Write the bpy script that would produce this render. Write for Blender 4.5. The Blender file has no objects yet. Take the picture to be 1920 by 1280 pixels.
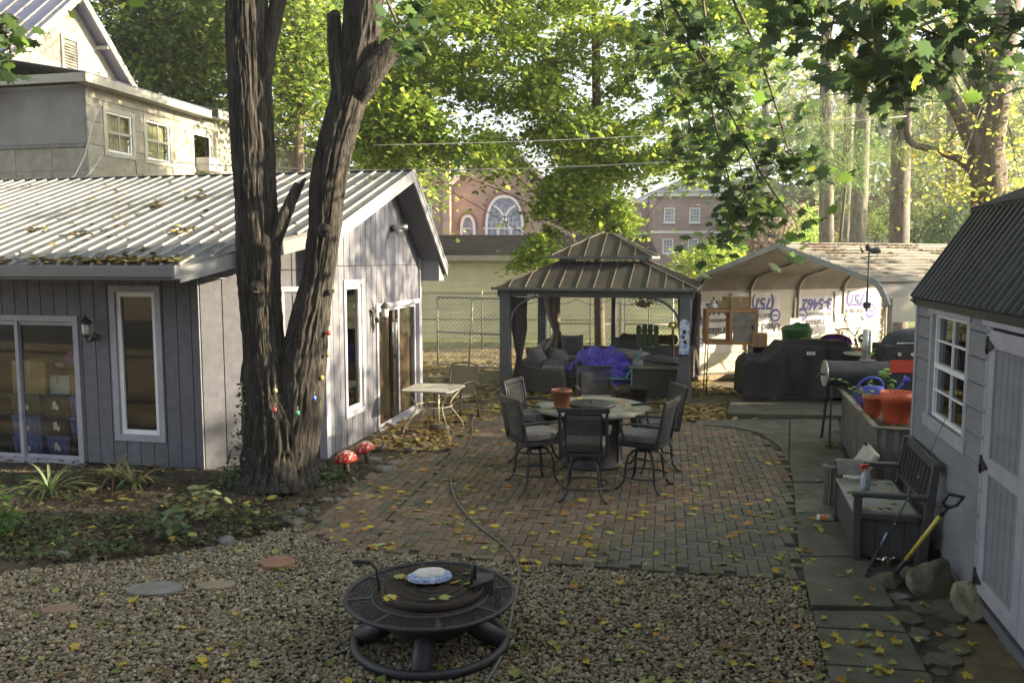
import bpy, math, random
import numpy as np
from mathutils import Vector, Matrix, noise as mn
R = math.radians
rnd = random.Random(7)
npr = np.random.RandomState(11)
scn = bpy.context.scene
COL = scn.collection
# ------------------------------------------------------------ camera
F = 1550.0; CZ = 2.75; PITCH = math.atan(152 / F)
cd = bpy.data.cameras.new('camera'); cam = bpy.data.objects.new('camera', cd); COL.objects.link(cam)
cd.sensor_width = 36; cd.lens = 36 * F / 1920; cd.clip_start = .05; cd.clip_end = 900
cam.location = (0, 0, CZ); cam.rotation_euler = (math.pi / 2 - PITCH, 0, 0)
scn.camera = cam
# ------------------------------------------------------------ sky and sun
SUN_AZ = R(-2); SUN_EL = R(18)            # azimuth measured from +X towards +Y
w = bpy.data.worlds.new('World'); scn.world = w; w.use_nodes = True
wn = w.node_tree; sky = wn.nodes.new('ShaderNodeTexSky'); sky.sky_type = 'NISHITA'; sky.sun_disc = False
sky.sun_elevation = SUN_EL; sky.sun_rotation = math.pi / 2 - SUN_AZ
sky.air_density = 1.0; sky.dust_density = 3.0; sky.ozone_density = 1.2
hz_n = wn.nodes.new('ShaderNodeHueSaturation'); hz_n.inputs['Saturation'].default_value = .38; hz_n.inputs['Value'].default_value = 1.1   # thin bright haze over the whole sky
wn.links.new(sky.outputs[0], hz_n.inputs['Color']); wn.links.new(hz_n.outputs[0], wn.nodes['Background'].inputs[0]); wn.nodes['Background'].inputs[1].default_value = .095
sl = bpy.data.lights.new('sun', 'SUN'); sl.energy = 5.0; sl.angle = R(.7); sl.color = (1, .83, .56)
so = bpy.data.objects.new('sun', sl); COL.objects.link(so)
S = Vector((math.cos(SUN_AZ) * math.cos(SUN_EL), math.sin(SUN_AZ) * math.cos(SUN_EL), math.sin(SUN_EL)))
so.rotation_euler = S.to_track_quat('Z', 'Y').to_euler(); so.location = (30, 0, 30)
scn.view_settings.view_transform = 'Standard'; scn.view_settings.look = 'None'
scn.view_settings.exposure = 2.25; scn.view_settings.gamma = 1; scn.view_settings.use_curve_mapping = False
scn.render.engine = 'CYCLES'
scn.cycles.max_bounces = 8; scn.cycles.transparent_max_bounces = 16
# ------------------------------------------------------------ surveying: photo direction -> place on a known plane
_r = Vector((1, 0, 0)); _f = Vector((0, math.cos(PITCH), -math.sin(PITCH))); _u = Vector((0, math.sin(PITCH), math.cos(PITCH)))
C0 = Vector((0, 0, CZ))
def ray(u, v): return _r * ((u - 960) / F) + _u * (-(v - 640) / F) + _f
def G(u, v, z=0.0):
    d = ray(u, v); return C0 + d * ((z - CZ) / d.z)
def PD(u, v, Y):
    d = ray(u, v); return C0 + d * (Y / d.y)
def PP(u, v, P, n):
    d = ray(u, v); P = Vector(P); n = Vector(n); return C0 + d * ((P - C0).dot(n) / d.dot(n))
# ------------------------------------------------------------ objects
def props(o, label=None, cat=None, group=None, kind=None):
    if label: o['label'] = label
    if cat: o['category'] = cat
    if group: o['group'] = group
    if kind: o['kind'] = kind
    return o
def thing(name, label, cat, loc=(0, 0, 0), rz=0, group=None):
    o = bpy.data.objects.new(name, None); COL.objects.link(o); o.location = loc; o.rotation_euler = (0, 0, rz); o.empty_display_size = .1
    return props(o, label, cat, group)
def kids(o): return [c for c in list(COL.objects) if c.parent == o]
def dup(root, loc=None, rz=None, label=None, group=None, kidmap=None):
    km = KID
    def rec(o, par):
        c = o.copy(); COL.objects.link(c); c.parent = par
        for ch in km.get(o.name, []): rec(bpy.data.objects[ch], c)
        return c
    r = rec(root, None)
    if loc is not None: r.location = loc
    if rz is not None: r.rotation_euler = (0, 0, rz)
    if label: r['label'] = label
    if group: r['group'] = group
    return r
KID = {}
class MB:
    def __init__(s): s.v = []; s.f = []; s.c = []; s.sm = []; s.mi = []; s.col = None; s.smooth = False; s.m = 0; s.X = None
    def add(s, vs, fs):
        n = len(s.v)
        if s.X is not None:
            if s.X.determinant() < 0: fs = [tuple(f)[::-1] for f in fs]
            vs = [s.X @ Vector(p) for p in vs]
        s.v += [tuple(p) for p in vs]; s.f += [tuple(i + n for i in f) for f in fs]
        s.sm += [s.smooth] * len(fs); s.mi += [s.m] * len(fs)
        if s.col is not None: s.c += [s.col] * len(vs)
        return s
    def box(s, c, d, rz=0, M=None):
        hx, hy, hz = d[0] / 2, d[1] / 2, d[2] / 2
        vs = [Vector((x, y, z)) for z in (-hz, hz) for y in (-hy, hy) for x in (-hx, hx)]
        if M is not None: vs = [M @ p for p in vs]
        if rz: 
            q = Matrix.Rotation(rz, 3, 'Z'); vs = [q @ p for p in vs]
        c = Vector(c)
        return s.add([p + c for p in vs], [(0, 2, 3, 1), (4, 5, 7, 6), (0, 1, 5, 4), (2, 6, 7, 3), (0, 4, 6, 2), (1, 3, 7, 5)])
    def span(s, a, b):
        return s.box(((a[0]+b[0])/2, (a[1]+b[1])/2, (a[2]+b[2])/2), (abs(b[0]-a[0]), abs(b[1]-a[1]), abs(b[2]-a[2])))
    def beam(s, p, q, w, h, up=(0, 0, 1)):
        p = Vector(p); q = Vector(q); d = (q - p); L = d.length; d.normalize(); u = Vector(up)
        sx = d.cross(u)
        if sx.length < 1e-4: sx = Vector((1, 0, 0))
        sx.normalize(); u2 = sx.cross(d)
        vs = []
        for e in (p, q):
            for a, b in ((-1, -1), (1, -1), (1, 1), (-1, 1)): vs.append(e + sx * (a * w / 2) + u2 * (b * h / 2))
        return s.add(vs, [(0, 3, 2, 1), (4, 5, 6, 7), (0, 1, 5, 4), (1, 2, 6, 5), (2, 3, 7, 6), (3, 0, 4, 7)])
    def tube(s, pts, r, seg=8, cap=True, close=False):
        pts = [Vector(p) for p in pts]; n = len(pts)
        rs = r if isinstance(r, (list, tuple)) else [r] * n
        vs = []; fs = []; prev = None
        for i, p in enumerate(pts):
            if close: t = pts[(i + 1) % n] - pts[i - 1]
            else: t = pts[min(i + 1, n - 1)] - pts[max(i - 1, 0)]
            if t.length < 1e-9: t = Vector((0, 0, 1))
            t.normalize()
            if prev is None:
                a = Vector((0, 0, 1)) if abs(t.z) < .9 else Vector((1, 0, 0)); x = t.cross(a).normalized()
            else:
                x = prev - t * prev.dot(t); x.normalize()
            prev = x; y = t.cross(x)
            for k in range(seg):
                a = 2 * math.pi * k / seg; vs.append(p + (x * math.cos(a) + y * math.sin(a)) * rs[i])
        m = n if close else n - 1
        for i in range(m):
            j = (i + 1) % n
            for k in range(seg):
                l = (k + 1) % seg; fs.append((i * seg + k, i * seg + l, j * seg + l, j * seg + k))
        if cap and not close: fs += [tuple(range(seg - 1, -1, -1)), tuple((n - 1) * seg + k for k in range(seg))]
        o = s.smooth; s.smooth = seg > 5; s.add(vs, fs); s.smooth = o
        if cap and not close and seg > 5: s.sm[-1] = s.sm[-2] = False
        return s
    def lathe(s, prof, c=(0, 0, 0), seg=24, sx=1, sy=1, cap=True):
        vs = []; fs = []; n = len(prof)
        for r, z in prof:
            for k in range(seg):
                a = 2 * math.pi * k / seg; vs.append((c[0] + r * sx * math.cos(a), c[1] + r * sy * math.sin(a), c[2] + z))
        for i in range(n - 1):
            for k in range(seg):
                l = (k + 1) % seg; fs.append((i * seg + k, i * seg + l, (i + 1) * seg + l, (i + 1) * seg + k))
        if cap:
            if prof[0][0] > 1e-4: fs.append(tuple(range(seg - 1, -1, -1)))
            if prof[-1][0] > 1e-4: fs.append(tuple((n - 1) * seg + k for k in range(seg)))
        o = s.smooth; s.smooth = True; s.add(vs, fs); s.smooth = o
        return s
    def prism(s, poly, z0, z1):            # poly: list of (x, y), counter-clockwise; z0, z1 number or function(x, y)
        n = len(poly); a = z0 if callable(z0) else (lambda x, y: z0); b = z1 if callable(z1) else (lambda x, y: z1)
        vs = [(x, y, a(x, y)) for x, y in poly] + [(x, y, b(x, y)) for x, y in poly]
        return s.add(vs, [tuple(range(n - 1, -1, -1)), tuple(range(n, 2 * n))] + [(i, (i + 1) % n, n + (i + 1) % n, n + i) for i in range(n)])
    def ell(s, c, r, seg=14, rings=8, M=None, bump=0, seed=0):
        vs = []; fs = []; c = Vector(c)
        for i in range(rings + 1):
            th = math.pi * i / rings
            for k in range(seg):
                a = 2 * math.pi * k / seg; p = Vector((math.sin(th) * math.cos(a), math.sin(th) * math.sin(a), math.cos(th)))
                if bump: p *= 1 + bump * mn.noise(p * 1.7 + Vector((seed, seed * 2.3, 0)))
                p = Vector((p.x * r[0], p.y * r[1], p.z * r[2]))
                if M is not None: p = M @ p
                vs.append(c + p)
        for i in range(rings):
            for k in range(seg):
                l = (k + 1) % seg; fs.append((i * seg + k, (i + 1) * seg + k, (i + 1) * seg + l, i * seg + l))
        o = s.smooth; s.smooth = True; s.add(vs, fs); s.smooth = o
        return s
    def build(s, name, mat, parent=None, bevel=0, seg=2, **kw):
        me = bpy.data.meshes.new(name); me.from_pydata(s.v, [], s.f)
        me.polygons.foreach_set('use_smooth', s.sm)
        if isinstance(mat, (list, tuple)):
            for m in mat: me.materials.append(m)
            me.polygons.foreach_set('material_index', s.mi)
        else: me.materials.append(mat)
        if s.c:
            a = me.color_attributes.new('Col', 'FLOAT_COLOR', 'POINT'); a.data.foreach_set('color', np.array([tuple(c) + (1,) for c in s.c], dtype=np.float32).ravel())
        me.update()
        return link(name, me, parent, bevel, seg, **kw)
def link(name, me, parent=None, bevel=0, seg=2, label=None, cat=None, group=None, kind=None, loc=None, rz=None):
    o = bpy.data.objects.new(name, me); COL.objects.link(o)
    if parent is not None:
        o.parent = parent; KID.setdefault(parent.name, []).append(o.name)
    if loc is not None: o.location = loc
    if rz is not None: o.rotation_euler = (0, 0, rz)
    if bevel:
        b = o.modifiers.new('bevel', 'BEVEL'); b.width = bevel; b.segments = seg; b.limit_method = 'ANGLE'; b.angle_limit = R(40)
    return props(o, label, cat, group, kind)
def raw(name, V, Fc, mat, parent=None, col=None, smooth=False, **kw):
    """numpy mesh: V (n,3), Fc (m,k) faces all with k corners, col (n,3) per vertex"""
    me = bpy.data.meshes.new(name); V = np.asarray(V, np.float32); Fc = np.asarray(Fc, np.int32); m, k = Fc.shape
    me.vertices.add(len(V)); me.vertices.foreach_set('co', V.ravel())
    me.loops.add(m * k); me.loops.foreach_set('vertex_index', Fc.ravel())
    me.polygons.add(m); me.polygons.foreach_set('loop_start', np.arange(m, dtype=np.int32) * k)
    me.polygons.foreach_set('loop_total', np.full(m, k, np.int32))
    me.update(calc_edges=True); me.polygons.foreach_set('use_smooth', np.full(m, smooth))
    me.materials.append(mat)
    if col is not None:
        a = me.color_attributes.new('Col', 'FLOAT_COLOR', 'POINT')
        a.data.foreach_set('color', np.concatenate([np.asarray(col, np.float32), np.ones((len(V), 1), np.float32)], 1).ravel())
    return link(name, me, parent, **kw)
# ------------------------------------------------------------ materials
MATS = {}
def mat(name, c, c2=None, scale=6, rough=.6, bump=0, bscale=None, metal=0, var=0, stretch=(1, 1, 1), spec=.5, attr=False, trans=0, detail=6, lo=.35, hi=.65, c3=None, s3=1.3, a3=.5, emit=0, hue=0):
    m = bpy.data.materials.new(name); m.use_nodes = True; N = m.node_tree.nodes; L = m.node_tree.links; b = N['Principled BSDF']
    b.inputs['Roughness'].default_value = rough; b.inputs['Metallic'].default_value = metal; b.inputs['Specular IOR Level'].default_value = spec
    tc = N.new('ShaderNodeTexCoord'); mp = N.new('ShaderNodeMapping'); mp.inputs['Scale'].default_value = stretch; L.new(tc.outputs['Object'], mp.inputs[0])
    def nz(sc, det=detail, r=.6):
        t = N.new('ShaderNodeTexNoise'); t.inputs['Scale'].default_value = sc; t.inputs['Detail'].default_value = det; t.inputs['Roughness'].default_value = r; L.new(mp.outputs[0], t.inputs['Vector']); return t
    col = None
    if attr:
        a = N.new('ShaderNodeAttribute'); a.attribute_name = 'Col'; col = a.outputs['Color']
    if c2 is not None:
        t = nz(scale); cr = N.new('ShaderNodeValToRGB'); cr.color_ramp.elements[0].position = lo; cr.color_ramp.elements[1].position = hi
        cr.color_ramp.elements[0].color = (*c, 1); cr.color_ramp.elements[1].color = (*c2, 1); L.new(t.outputs[0], cr.inputs[0])
        if col is None: col = cr.outputs[0]
        else:
            mx = N.new('ShaderNodeMixRGB'); mx.blend_type = 'MULTIPLY'; mx.inputs[0].default_value = 1; L.new(col, mx.inputs[1]); L.new(cr.outputs[0], mx.inputs[2]); col = mx.outputs[0]
    if col is None:
        rgb = N.new('ShaderNodeRGB'); rgb.outputs[0].default_value = (*c, 1); col = rgb.outputs[0]
    if c3 is not None:
        t = nz(s3, 4); cr = N.new('ShaderNodeMapRange'); cr.inputs['From Min'].default_value = .5; cr.inputs['From Max'].default_value = .68; cr.inputs['To Max'].default_value = a3; L.new(t.outputs[0], cr.inputs[0])
        mx = N.new('ShaderNodeMixRGB'); L.new(cr.outputs[0], mx.inputs[0]); L.new(col, mx.inputs[1]); mx.inputs[2].default_value = (*c3, 1); col = mx.outputs[0]
    if var:
        oi = N.new('ShaderNodeObjectInfo'); mr = N.new('ShaderNodeMapRange'); mr.inputs['To Min'].default_value = 1 - var; mr.inputs['To Max'].default_value = 1 + var; L.new(oi.outputs['Random'], mr.inputs[0])
        hs = N.new('ShaderNodeHueSaturation'); L.new(mr.outputs[0], hs.inputs['Value']); L.new(col, hs.inputs['Color']); col = hs.outputs[0]
        if hue:
            m2 = N.new('ShaderNodeMath'); m2.operation = 'MULTIPLY'; m2.inputs[1].default_value = 7.31; L.new(oi.outputs['Random'], m2.inputs[0]); m3 = N.new('ShaderNodeMath'); m3.operation = 'FRACT'; L.new(m2.outputs[0], m3.inputs[0])
            m4 = N.new('ShaderNodeMapRange'); m4.inputs['To Min'].default_value = .5 - hue; m4.inputs['To Max'].default_value = .5 + hue; L.new(m3.outputs[0], m4.inputs[0]); L.new(m4.outputs[0], hs.inputs['Hue'])
    L.new(col, b.inputs['Base Color'])
    if bump:
        t = nz(bscale or scale * 4, 8, .65); bp = N.new('ShaderNodeBump'); bp.inputs['Strength'].default_value = min(bump, 1); bp.inputs['Distance'].default_value = .02 * max(1, bump); L.new(t.outputs[0], bp.inputs['Height']); L.new(bp.outputs[0], b.inputs['Normal'])
    if trans:
        tr = N.new('ShaderNodeBsdfTranslucent'); ms = N.new('ShaderNodeMixShader'); ms.inputs[0].default_value = trans
        hs = N.new('ShaderNodeHueSaturation'); hs.inputs['Hue'].default_value = .494; hs.inputs['Saturation'].default_value = 1.0; hs.inputs['Value'].default_value = 1.9; L.new(col, hs.inputs['Color']); L.new(hs.outputs[0], tr.inputs[0])
        L.new(b.outputs[0], ms.inputs[1]); L.new(tr.outputs[0], ms.inputs[2]); L.new(ms.outputs[0], N['Material Output'].inputs[0])
    if emit: b.inputs['Emission Color'].default_value = (*c, 1); b.inputs['Emission Strength'].default_value = emit
    MATS[name] = m; return m
def glass(name, tint=(.55, .6, .58), base=.06):
    m = bpy.data.materials.new(name); m.use_nodes = True; N = m.node_tree.nodes; L = m.node_tree.links
    for n in list(N):
        if n.type != 'OUTPUT_MATERIAL': N.remove(n)
    t = N.new('ShaderNodeBsdfTransparent'); t.inputs[0].default_value = (*tint, 1); g = N.new('ShaderNodeBsdfGlossy'); g.inputs['Roughness'].default_value = .015; g.inputs[0].default_value = (.9, .9, .9, 1)
    fr = N.new('ShaderNodeLayerWeight'); pw_ = N.new('ShaderNodeMath'); pw_.operation = 'POWER'; pw_.inputs[1].default_value = 4; L.new(fr.outputs['Facing'], pw_.inputs[0]); ad = N.new('ShaderNodeMath'); ad.operation = 'MULTIPLY_ADD'; ad.inputs[1].default_value = .8; ad.inputs[2].default_value = base; L.new(pw_.outputs[0], ad.inputs[0])
    ms = N.new('ShaderNodeMixShader'); L.new(ad.outputs[0], ms.inputs[0]); L.new(t.outputs[0], ms.inputs[1]); L.new(g.outputs[0], ms.inputs[2]); L.new(ms.outputs[0], N['Material Output'].inputs[0])
    return m
m_board = mat('painted siding', (.092, .096, .122), (.128, .132, .158), 9, .62, .25, 60, var=.06, c3=(.075, .073, .07), s3=2.2, a3=.45)
m_boardb = mat('siding groove', (.05, .05, .06), rough=.9)
m_trim = mat('white painted trim', (.27, .275, .33), (.35, .35, .40), 4, .5, .12, 50, var=.03, c3=(.36, .36, .36), s3=5, a3=.25)
m_fasc = mat('trim paint darkened for sun', (.17, .175, .195), (.22, .225, .245), 4, .55, .1, 50, c3=(.12, .12, .12), s3=4, a3=.4)  # trim colour darkened so the sunlit fascia does not overexpose
m_metal = mat('galvanised roofing', (.085, .088, .095), (.13, .133, .137), 3, .5, .1, 12, metal=.25, var=.05, c3=(.12, .11, .09), s3=1.6, a3=.6)
m_ridge = mat('dark ridge cap', (.10, .115, .13), (.17, .18, .20), 5, .5, metal=.3)
m_rib = mat('galvanised rib', (.20, .20, .19), (.26, .26, .25), 4, .45, metal=.1)
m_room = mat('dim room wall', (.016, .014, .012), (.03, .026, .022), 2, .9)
m_glass = glass('window glass', (.86, .88, .86), .05); m_glassd = glass('dark window glass', (.10, .11, .11), .07)
m_cream = mat('old cream shingle wall', (.20, .19, .15), (.27, .255, .205), 5, .8, .3, 30, var=.05, c3=(.34, .33, .29), s3=2, a3=.5)
m_creamtrim = mat('cream trim', (.29, .28, .225), (.36, .345, .28), 5, .6)
m_blueroof = mat('pale metal roof', (.15, .15, .22), (.21, .21, .28), 2, .45, metal=.3)
m_dirt = mat('bare garden soil', (.026, .021, .015), (.062, .048, .032), 7, .95, 1, 40, c3=(.14, .115, .07), s3=1.5, a3=.7)
m_yard = mat('leafy yard ground', (.075, .062, .036), (.15, .12, .068), 3, .95, 1, 25, c3=(.30, .23, .11), s3=2.5, a3=.7)
m_grav = mat('gravel bed base', (.07, .062, .05), (.12, .105, .08), 30, .95, 1, 80)
m_peb = mat('pebble stone', (.75, .75, .75), (1.15, 1.12, 1.05), 60, .8, attr=True)
m_conc = mat('weathered concrete', (.066, .064, .048), (.122, .117, .09), 3, .9, .5, 60, var=.08, c3=(.052, .056, .038), s3=2.5, a3=.7)
m_joint = mat('paver joint sand', (.035, .032, .024), (.07, .06, .045), 30, .95, .5)
m_brr = mat('red clay paver', (.115, .082, .056), (.18, .132, .092), 14, .85, .4, 90, var=.22, hue=.012, c3=(.10, .085, .06), s3=9, a3=.6)
m_brg = mat('grey green paver', (.082, .078, .058), (.135, .128, .10), 14, .85, .4, 90, var=.18, hue=.02, c3=(.09, .075, .055), s3=9, a3=.5)
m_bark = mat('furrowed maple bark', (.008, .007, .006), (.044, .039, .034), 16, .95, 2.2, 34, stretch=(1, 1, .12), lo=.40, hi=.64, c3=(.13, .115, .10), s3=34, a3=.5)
m_pbark = mat('grey pine bark', (.09, .078, .068), (.21, .185, .16), 9, .95, 1, 30, stretch=(1, 1, .25))
m_twig = mat('twig bark', (.06, .05, .035), (.12, .10, .07), 20, .9)
m_leaf = mat('tree leaf', (1, 1, 1), rough=.5, attr=True, trans=.42, spec=.35)
m_fall = mat('fallen leaf', (1, 1, 1), rough=.7, attr=True, trans=.12, spec=.2)
m_black = mat('black metal', (.012, .012, .014), (.03, .03, .033), 15, .45, .1)
m_char = mat('charcoal powder coat', (.018, .019, .022), (.034, .034, .038), 8, .5, .1, 60)
m_wicker = mat('woven resin wicker', (.04, .038, .036), (.10, .095, .088), 70, .7, 1, 90, stretch=(1, 1, .35))
m_cush = mat('faded grey cushion', (.10, .098, .10), (.15, .146, .148), 5, .95, .4, 120, c3=(.09, .09, .085), s3=4, a3=.5)
m_gaz = mat('grey green post paint', (.085, .095, .105), (.12, .13, .14), 5, .6, .1)
m_gazroof = mat('bronze sheet roof', (.028, .025, .022), (.05, .044, .037), 2.5, .5, .05, metal=.35)
m_shingle = mat('dark asphalt shingle', (.012, .012, .013), (.028, .027, .026), 12, .95, .3, 60, spec=.05)
m_vinyl = mat('cream vinyl siding', (.56, .55, .38), (.66, .64, .46), 2, .6, .05)
m_blackroof = mat('dark ribbed barn roof', (.006, .0065, .009), (.015, .016, .019), 3, .38, .08, 40, metal=.35, c3=(.11, .11, .11), s3=2.5, a3=.25)
m_barn = mat('barn siding paint', (.165, .17, .198), (.215, .22, .248), 7, .7, .5, 70, stretch=(1, .25, 1), var=.04)
m_white = mat('white paint', (.72, .73, .75), (.80, .80, .80), 5, .5)
m_terra = mat('terracotta', (.34, .10, .045), (.44, .15, .07), 6, .6, .1)
m_orange = mat('orange plastic pot', (.55, .085, .035), (.66, .13, .06), 5, .45, .05)
m_rock = mat('field rock', (.085, .078, .055), (.24, .22, .16), 5, .95, 1, 18, var=.2, c3=(.07, .075, .045), s3=3, a3=.7)
m_rockg = mat('grey border stone', (.085, .085, .08), (.18, .175, .155), 6, .9, .6, 22, var=.25)
# ------------------------------------------------------------ leaves toolkit
def lobed(n=5, inner=.42, wid=.5):
    """maple-like outline, n lobes, stem at -y"""
    pts = [(0, -.42)]
    angs = np.linspace(-125, 125, n); L = {5: [.5, .82, 1, .82, .5], 3: [.8, 1, .8]}[n]
    for i, (a, l) in enumerate(zip(angs, L)):
        a = R(a); pts.append((math.sin(a) * l * .5, math.cos(a) * l * .5 + .02))
        if i < n - 1:
            b = R((angs[i] + angs[i + 1]) / 2); pts.append((math.sin(b) * .24, math.cos(b) * .24 + .02))
    return np.array([(x, y, 0) for x, y in pts])[::-1]
LT5 = lobed(5); LT3 = lobed(3); 
LMAPLE = np.array([(0,-.5,0),(.10,-.28,0),(.34,-.36,0),(.28,-.16,0),(.52,-.04,0),(.40,.06,0),(.46,.26,0),(.24,.18,0),(.22,.34,0),(.12,.30,0),(0,.56,0),(-.12,.30,0),(-.22,.34,0),(-.24,.18,0),(-.46,.26,0),(-.40,.06,0),(-.52,-.04,0),(-.28,-.16,0),(-.34,-.36,0),(-.10,-.28,0)], float)
LOVAL = np.array([(0,-.5,0),(.2,-.2,.04),(.22,.1,.04),(0,.5,0),(-.22,.1,.04),(-.2,-.2,.04)], float)
LSTAR = np.array([(0,-.4,0),(.16,-.12,0),(.5,-.1,0),(.2,.12,0),(.12,.5,.0),(-.12,.2,0),(-.5,.12,0),(-.18,-.14,0)], float)
def rotm(n, tilt=1.0, down=0.0, rs=npr):
    """n random rotation matrices; tilt 0 = flat, 1 = any"""
    z = rs.normal(size=(n, 3)) * tilt; z[:, 2] = np.abs(z[:, 2]) + (1 - tilt) * 2 + .2; z /= np.linalg.norm(z, axis=1, keepdims=True)
    a = rs.uniform(0, 2 * math.pi, n); x = np.stack([np.cos(a), np.sin(a), np.zeros(n)], 1)
    x -= z * (x * z).sum(1, keepdims=True); x /= np.linalg.norm(x, axis=1, keepdims=True); y = np.cross(z, x)
    return np.stack([x, y, z], 2)
def leafmesh(name, P, size, pal, mat_=None, T=LSTAR, tilt=1.0, jit=.35, parent=None, droop=0, wcol=None, rs=npr, **kw):
    n = len(P); P = np.asarray(P, float); M = rotm(n, tilt, rs=rs); s = (np.asarray(size) * (1 + jit * rs.uniform(-1, 1, n)))[:, None, None]
    T2 = T.copy(); T2[:, 2] += -.25 * (T2[:, 0] ** 2 + T2[:, 1] ** 2)
    V = np.einsum('nij,kj->nki', M, T2) * s + P[:, None, :]; k = len(T)
    pal = np.asarray(pal, float); ci = rs.choice(len(pal), n, p=wcol); c = pal[ci] * (1 + .3 * rs.uniform(-1, 1, (n, 1)))
    Fc = np.arange(n * k).reshape(n, k)
    return raw(name, V.reshape(-1, 3), Fc, mat_ or m_leaf, parent, np.repeat(c, k, 0), **kw)
def inside(poly, X, Y):
    poly = np.asarray(poly); r = np.zeros(len(X), bool); j = len(poly) - 1
    for i in range(len(poly)):
        xi, yi = poly[i]; xj, yj = poly[j]
        r ^= ((yi > Y) != (yj > Y)) & (X < (xj - xi) * (Y - yi) / (yj - yi + 1e-12) + xi); j = i
    return r
def gp(*uv): return [tuple(G(u, v))[:2] for u, v in uv]
def sheet(name, poly, z, m, res=.12, amp=0, kind='structure', top=None):
    """ground sheet with gentle relief"""
    poly = np.array(poly); x0, y0 = poly.min(0); x1, y1 = poly.max(0)
    if not amp:
        b = MB(); b.add([(x, y, z) for x, y in poly], [tuple(range(len(poly)))]); return b.build(name, m, kind=kind)
    nx = int((x1 - x0) / res) + 1; ny = int((y1 - y0) / res) + 1
    gx, gy = np.meshgrid(np.linspace(x0, x1, nx + 1), np.linspace(y0, y1, ny + 1)); fx = gx.ravel(); fy = gy.ravel()
    ok = inside(poly, fx, fy)
    fz = np.array([z + (amp * (.55 + mn.noise(Vector((a * 1.3, b * 1.3, z * 9))) + .3 * mn.noise(Vector((a * 5, b * 5, 3)))) if o else -.03) for a, b, o in zip(fx, fy, ok)])
    i = np.arange((nx + 1) * (ny + 1)).reshape(ny + 1, nx + 1)
    q = np.stack([i[:-1, :-1], i[:-1, 1:], i[1:, 1:], i[1:, :-1]], -1).reshape(-1, 4); q = q[ok[q].any(1)]
    return raw(name, np.stack([fx, fy, fz], 1), q, m, smooth=True, kind=kind)
# ------------------------------------------------------------ the setting
b = MB(); b.add([(-400, -60, -.02), (400, -60, -.02), (400, 600, -.02), (-400, 600, -.02)], [(0, 1, 2, 3)]); b.build('ground', m_yard, kind='structure')
m_lawn = mat('lawn grass', (.07, .10, .03), (.16, .17, .06), 2, .95, 1, 30)
b = MB(); b.add([(-60, 26.2, -.01), (60, 26.2, -.01), (60, 140, -.01), (-60, 140, -.01)], [(0, 1, 2, 3)]); b.build('lawn', m_lawn, kind='structure')
BEDEDGE = [(-60, 1085), (100, 1062), (200, 1055), (330, 1040), (420, 1022), (500, 1004), (560, 985), (600, 962), (640, 930), (700, 885), (745, 862), (800, 838)]
bed_poly = gp(*BEDEDGE) + gp((800, 800), (700, 800), (600, 840), (380, 850), (150, 850), (-200, 850))
grav_poly = gp(*BEDEDGE[:7]) + gp((575, 1002), (640, 1030), (1000, 1062), (1502, 1092), (1520, 1143), (1555, 1280)) + [(1.9, 4.2), (-4.5, 4.2), (-6, 6)]
sheet('gravel_bed', grav_poly, -.012, m_grav)
m_soil = m_dirt
sheet('garden_bed', bed_poly, .0, m_soil, .09, .055)
# gravel
def pebbles():
    ico = bpy.data.meshes.new('t'); phi = (1 + 5 ** .5) / 2
    V = np.array([(-1, phi, 0), (1, phi, 0), (-1, -phi, 0), (1, -phi, 0), (0, -1, phi), (0, 1, phi), (0, -1, -phi), (0, 1, -phi), (phi, 0, -1), (phi, 0, 1), (-phi, 0, -1), (-phi, 0, 1)]) / math.sqrt(1 + phi * phi)
    Fi = np.array([(0, 11, 5), (0, 5, 1), (0, 1, 7), (0, 7, 10), (0, 10, 11), (1, 5, 9), (5, 11, 4), (11, 10, 2), (10, 7, 6), (7, 1, 8), (3, 9, 4), (3, 4, 2), (3, 2, 6), (3, 6, 8), (3, 8, 9), (4, 9, 5), (2, 4, 11), (6, 2, 10), (8, 6, 7), (9, 8, 1)])
    n = 66000; X = npr.uniform(-5.2, 2.7, n); Y = npr.uniform(5.0, 8.9, n); ok = inside(grav_poly, X, Y) & (np.abs(X) < .64 * Y + .25); X = X[ok]; Y = Y[ok]; n = len(X)
    s = npr.uniform(.012, .024, n) * (1 + .5 * (npr.rand(n) > .95)); sc = np.stack([s, s * npr.uniform(.6, .95, n), s * npr.uniform(.4, .75, n)], 1)
    a = npr.uniform(0, 6.28, n); M = rotm(n, .45)
    pert = 1 + .16 * npr.normal(size=(n, 12, 1))
    L = V[None] * pert * sc[:, None, :]; W = np.einsum('nij,nkj->nki', M, L); Z = npr.uniform(0, .016, n) + .001
    W += np.stack([X, Y, Z], 1)[:, None, :]
    pal = np.array([(.225, .19, .128), (.155, .137, .098), (.32, .28, .20), (.09, .08, .058), (.18, .142, .09), (.25, .228, .18)]); c = pal[npr.choice(6, n, p=[.27, .24, .15, .13, .13, .08])] * npr.uniform(.75, 1.2, (n, 1))
    raw('gravel', W.reshape(-1, 3), (Fi[None] + np.arange(n)[:, None, None] * 12).reshape(-1, 3), m_peb, None, np.repeat(c, 12, 0), smooth=True, kind='stuff', label='tan and grey pebble gravel around the fire pit', cat='gravel')
pebbles()
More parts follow.
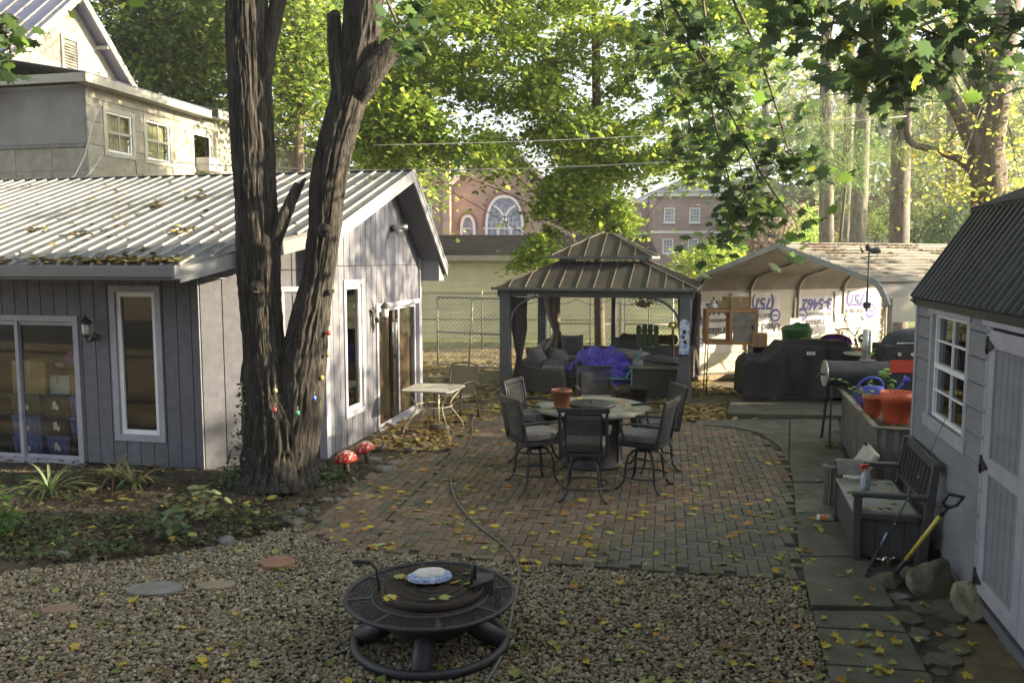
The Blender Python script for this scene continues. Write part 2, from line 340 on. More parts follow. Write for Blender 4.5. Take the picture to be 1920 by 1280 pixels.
# patio: every paver a brick
patio_poly = gp((572, 1001), (640, 1029), (800, 1042), (1000, 1057), (1250, 1073), (1500, 1087), (1494, 1040), (1486, 960), (1478, 885), (1462, 850), (1425, 822), (1380, 806), (1290, 795), (1100, 782), (900, 776), (850, 800), (800, 822), (725, 862), (650, 925))
wing = gp((560, 1004), (640, 1035), (700, 1010), (760, 940), (835, 862), (870, 800), (850, 780), (800, 815), (720, 858), (640, 925))
patio = sheet('patio', patio_poly, -.004, m_joint)
ZB = .022
def bricks():
    th = R(-10.5); c, s = math.cos(th), math.sin(th); L = []
    u = .1035
    for i in range(-60, 90):
        for j in range(-10, 90):
            k = (i - j) % 4
            if k == 0: cx, cy, rot = (i + 1) * u, (j + .5) * u, 0
            elif k == 2: cx, cy, rot = (i + .5) * u, (j) * u, math.pi / 2
            else: continue
            x = 0 + cx * c - cy * s; y = 6.6 + cx * s + cy * c; L.append((x, y, th + rot, 0))
    t2 = R(-10.5) + math.pi / 2; c2, s2 = math.cos(t2), math.sin(t2)
    for i in range(-10, 40):
        for j in range(-30, 60):
            a = (i + .5 * (j % 2)) * 2 * u; bb = j * u; L.append((-1.2 + a * c2 - bb * s2, 7.4 + a * s2 + bb * c2, t2, 1))
    X = np.array([l[0] for l in L]); Y = np.array([l[1] for l in L]); ip = inside(patio_poly, X, Y); iw = inside(wing, X, Y)
    out = [(l[1], l) for l, p, q in zip(L, ip, iw) if p and (q == bool(l[3]))]
    out.sort(key=lambda t: t[0]); out = [o[1] for o in out]
    def bm(m, nm):
        b = MB(); d = (.2, .0975, .05); e = .006; hx, hy = .1, .04875
        vs = []
        for (z, i) in ((-.025, 0), (.019, 0), (.025, e)):
            vs += [(-hx + i, -hy + i, z), (hx - i, -hy + i, z), (hx - i, hy - i, z), (-hx + i, hy - i, z)]
        fs = [(8, 9, 10, 11)]
        for r_ in (0, 4):
            for q in range(4): fs.append((r_ + q, r_ + (q + 1) % 4, r_ + 4 + (q + 1) % 4, r_ + 4 + q))
        b.add(vs, fs); me = bpy.data.meshes.new(nm); me.from_pydata(b.v, [], b.f); me.materials.append(m); return me, b
    mr, tb = bm(m_brr, 'red_brick'); mg, _ = bm(m_brg, 'grey_brick')
    V0 = np.array(tb.v); rest = {0: [], 1: []}
    for n, (x, y, a, _) in enumerate(out):
        sgn = (x - (.55 + (y - 7.3) * 1.15)) + rnd.gauss(0, .22); grey = sgn > 0 or rnd.random() < (.12 if y < 9.6 else .32)
        z = ZB - .025 + rnd.gauss(0, .0022); tx, ty = rnd.gauss(0, .008), rnd.gauss(0, .008)
        if n < 300:
            o = link('brick', mg if grey else mr, patio); o.location = (x, y, z); o.rotation_euler = (tx, ty, a + rnd.gauss(0, .008))
        else:
            Mx = Matrix.Translation((x, y, z)) @ Matrix.Rotation(a + rnd.gauss(0, .008), 4, 'Z') @ Matrix.Rotation(tx, 4, 'X') @ Matrix.Rotation(ty, 4, 'Y'); Mx = np.array(Mx)
            rest[int(grey)].append((V0 @ Mx[:3, :3].T + Mx[:3, 3], rnd.uniform(.72, 1.25)))
    f0 = np.array(tb.f)
    V = []; Cc = []
    for g in (0, 1):
        for v, k in rest[g]:
            V.append(v); base = (.10, .096, .074) if g else (.145, .104, .072)
            Cc.append(np.tile(np.array(base) * k, (12, 1)))
    m_rest = mat('mixed paver', (.8, .8, .8), (1.25, 1.2, 1.15), 14, .85, .4, 90, attr=True, c3=(.09, .08, .055), s3=6, a3=.5)
    raw('paver_field', np.concatenate(V), (f0[None] + 12 * np.arange(len(V))[:, None, None]).reshape(-1, 4), m_rest, patio, np.concatenate(Cc), kind='stuff')
bricks()
# concrete walk
walk = sheet('path', gp((1270, 786), (1480, 776), (1700, 776), (1760, 1000), (1790, 1300), (1540, 1300), (1494, 1095), (1478, 885), (1400, 812)), -.006, m_dirt)
def slab(pts, z, t=.07, label=None):
    P = gp(*pts); A = sum(P[i][0] * P[(i + 1) % len(P)][1] - P[(i + 1) % len(P)][0] * P[i][1] for i in range(len(P)))
    if A < 0: P = P[::-1]
    b = MB(); b.prism(P, z - t, z); return b.build('slab', m_conc, walk, bevel=.008, label=label)
slab([(1300, 797), (1310, 788), (1480, 788), (1478, 870), (1462, 838), (1425, 813), (1380, 802)], .018)
slab([(1482, 788), (1570, 784), (1590, 905), (1487, 905), (1480, 870)], .024)
slab([(1488, 908), (1592, 908), (1640, 1046), (1501, 1046), (1493, 985)], .026)
slab([(1502, 1052), (1626, 1052), (1677, 1146), (1521, 1143)], .045, label='near concrete slab with a raised broken edge')
slab([(1524, 1150), (1678, 1151), (1699, 1190), (1531, 1180)], .03)
slab([(1532, 1183), (1701, 1193), (1737, 1263), (1549, 1250)], .03)
slab([(1550, 1253), (1739, 1267), (1775, 1330), (1566, 1315)], .03)
b = MB(); b.prism(gp((1362, 784), (1700, 790), (1700, 752), (1372, 752)), -.02, .09); b.build('concrete_pad', m_conc, bevel=.01, kind='structure')
# broken paving and dirt between walk and shed
for k in range(26):
    g = G(rnd.uniform(1690, 1800), rnd.uniform(1120, 1270)); 
    b = MB(); n = 7; r = rnd.uniform(.05, .13); a0 = rnd.random() * 6
    b.prism([(g.x + r * rnd.uniform(.7, 1.1) * math.cos(a0 + 6.28 * i / n), g.y + r * rnd.uniform(.7, 1.1) * math.sin(a0 + 6.28 * i / n)) for i in range(n)], -.02, rnd.uniform(.0, .018)); b.build('paving_fragment', m_conc, walk, bevel=.004)
# ------------------------------------------------------------ siding walls made of boards
def siding(parent, M, L, zt, holes, pitch=.203, z0=.06, seam=None, m=m_board, th=.028, gap=.012, back=True, name='wall', x0=0.0, bname='siding_board'):
    """vertical boards on a wall plane: local x along the wall 0..L, y outward, z up; M places it; zt(x) height; holes (x0,x1,z0,z1)"""
    wall = None
    xs = [x0]; 
    while xs[-1] + pitch < L - .04: xs.append(xs[-1] + pitch)
    xs.append(L)
    def cuts(a, c):
        ev = sorted(set([a, c] + [h[i] for h in holes for i in (0, 1) if a < h[i] < c])); return list(zip(ev[:-1], ev[1:]))
    bk = MB(); bk.X = M; boards = []
    for a, c in zip(xs[:-1], xs[1:]):
        for p, q in cuts(a, c):
            if q - p < .015: continue
            mid = (p + q) / 2; iv = [(z0, None)]
            hs = sorted([h for h in holes if h[0] <= mid <= h[1]], key=lambda h: h[2]); cur = z0; segs = []
            for h in hs: segs.append((cur, h[2])); cur = h[3]
            segs.append((cur, None))
            for s0, s1 in segs:
                if s1 is not None and s1 - s0 < .02: continue
                def quad(b, xa, xb, ya, yb, s0, s1):
                    ta, tb = (zt(xa), zt(xb)) if s1 is None else (s1, s1)
                    if min(ta, tb) - s0 < .01: return
                    b.add([(xa, ya, s0), (xb, ya, s0), (xb, yb, s0), (xa, yb, s0), (xa, ya, ta), (xb, ya, tb), (xb, yb, tb), (xa, yb, ta)], [(0, 1, 2, 3)[::-1], (4, 5, 6, 7), (0, 1, 5, 4), (1, 2, 6, 5), (2, 3, 7, 6), (3, 0, 4, 7)])
                quad(bk, p, q, -th - .03, -th + .002, s0, s1)
                ga = gap / 2 if abs(p - a) < 1e-6 else 0; gb = gap / 2 if abs(q - c) < 1e-6 else 0
                pcs = [(s0, s1)]
                if seam and (s1 is None or s1 > seam) and s0 < seam: pcs = [(s0, seam - .006), (seam + .006, s1)]
                for u0, u1 in pcs:
                    b = MB(); b.X = M; quad(b, p + ga, q - gb, -th, 0, u0, u1)
                    if b.v: boards.append(b)
    wall = bk.build(name, m_boardb, parent)
    for b in boards: b.build(bname, m, wall)
    return wall
def wallM(p, q):
    """matrix for a wall from p to q (2-D), outward normal on the right-hand side (-y of the rotated frame)"""
    d = Vector((q[0] - p[0], q[1] - p[1], 0)).normalized(); n = Vector((d.y, -d.x, 0)); M = Matrix.Identity(4)
    for i in range(3): M[i][0] = d[i]; M[i][1] = n[i]; M[i][2] = (0, 0, 1)[i]; M[i][3] = (p[0], p[1], 0)[i]
    return M
def frame(b, x0, x1, z0, z1, w, y0, y1, bot=True, top=True):
    b.span((x0, y0, z0), (x0 + w, y1, z1)); b.span((x1 - w, y0, z0), (x1, y1, z1))
    if top: b.span((x0 + w, y0, z1 - w), (x1 - w, y1, z1))
    if bot: b.span((x0 + w, y0, z0), (x1 - w, y1, z0 + w))
def window(parent, M, x0, x1, z0, z1, tw=.09, fw=.055, name='window', mt=None, mg=None, label=None, deep=.05):
    mt = mt or m_trim
    b = MB(); b.X = M; frame(b, x0, x1, z0, z1, tw, -.06, .022); win = b.build(name, mt, parent, bevel=.004, label=label)
    b = MB(); b.X = M; frame(b, x0 + tw + .002, x1 - tw - .002, z0 + tw + .002, z1 - tw - .002, fw, -.075, -.012); b.build('sash', m_white, win, bevel=.003)
    b = MB(); b.X = M; i = tw + fw; b.span((x0 + i - .004, -.05, z0 + i - .004), (x1 - i + .004, -.044, z1 - i + .004)); b.build('pane', mg or m_glassd, win)
    return win
# ------------------------------------------------------------ the grey cottage at left
AZ = R(-12.4); B0 = Vector((-2.52, 11.21, 0)); cg = Matrix.Translation(B0) @ Matrix.Rotation(AZ, 4, 'Z')
cot = thing('cottage', 'grey board-sided cottage with ribbed metal roof, behind the forked tree', 'cottage', B0, AZ)
def tolocal(P): return cg.inverted() @ P
def wallrect(M3, pix):
    """pixel corners -> (x0,x1,z0,z1) on a wall given by local matrix M3 inside the cottage frame"""
    W = cg @ M3; n = (W.to_3x3() @ Vector((0, 1, 0))); P = W.translation; I = W.inverted(); q = [I @ PP(u, v, P, n) for u, v in pix]
    return q
RY = 2.43; RZ = 4.2; SF = .34; SR = .85
def zroof(y): return RZ - SF * (RY - y) if y < RY else RZ - SR * (y - RY)
A = (-1.29, -1.01)
Mf = wallM((-7.5, -1.01), A); Lf = 7.5 - 1.29
Mc = wallM(A, (-.09, .03)); Lc = math.hypot(1.2, 1.04)
Mg = wallM((0, 0), (0, 3.92)); Lg = 3.92
def rect(M3, pix):
    q = wallrect(M3, pix); xs = [p.x for p in q]; zs = [p.z for p in q]; xs.sort(); zs.sort(); h = len(q) // 2
    return (sum(xs[:h]) / h, sum(xs[h:]) / h, sum(zs[:h]) / h, sum(zs[h:]) / h)
fw = rect(Mf, [(205, 535), (301, 535), (217, 825), (312, 829)])
q = wallrect(Mf, [(148, 592), (160, 890)]); fdx = (q[0].x + q[1].x) / 2; fdz = q[0].z
fd = (fdx - 2.05, fdx, .03, fdz)
siding(cot, Mf, Lf, lambda x: 2.62, [(fw[0] + .04, fw[1] - .04, fw[2] + .04, fw[3] - .04), (fd[0] + .03, fd[1] - .03, 0, fd[3] - .04)], x0=.02)
b = MB(); b.X = Mf; b.span((Lf - .0, -.1, .04), (Lf + .0285, .03, 2.62)); b.build('corner_trim', m_board, cot)
siding(cot, Mc, Lc, lambda x: zroof(A[1] + 1.04 * x / Lc) - .12, [], pitch=.30, seam=2.62)
b = MB(); b.X = Mc; b.span((.03, 0, .04), (.16, .03, 2.60)); b.build('corner_trim', m_board, cot)
b = MB(); b.span((-.085, -.12, .0), (.032, .0, zroof(0) - .12)); b.build('corner_trim', m_trim, cot, bevel=.004)
gw = rect(Mg, [(642.5, 524.7), (681, 523.5), (648, 786), (684, 768)])
q = wallrect(Mg, [(703.8, 569.4), (786, 560), (710, 813)]); gd = (q[0].x, q[1].x + .02, .03, (q[0].z + q[1].z) / 2)
siding(cot, Mg, Lg, lambda x: zroof(x) - .13, [(gw[0] + .04, gw[1] - .04, gw[2] + .04, gw[3] - .04), (gd[0] + .04, gd[1] - .04, 0, gd[3] - .05)], seam=2.67)
b = MB(); b.X = Mg; b.span((Lg - .06, 0.001, .04), (Lg + .02, .03, zroof(Lg) - .13)); b.build('corner_trim', m_trim, cot)
window(cot, Mf, *fw, tw=.085, fw=.06, label='tall narrow window in the shaded front wall'); window(cot, Mg, *gw, tw=.075, fw=.06, label='tall narrow window in the sunlit gable wall')
# small window glimpsed between the two trunks
window(cot, Mc, 1.02, 1.36, 1.35, 2.40, tw=.07, fw=.04)
def slider(M, r, mg, n=2, nm='sliding_door'):
    x0, x1, z0, z1 = r; b = MB(); b.X = M; frame(b, x0, x1, z0, z1, .08, -.09, .024, bot=False); b.span((x0, -.09, z0 - .03), (x1, .05, z0 + .03)); d = b.build(nm, m_trim, cot, bevel=.004)
    i0, i1 = x0 + .082, x1 - .082; wpan = (i1 - i0) / n
    for k in range(n):
        a = i0 + k * wpan; y = -.05 if k % 2 else -.018; b = MB(); b.X = M; frame(b, a, a + wpan + (.05 if k == 0 else 0), z0 + .032, z1 - .082, .055, y - .032, y); b.build('panel_frame', m_trim, d, bevel=.003)
        b = MB(); b.X = M; b.span((a + .05, y - .018, z0 + .08), (a + wpan, y - .012, z1 - .13)); b.build('pane', mg, d)
    return d
slider(Mf, fd, m_glass); slider(Mg, gd, m_glass)
# handle on the gable door
# roof
D = (.4, -.5); E = (-.86, -2.0); XL = -8.6; EY = 4.25
def roofpoly(b, P, dz=0, t=.03): b.prism(P, lambda x, y: zroof(y) - t + dz, lambda x, y: zroof(y) + dz)
b = MB(); roofpoly(b, [(XL, -2.0), E, D, (.4, RY), (XL, RY)]); b.add([(XL, RY, RZ - .03), (.4, RY, RZ - .03), (.4, EY, zroof(EY) - .03), (XL, EY, zroof(EY) - .03), (XL, RY, RZ), (.4, RY, RZ), (.4, EY, zroof(EY)), (XL, EY, zroof(EY))], [(3, 2, 1, 0), (4, 5, 6, 7), (0, 1, 5, 4), (1, 2, 6, 5), (2, 3, 7, 6), (3, 0, 4, 7)])
roof = b.build('roof', m_metal, cot)
x = .28
k = 0
while x > XL:
    y0 = -2.0 if x < E[0] else E[1] + (x - E[0]) / (D[0] - E[0]) * (D[1] - E[1])
    b = MB(); w0, w1, h = .024, .011, .024
    P = []
    for y in (y0 + .005, RY - .05):
        z = zroof(y); P += [(x - w0, y, z - .002), (x + w0, y, z - .002), (x + w1, y, z + h), (x - w1, y, z + h)]
    b.add(P, [(0, 1, 2, 3), (4, 7, 6, 5), (1, 5, 6, 2), (2, 6, 7, 3), (3, 7, 4, 0), (0, 4, 5, 1)]); b.build('roof_rib', m_rib, roof); x -= .229
b = MB(); b.prism([(XL, RY - .12), (.43, RY - .12), (.43, RY + .1), (XL, RY + .1)], lambda x, y: zroof(y) + .024, lambda x, y: zroof(y) + .034); b.build('ridge_cap', m_ridge, roof)
def rake(p, q, w=.17, t=.035, dz=-.03, nm='rake_board'):
    b = MB(); zp = zroof(p[1]) + dz; zq = zroof(q[1]) + dz; d = Vector((q[0] - p[0], q[1] - p[1])).normalized(); n = Vector((d.y, -d.x)) * t
    vs = [(p[0], p[1], zp - w), (q[0], q[1], zq - w), (q[0] + n.x, q[1] + n.y, zq - w), (p[0] + n.x, p[1] + n.y, zp - w), (p[0], p[1], zp), (q[0], q[1], zq), (q[0] + n.x, q[1] + n.y, zq), (p[0] + n.x, p[1] + n.y, zp)]
    b.add(vs, [(3, 2, 1, 0), (4, 5, 6, 7), (0, 1, 5, 4), (1, 2, 6, 5), (2, 3, 7, 6), (3, 0, 4, 7)]); return b.build(nm, m_fasc, roof, bevel=.004)
rake(D, (.4, RY)); rake((.4, RY), (.4, EY)); rake(E, D)
rake((.436, D[1]), (.436, RY), .05, .012, .012, 'drip_edge'); rake((.436, RY), (.436, EY), .05, .012, .012, 'drip_edge')
def soffit(P):
    b = MB(); b.prism(P, lambda x, y: zroof(y) - .16, lambda x, y: zroof(y) - .145); b.build('soffit', m_board, roof)
soffit([(.02, D[1]), (.398, D[1]), (.398, RY), (.02, RY)]); soffit([(.02, RY), (.398, RY), (.398, EY), (.02, EY)])
soffit([(A[0], A[1]), (E[0], E[1]), (D[0], D[1] - .0), (.0, .0)])
b = MB(); b.span((.02, 3.95, 2.38), (.36, EY, 2.75)); b.build('eave_box', m_fasc, roof)
zE = zroof(-2.0)
b = MB()
for xx in (0,):
    prof = [(-2.0, zE - .01), (-2.0, zE - .13), (-2.09, zE - .13), (-2.12, zE - .02), (-2.10, zE - .02), (-2.08, zE - .115), (-2.01, zE - .115), (-2.01, zE - .01)]
    n = len(prof); b.add([(XL, y, z) for y, z in prof] + [(E[0] + .02, y, z) for y, z in prof], [(i, (i + 1) % n, n + (i + 1) % n, n + i) for i in range(n)] + [tuple(range(n))[::-1], tuple(range(n, 2 * n))])
b.build('gutter', m_fasc, roof)
b = MB(); b.span((E[0] - .0, -2.125, zE - .15), (E[0] + .03, -2.0, zE - .0)); b.span((XL, -2.0, zE - .17), (E[0], -1.98, zE - .035)); b.build('fascia', m_fasc, roof)
b = MB(); b.span((XL, -1.98, zE - .17), (E[0], -1.05, zE - .16)); b.build('soffit', m_board, roof)
# dim interior
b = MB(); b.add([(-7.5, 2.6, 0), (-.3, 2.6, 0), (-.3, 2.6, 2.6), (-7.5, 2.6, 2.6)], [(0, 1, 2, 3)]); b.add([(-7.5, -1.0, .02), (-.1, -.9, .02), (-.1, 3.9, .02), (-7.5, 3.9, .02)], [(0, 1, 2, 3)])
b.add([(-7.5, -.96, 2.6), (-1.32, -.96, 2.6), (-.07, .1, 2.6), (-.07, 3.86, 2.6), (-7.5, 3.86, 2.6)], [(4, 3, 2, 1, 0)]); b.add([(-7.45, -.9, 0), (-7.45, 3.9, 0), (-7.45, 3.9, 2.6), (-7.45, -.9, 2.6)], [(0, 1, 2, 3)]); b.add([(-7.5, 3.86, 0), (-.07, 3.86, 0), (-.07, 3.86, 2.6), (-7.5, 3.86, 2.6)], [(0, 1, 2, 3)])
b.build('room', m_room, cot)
m_curt = mat('tan curtain cloth', (.15, .095, .05), (.25, .165, .095), 3, .8, .3, 8, stretch=(6, 6, .3))
b = MB(); n = 60
for x0, x1, lo, ph in ((gd[0] + .35, gd[0] + .95, .05, 0), (gd[0] + 1.12, gd[1] - .12, .05, 2)):
    vs = []; 
    for i in range(n + 1):
        y = x0 + (x1 - x0) * i / n; xx = -.17 + .03 * math.sin(i * .9 + ph); vs += [(xx, y, lo), (xx * 1.0, y, gd[3] - .1)]
    b.smooth = True; b.add(vs, [(2 * i, 2 * i + 2, 2 * i + 3, 2 * i + 1) for i in range(n)])
b.build('door_curtain', m_curt, cot)
# wall lanterns and fittings
m_lampglass = mat('frosted lamp glass', (.62, .60, .54), rough=.3); m_bronze = mat('dark bronze lamp metal', (.03, .032, .035), (.06, .06, .062), 30, .45, .2, metal=.5)
def lantern(M3, x, z, label, s=1.0):
    W = cg @ M3; p = W @ Vector((x, .03, z)); a = math.atan2(W[1][0], W[0][0])
    t = thing('wall_lantern', label, 'wall lamp', p, a)   # local -y points outward
    b = MB(); b.tube([(0, .0, 0), (0, -.025, 0)], [.055, .045], 14); b.tube([(0, -.02, 0), (0, -.06, -.05), (0, -.12, -.05), (0, -.15, -.01), (0, -.15, .03)], .011, 8); b.build('bracket', m_bronze, t)
    b = MB(); b.lathe([(.012, -.02), (.03, 0), (.045, .02), (.045, .028)], (0, -.15, .02), 8); b.lathe([(.085, .0), (.08, .015), (.05, .05), (.03, .07), (.012, .085), (.008, .12), (.004, .155)], (0, -.15, .195), 12); b.build('cap', m_bronze, t)
    b = MB(); b.lathe([(.04, 0), (.05, .03), (.058, .15)], (0, -.15, .047), 6); b.build('lamp_glass', m_lampglass, t)
    b = MB()
    for k in range(6):
        c, s_ = math.cos(k * math.pi / 3), math.sin(k * math.pi / 3); b.tube([(.042 * c, -.15 + .042 * s_, .047), (.061 * c, -.15 + .061 * s_, .2)], .004, 4)
    b.build('cage', m_bronze, t)
    return t
q = wallrect(Mf, [(180, 632)])[0]; lantern(Mf, q.x, q.z, 'black lantern with frosted glass beside the sliding door on the shaded front wall')
q = wallrect(Mg, [(702, 600)])[0]; lantern(Mg, q.x, q.z, 'black lantern by the sunlit sliding door under the gable')
q = wallrect(Mg, [(733, 428)])[0]; W = cg @ Mg; p = W @ Vector((q.x, .03, q.z))
t = thing('flood_light', 'twin metal security floodlight high on the gable wall', 'floodlight', p, math.atan2(W[1][0], W[0][0]))
b = MB(); b.tube([(0, 0, 0), (0, -.03, 0)], .06, 14); b.build('mount', m_bronze, t)
m_alu = mat('dull aluminium', (.35, .35, .34), (.5, .5, .48), 20, .4, metal=.7)
for s in (-1, 1):
    b = MB(); d = Vector((s * .09, -.12, .02 if s > 0 else -.05)); b.tube([(0, -.02, 0), d * .5, d, d * 1.6 + Vector((0, 0, -.02))], [.012, .02, .05, .06], 14); b.build('lamp_head', m_alu, t)
q = wallrect(Mg, [(695, 598)])[0]; W = cg @ Mg
t = thing('wall_ornament', 'dark metal star-topped ornament hanging left of the gable lantern', 'ornament', W @ Vector((q.x, .02, q.z)), math.atan2(W[1][0], W[0][0]))
b = MB()
for k in range(5):
    a = k * 2 * math.pi / 5 + math.pi / 2; b.tube([(0, -.02, .12), (.085 * math.cos(a), -.02, .12 + .085 * math.sin(a))], [.03, .004], 5)
b.tube([(0, -.02, .1), (.02, -.02, -.1), (-.02, -.02, -.22)], [.02, .03, .004], 6); b.tube([(0, -.02, .2), (0, -.01, .3)], .004, 5); b.build('star', m_bronze, t)
# wind chime by the door
q = wallrect(Mg, [(716, 600)])[0]; pc = W @ Vector((q.x, .22, q.z)); t = thing('wind_chime', 'silver tube wind chime hanging beside the gable door', 'wind chime', pc)
b = MB(); b.lathe([(.05, 0), (.05, .012)], seg=14); b.tube([(0, 0, 0), (0, 0, .16)], .003, 5); b.build('top_disc', m_bronze, t)
for k in range(6):
    b = MB(); a = k * math.pi / 3; l = .28 + .035 * k; b.tube([(.038 * math.cos(a), .038 * math.sin(a), -.03), (.038 * math.cos(a), .038 * math.sin(a), -l)], .008, 8); b.build('chime_tube', m_alu, t)
b = MB(); b.tube([(0, 0, 0), (0, 0, -.55)], .002, 4); b.ell((0, 0, -.57), (.03, .008, .045), 8, 6); b.build('clapper', m_bronze, t)
# things stored behind the front sliding door (cottage frame, on the room floor)
def cw(x, y, z): return cg @ Vector((x, y, z))
m_bluebin = mat('blue plastic tote', (.06, .085, .26), (.09, .12, .34), 6, .5); m_blackbin = mat('black plastic tote', (.015, .015, .018), rough=.45); m_card = mat('brown cardboard', (.27, .18, .08), (.36, .25, .12), 4, .85); m_paper = mat('torn paper label', (.6, .6, .58), rough=.8)
def tote(px, pz_row, y, col, label, w=.44, h=.29, lab=True, dpt=.38):
    t = thing('storage_tote', label, 'storage tote', cw(px, y, pz_row), AZ, 'totes stacked behind the sliding door'); mm = m_bluebin if col == 'b' else m_blackbin
    b = MB(); a, c = w / 2 - .035, w / 2 - .01; d0, d1 = dpt / 2 - .03, dpt / 2 - .01
    b.add([(-a, -d0, 0), (a, -d0, 0), (a, d0, 0), (-a, d0, 0), (-c, -d1, h - .04), (c, -d1, h - .04), (c, d1, h - .04), (-c, d1, h - .04)], [(3, 2, 1, 0), (4, 5, 6, 7), (0, 1, 5, 4), (1, 2, 6, 5), (2, 3, 7, 6), (3, 0, 4, 7)])
    for k in range(-2, 3): b.box((k * w * .17, -d1 + .006, h * .45), (.012, .02, h * .7))
    b.build('bin', mm, t, bevel=.006)
    b = MB(); b.box((0, 0, h - .022), (w, dpt, .036)); b.box((0, 0, h - .002), (w * .86, dpt * .8, .012)); b.build('lid', mm, t, bevel=.006)
    if lab:
        b = MB(); pts = [(-.06 + .02 * rnd.random(), .08), (-.05, .19), (.0, .21), (.02, .15), (.06, .12), (.03, .07), (-.02, .1)]; b.add([(x, -d1 - .006, z) for x, z in pts], [tuple(range(len(pts)))[::-1]]); b.build('label_scrap', m_paper, t)
    return t
fx = lambda u, v=740: wallrect(Mf, [(u, v)])[0].x - 7.5   # cottage-frame x seen through the door at this column
xr = fx(122) + .02; xm = fx(65); xl = fx(20)
for z, c, lb in ((.02, 'k', 'black storage tote on the floor, right of the door stack'), (.31, 'b', 'lower blue storage tote above the black one at right'), (.60, 'b', 'upper blue storage tote under the cardboard box')): tote(xr, z, -.55, c, lb)
for z, c, lb in ((.02, 'b', 'blue storage tote on the floor behind the middle door stile'), (.31, 'k', 'black tote with torn label above the middle blue tote'), (.60, 'k', 'upper black tote with scraped label in the middle stack')): tote(xm + .03, z, -.50, c, lb, w=.40)
for z, c, lb in ((.02, 'b', 'blue storage tote on the floor at the far left of the door'), (.31, 'b', 'blue storage tote second from the floor at far left'), (.60, 'k', 'black tote with white scrap at far left')): tote(xl - .03, z, -.56, c, lb, w=.5)
def cbox(loc, d, label, mm=None, name='cardboard_box', cat='box', rz=0, group=None):
    t = thing(name, label, cat, loc, rz, group); b = MB(); b.box((0, 0, d[2] / 2), d); b.build('carton', mm or m_card, t, bevel=.004)
    b = MB(); b.box((0, 0, d[2] + .002), (.05, d[1] * 1.002, .004)); b.box((0, -d[1] / 2 - .002, d[2] * .8), (.05, .004, d[2] * .36)); b.build('tape', mat('parcel tape', (.42, .32, .18), rough=.35) if 'parcel tape' not in MATS else MATS['parcel tape'], t); return t
cbox(cw(xr, -.55, .89), (.36, .34, .30), 'brown cardboard box on top of the blue totes', rz=AZ)
cbox(cw(xl, -.50, .89), (.55, .36, .46), 'large tan cardboard box at the left edge of the door', rz=AZ)
m_wbox = mat('white printed carton', (.5, .5, .52), rough=.6)
cbox(cw(xm + .02, -.45, .89), (.38, .32, .26), 'white carton with dark print in the middle stack', m_wbox, rz=AZ)
t = thing('storage_tray', 'long dark plastic tray spanning the stacks behind the door', 'tray', cw((xm + xr) / 2, -.3, 1.24), AZ)
b = MB(); 
for d in ((0, -.2, .06, .95, .01, .12), (0, .2, .06, .95, .01, .12), (-.47, 0, .06, .01, .4, .12), (.47, 0, .06, .01, .4, .12), (0, 0, .006, .95, .4, .012)): b.box(d[:3], d[3:])
b.build('tray', m_blackbin, t); b = MB(); b.box((-.28, -.208, .05), (.13, .004, .06)); b.build('label_card', m_paper, t)
t = thing('backpack', 'purple and pink backpack lying in the tray', 'backpack', cw(xm + .18, -.42, 1.27), AZ)
m_purp = mat('purple nylon', (.16, .04, .25), (.30, .05, .24), 9, .7); b = MB(); b.ell((0, 0, .10), (.17, .11, .12), 14, 9, bump=.35, seed=3); b.build('bag', m_purp, t); b = MB(); b.ell((.09, -.06, .12), (.07, .07, .09), 10, 7, bump=.3); b.build('pocket', mat('pink nylon', (.5, .06, .13), rough=.7), t)
t = thing('plastic_basket', 'white slotted basket beside the backpack', 'basket', cw(xm + .50, -.40, 1.27), AZ); b = MB(); b.box((0, 0, .01), (.22, .14, .012))
for k in range(8): b.box((-.1 + k * .028, -.07, .06), (.012, .006, .11))
b.box((0, -.07, .12), (.23, .01, .014)); b.box((0, .07, .06), (.22, .006, .12)); b.build('basket', m_white, t)
t = thing('orange_cloth', 'crumpled orange cloth beside the basket', 'cloth', cw(xm + .72, -.36, 1.27), AZ); b = MB(); b.ell((0, 0, .03), (.1, .09, .05), 12, 7, bump=.6, seed=8); b.build('cloth', mat('orange cloth', (.6, .18, .04), rough=.9), t)
# ------------------------------------------------------------ two-storey cream house behind the cottage
hP = Vector((-11.1, 22, 0)); H = Matrix.Translation(hP) @ Matrix.Rotation(AZ, 4, 'Z')
hou = thing('neighbour_house', 'tall cream shingled house with blue-grey metal gable roof, behind the cottage', 'house', hP, AZ)
def hrect(pix, yl=False):
    I = H.inverted(); n = H.to_3x3() @ Vector((1, 0, 0)); q = [I @ PP(u, v, hP, n) for u, v in pix]; ys = sorted(p.y for p in q); zs = sorted(p.z for p in q); h = len(q) // 2
    return (sum(ys[:h]) / h, sum(ys[h:]) / h, sum(zs[:h]) / h, sum(zs[h:]) / h)
hw = [hrect([(193, 200), (253, 212), (195, 292), (253, 300)]), hrect([(270, 217), (323, 228), (270, 305), (323, 314)]), hrect([(358, 240), (400, 250), (360, 322), (400, 330)]), hrect([(548, 277), (575, 283), (548, 335), (575, 336)])]
Mr = wallM((0, 0), (0, 15)); ZE = 7.35
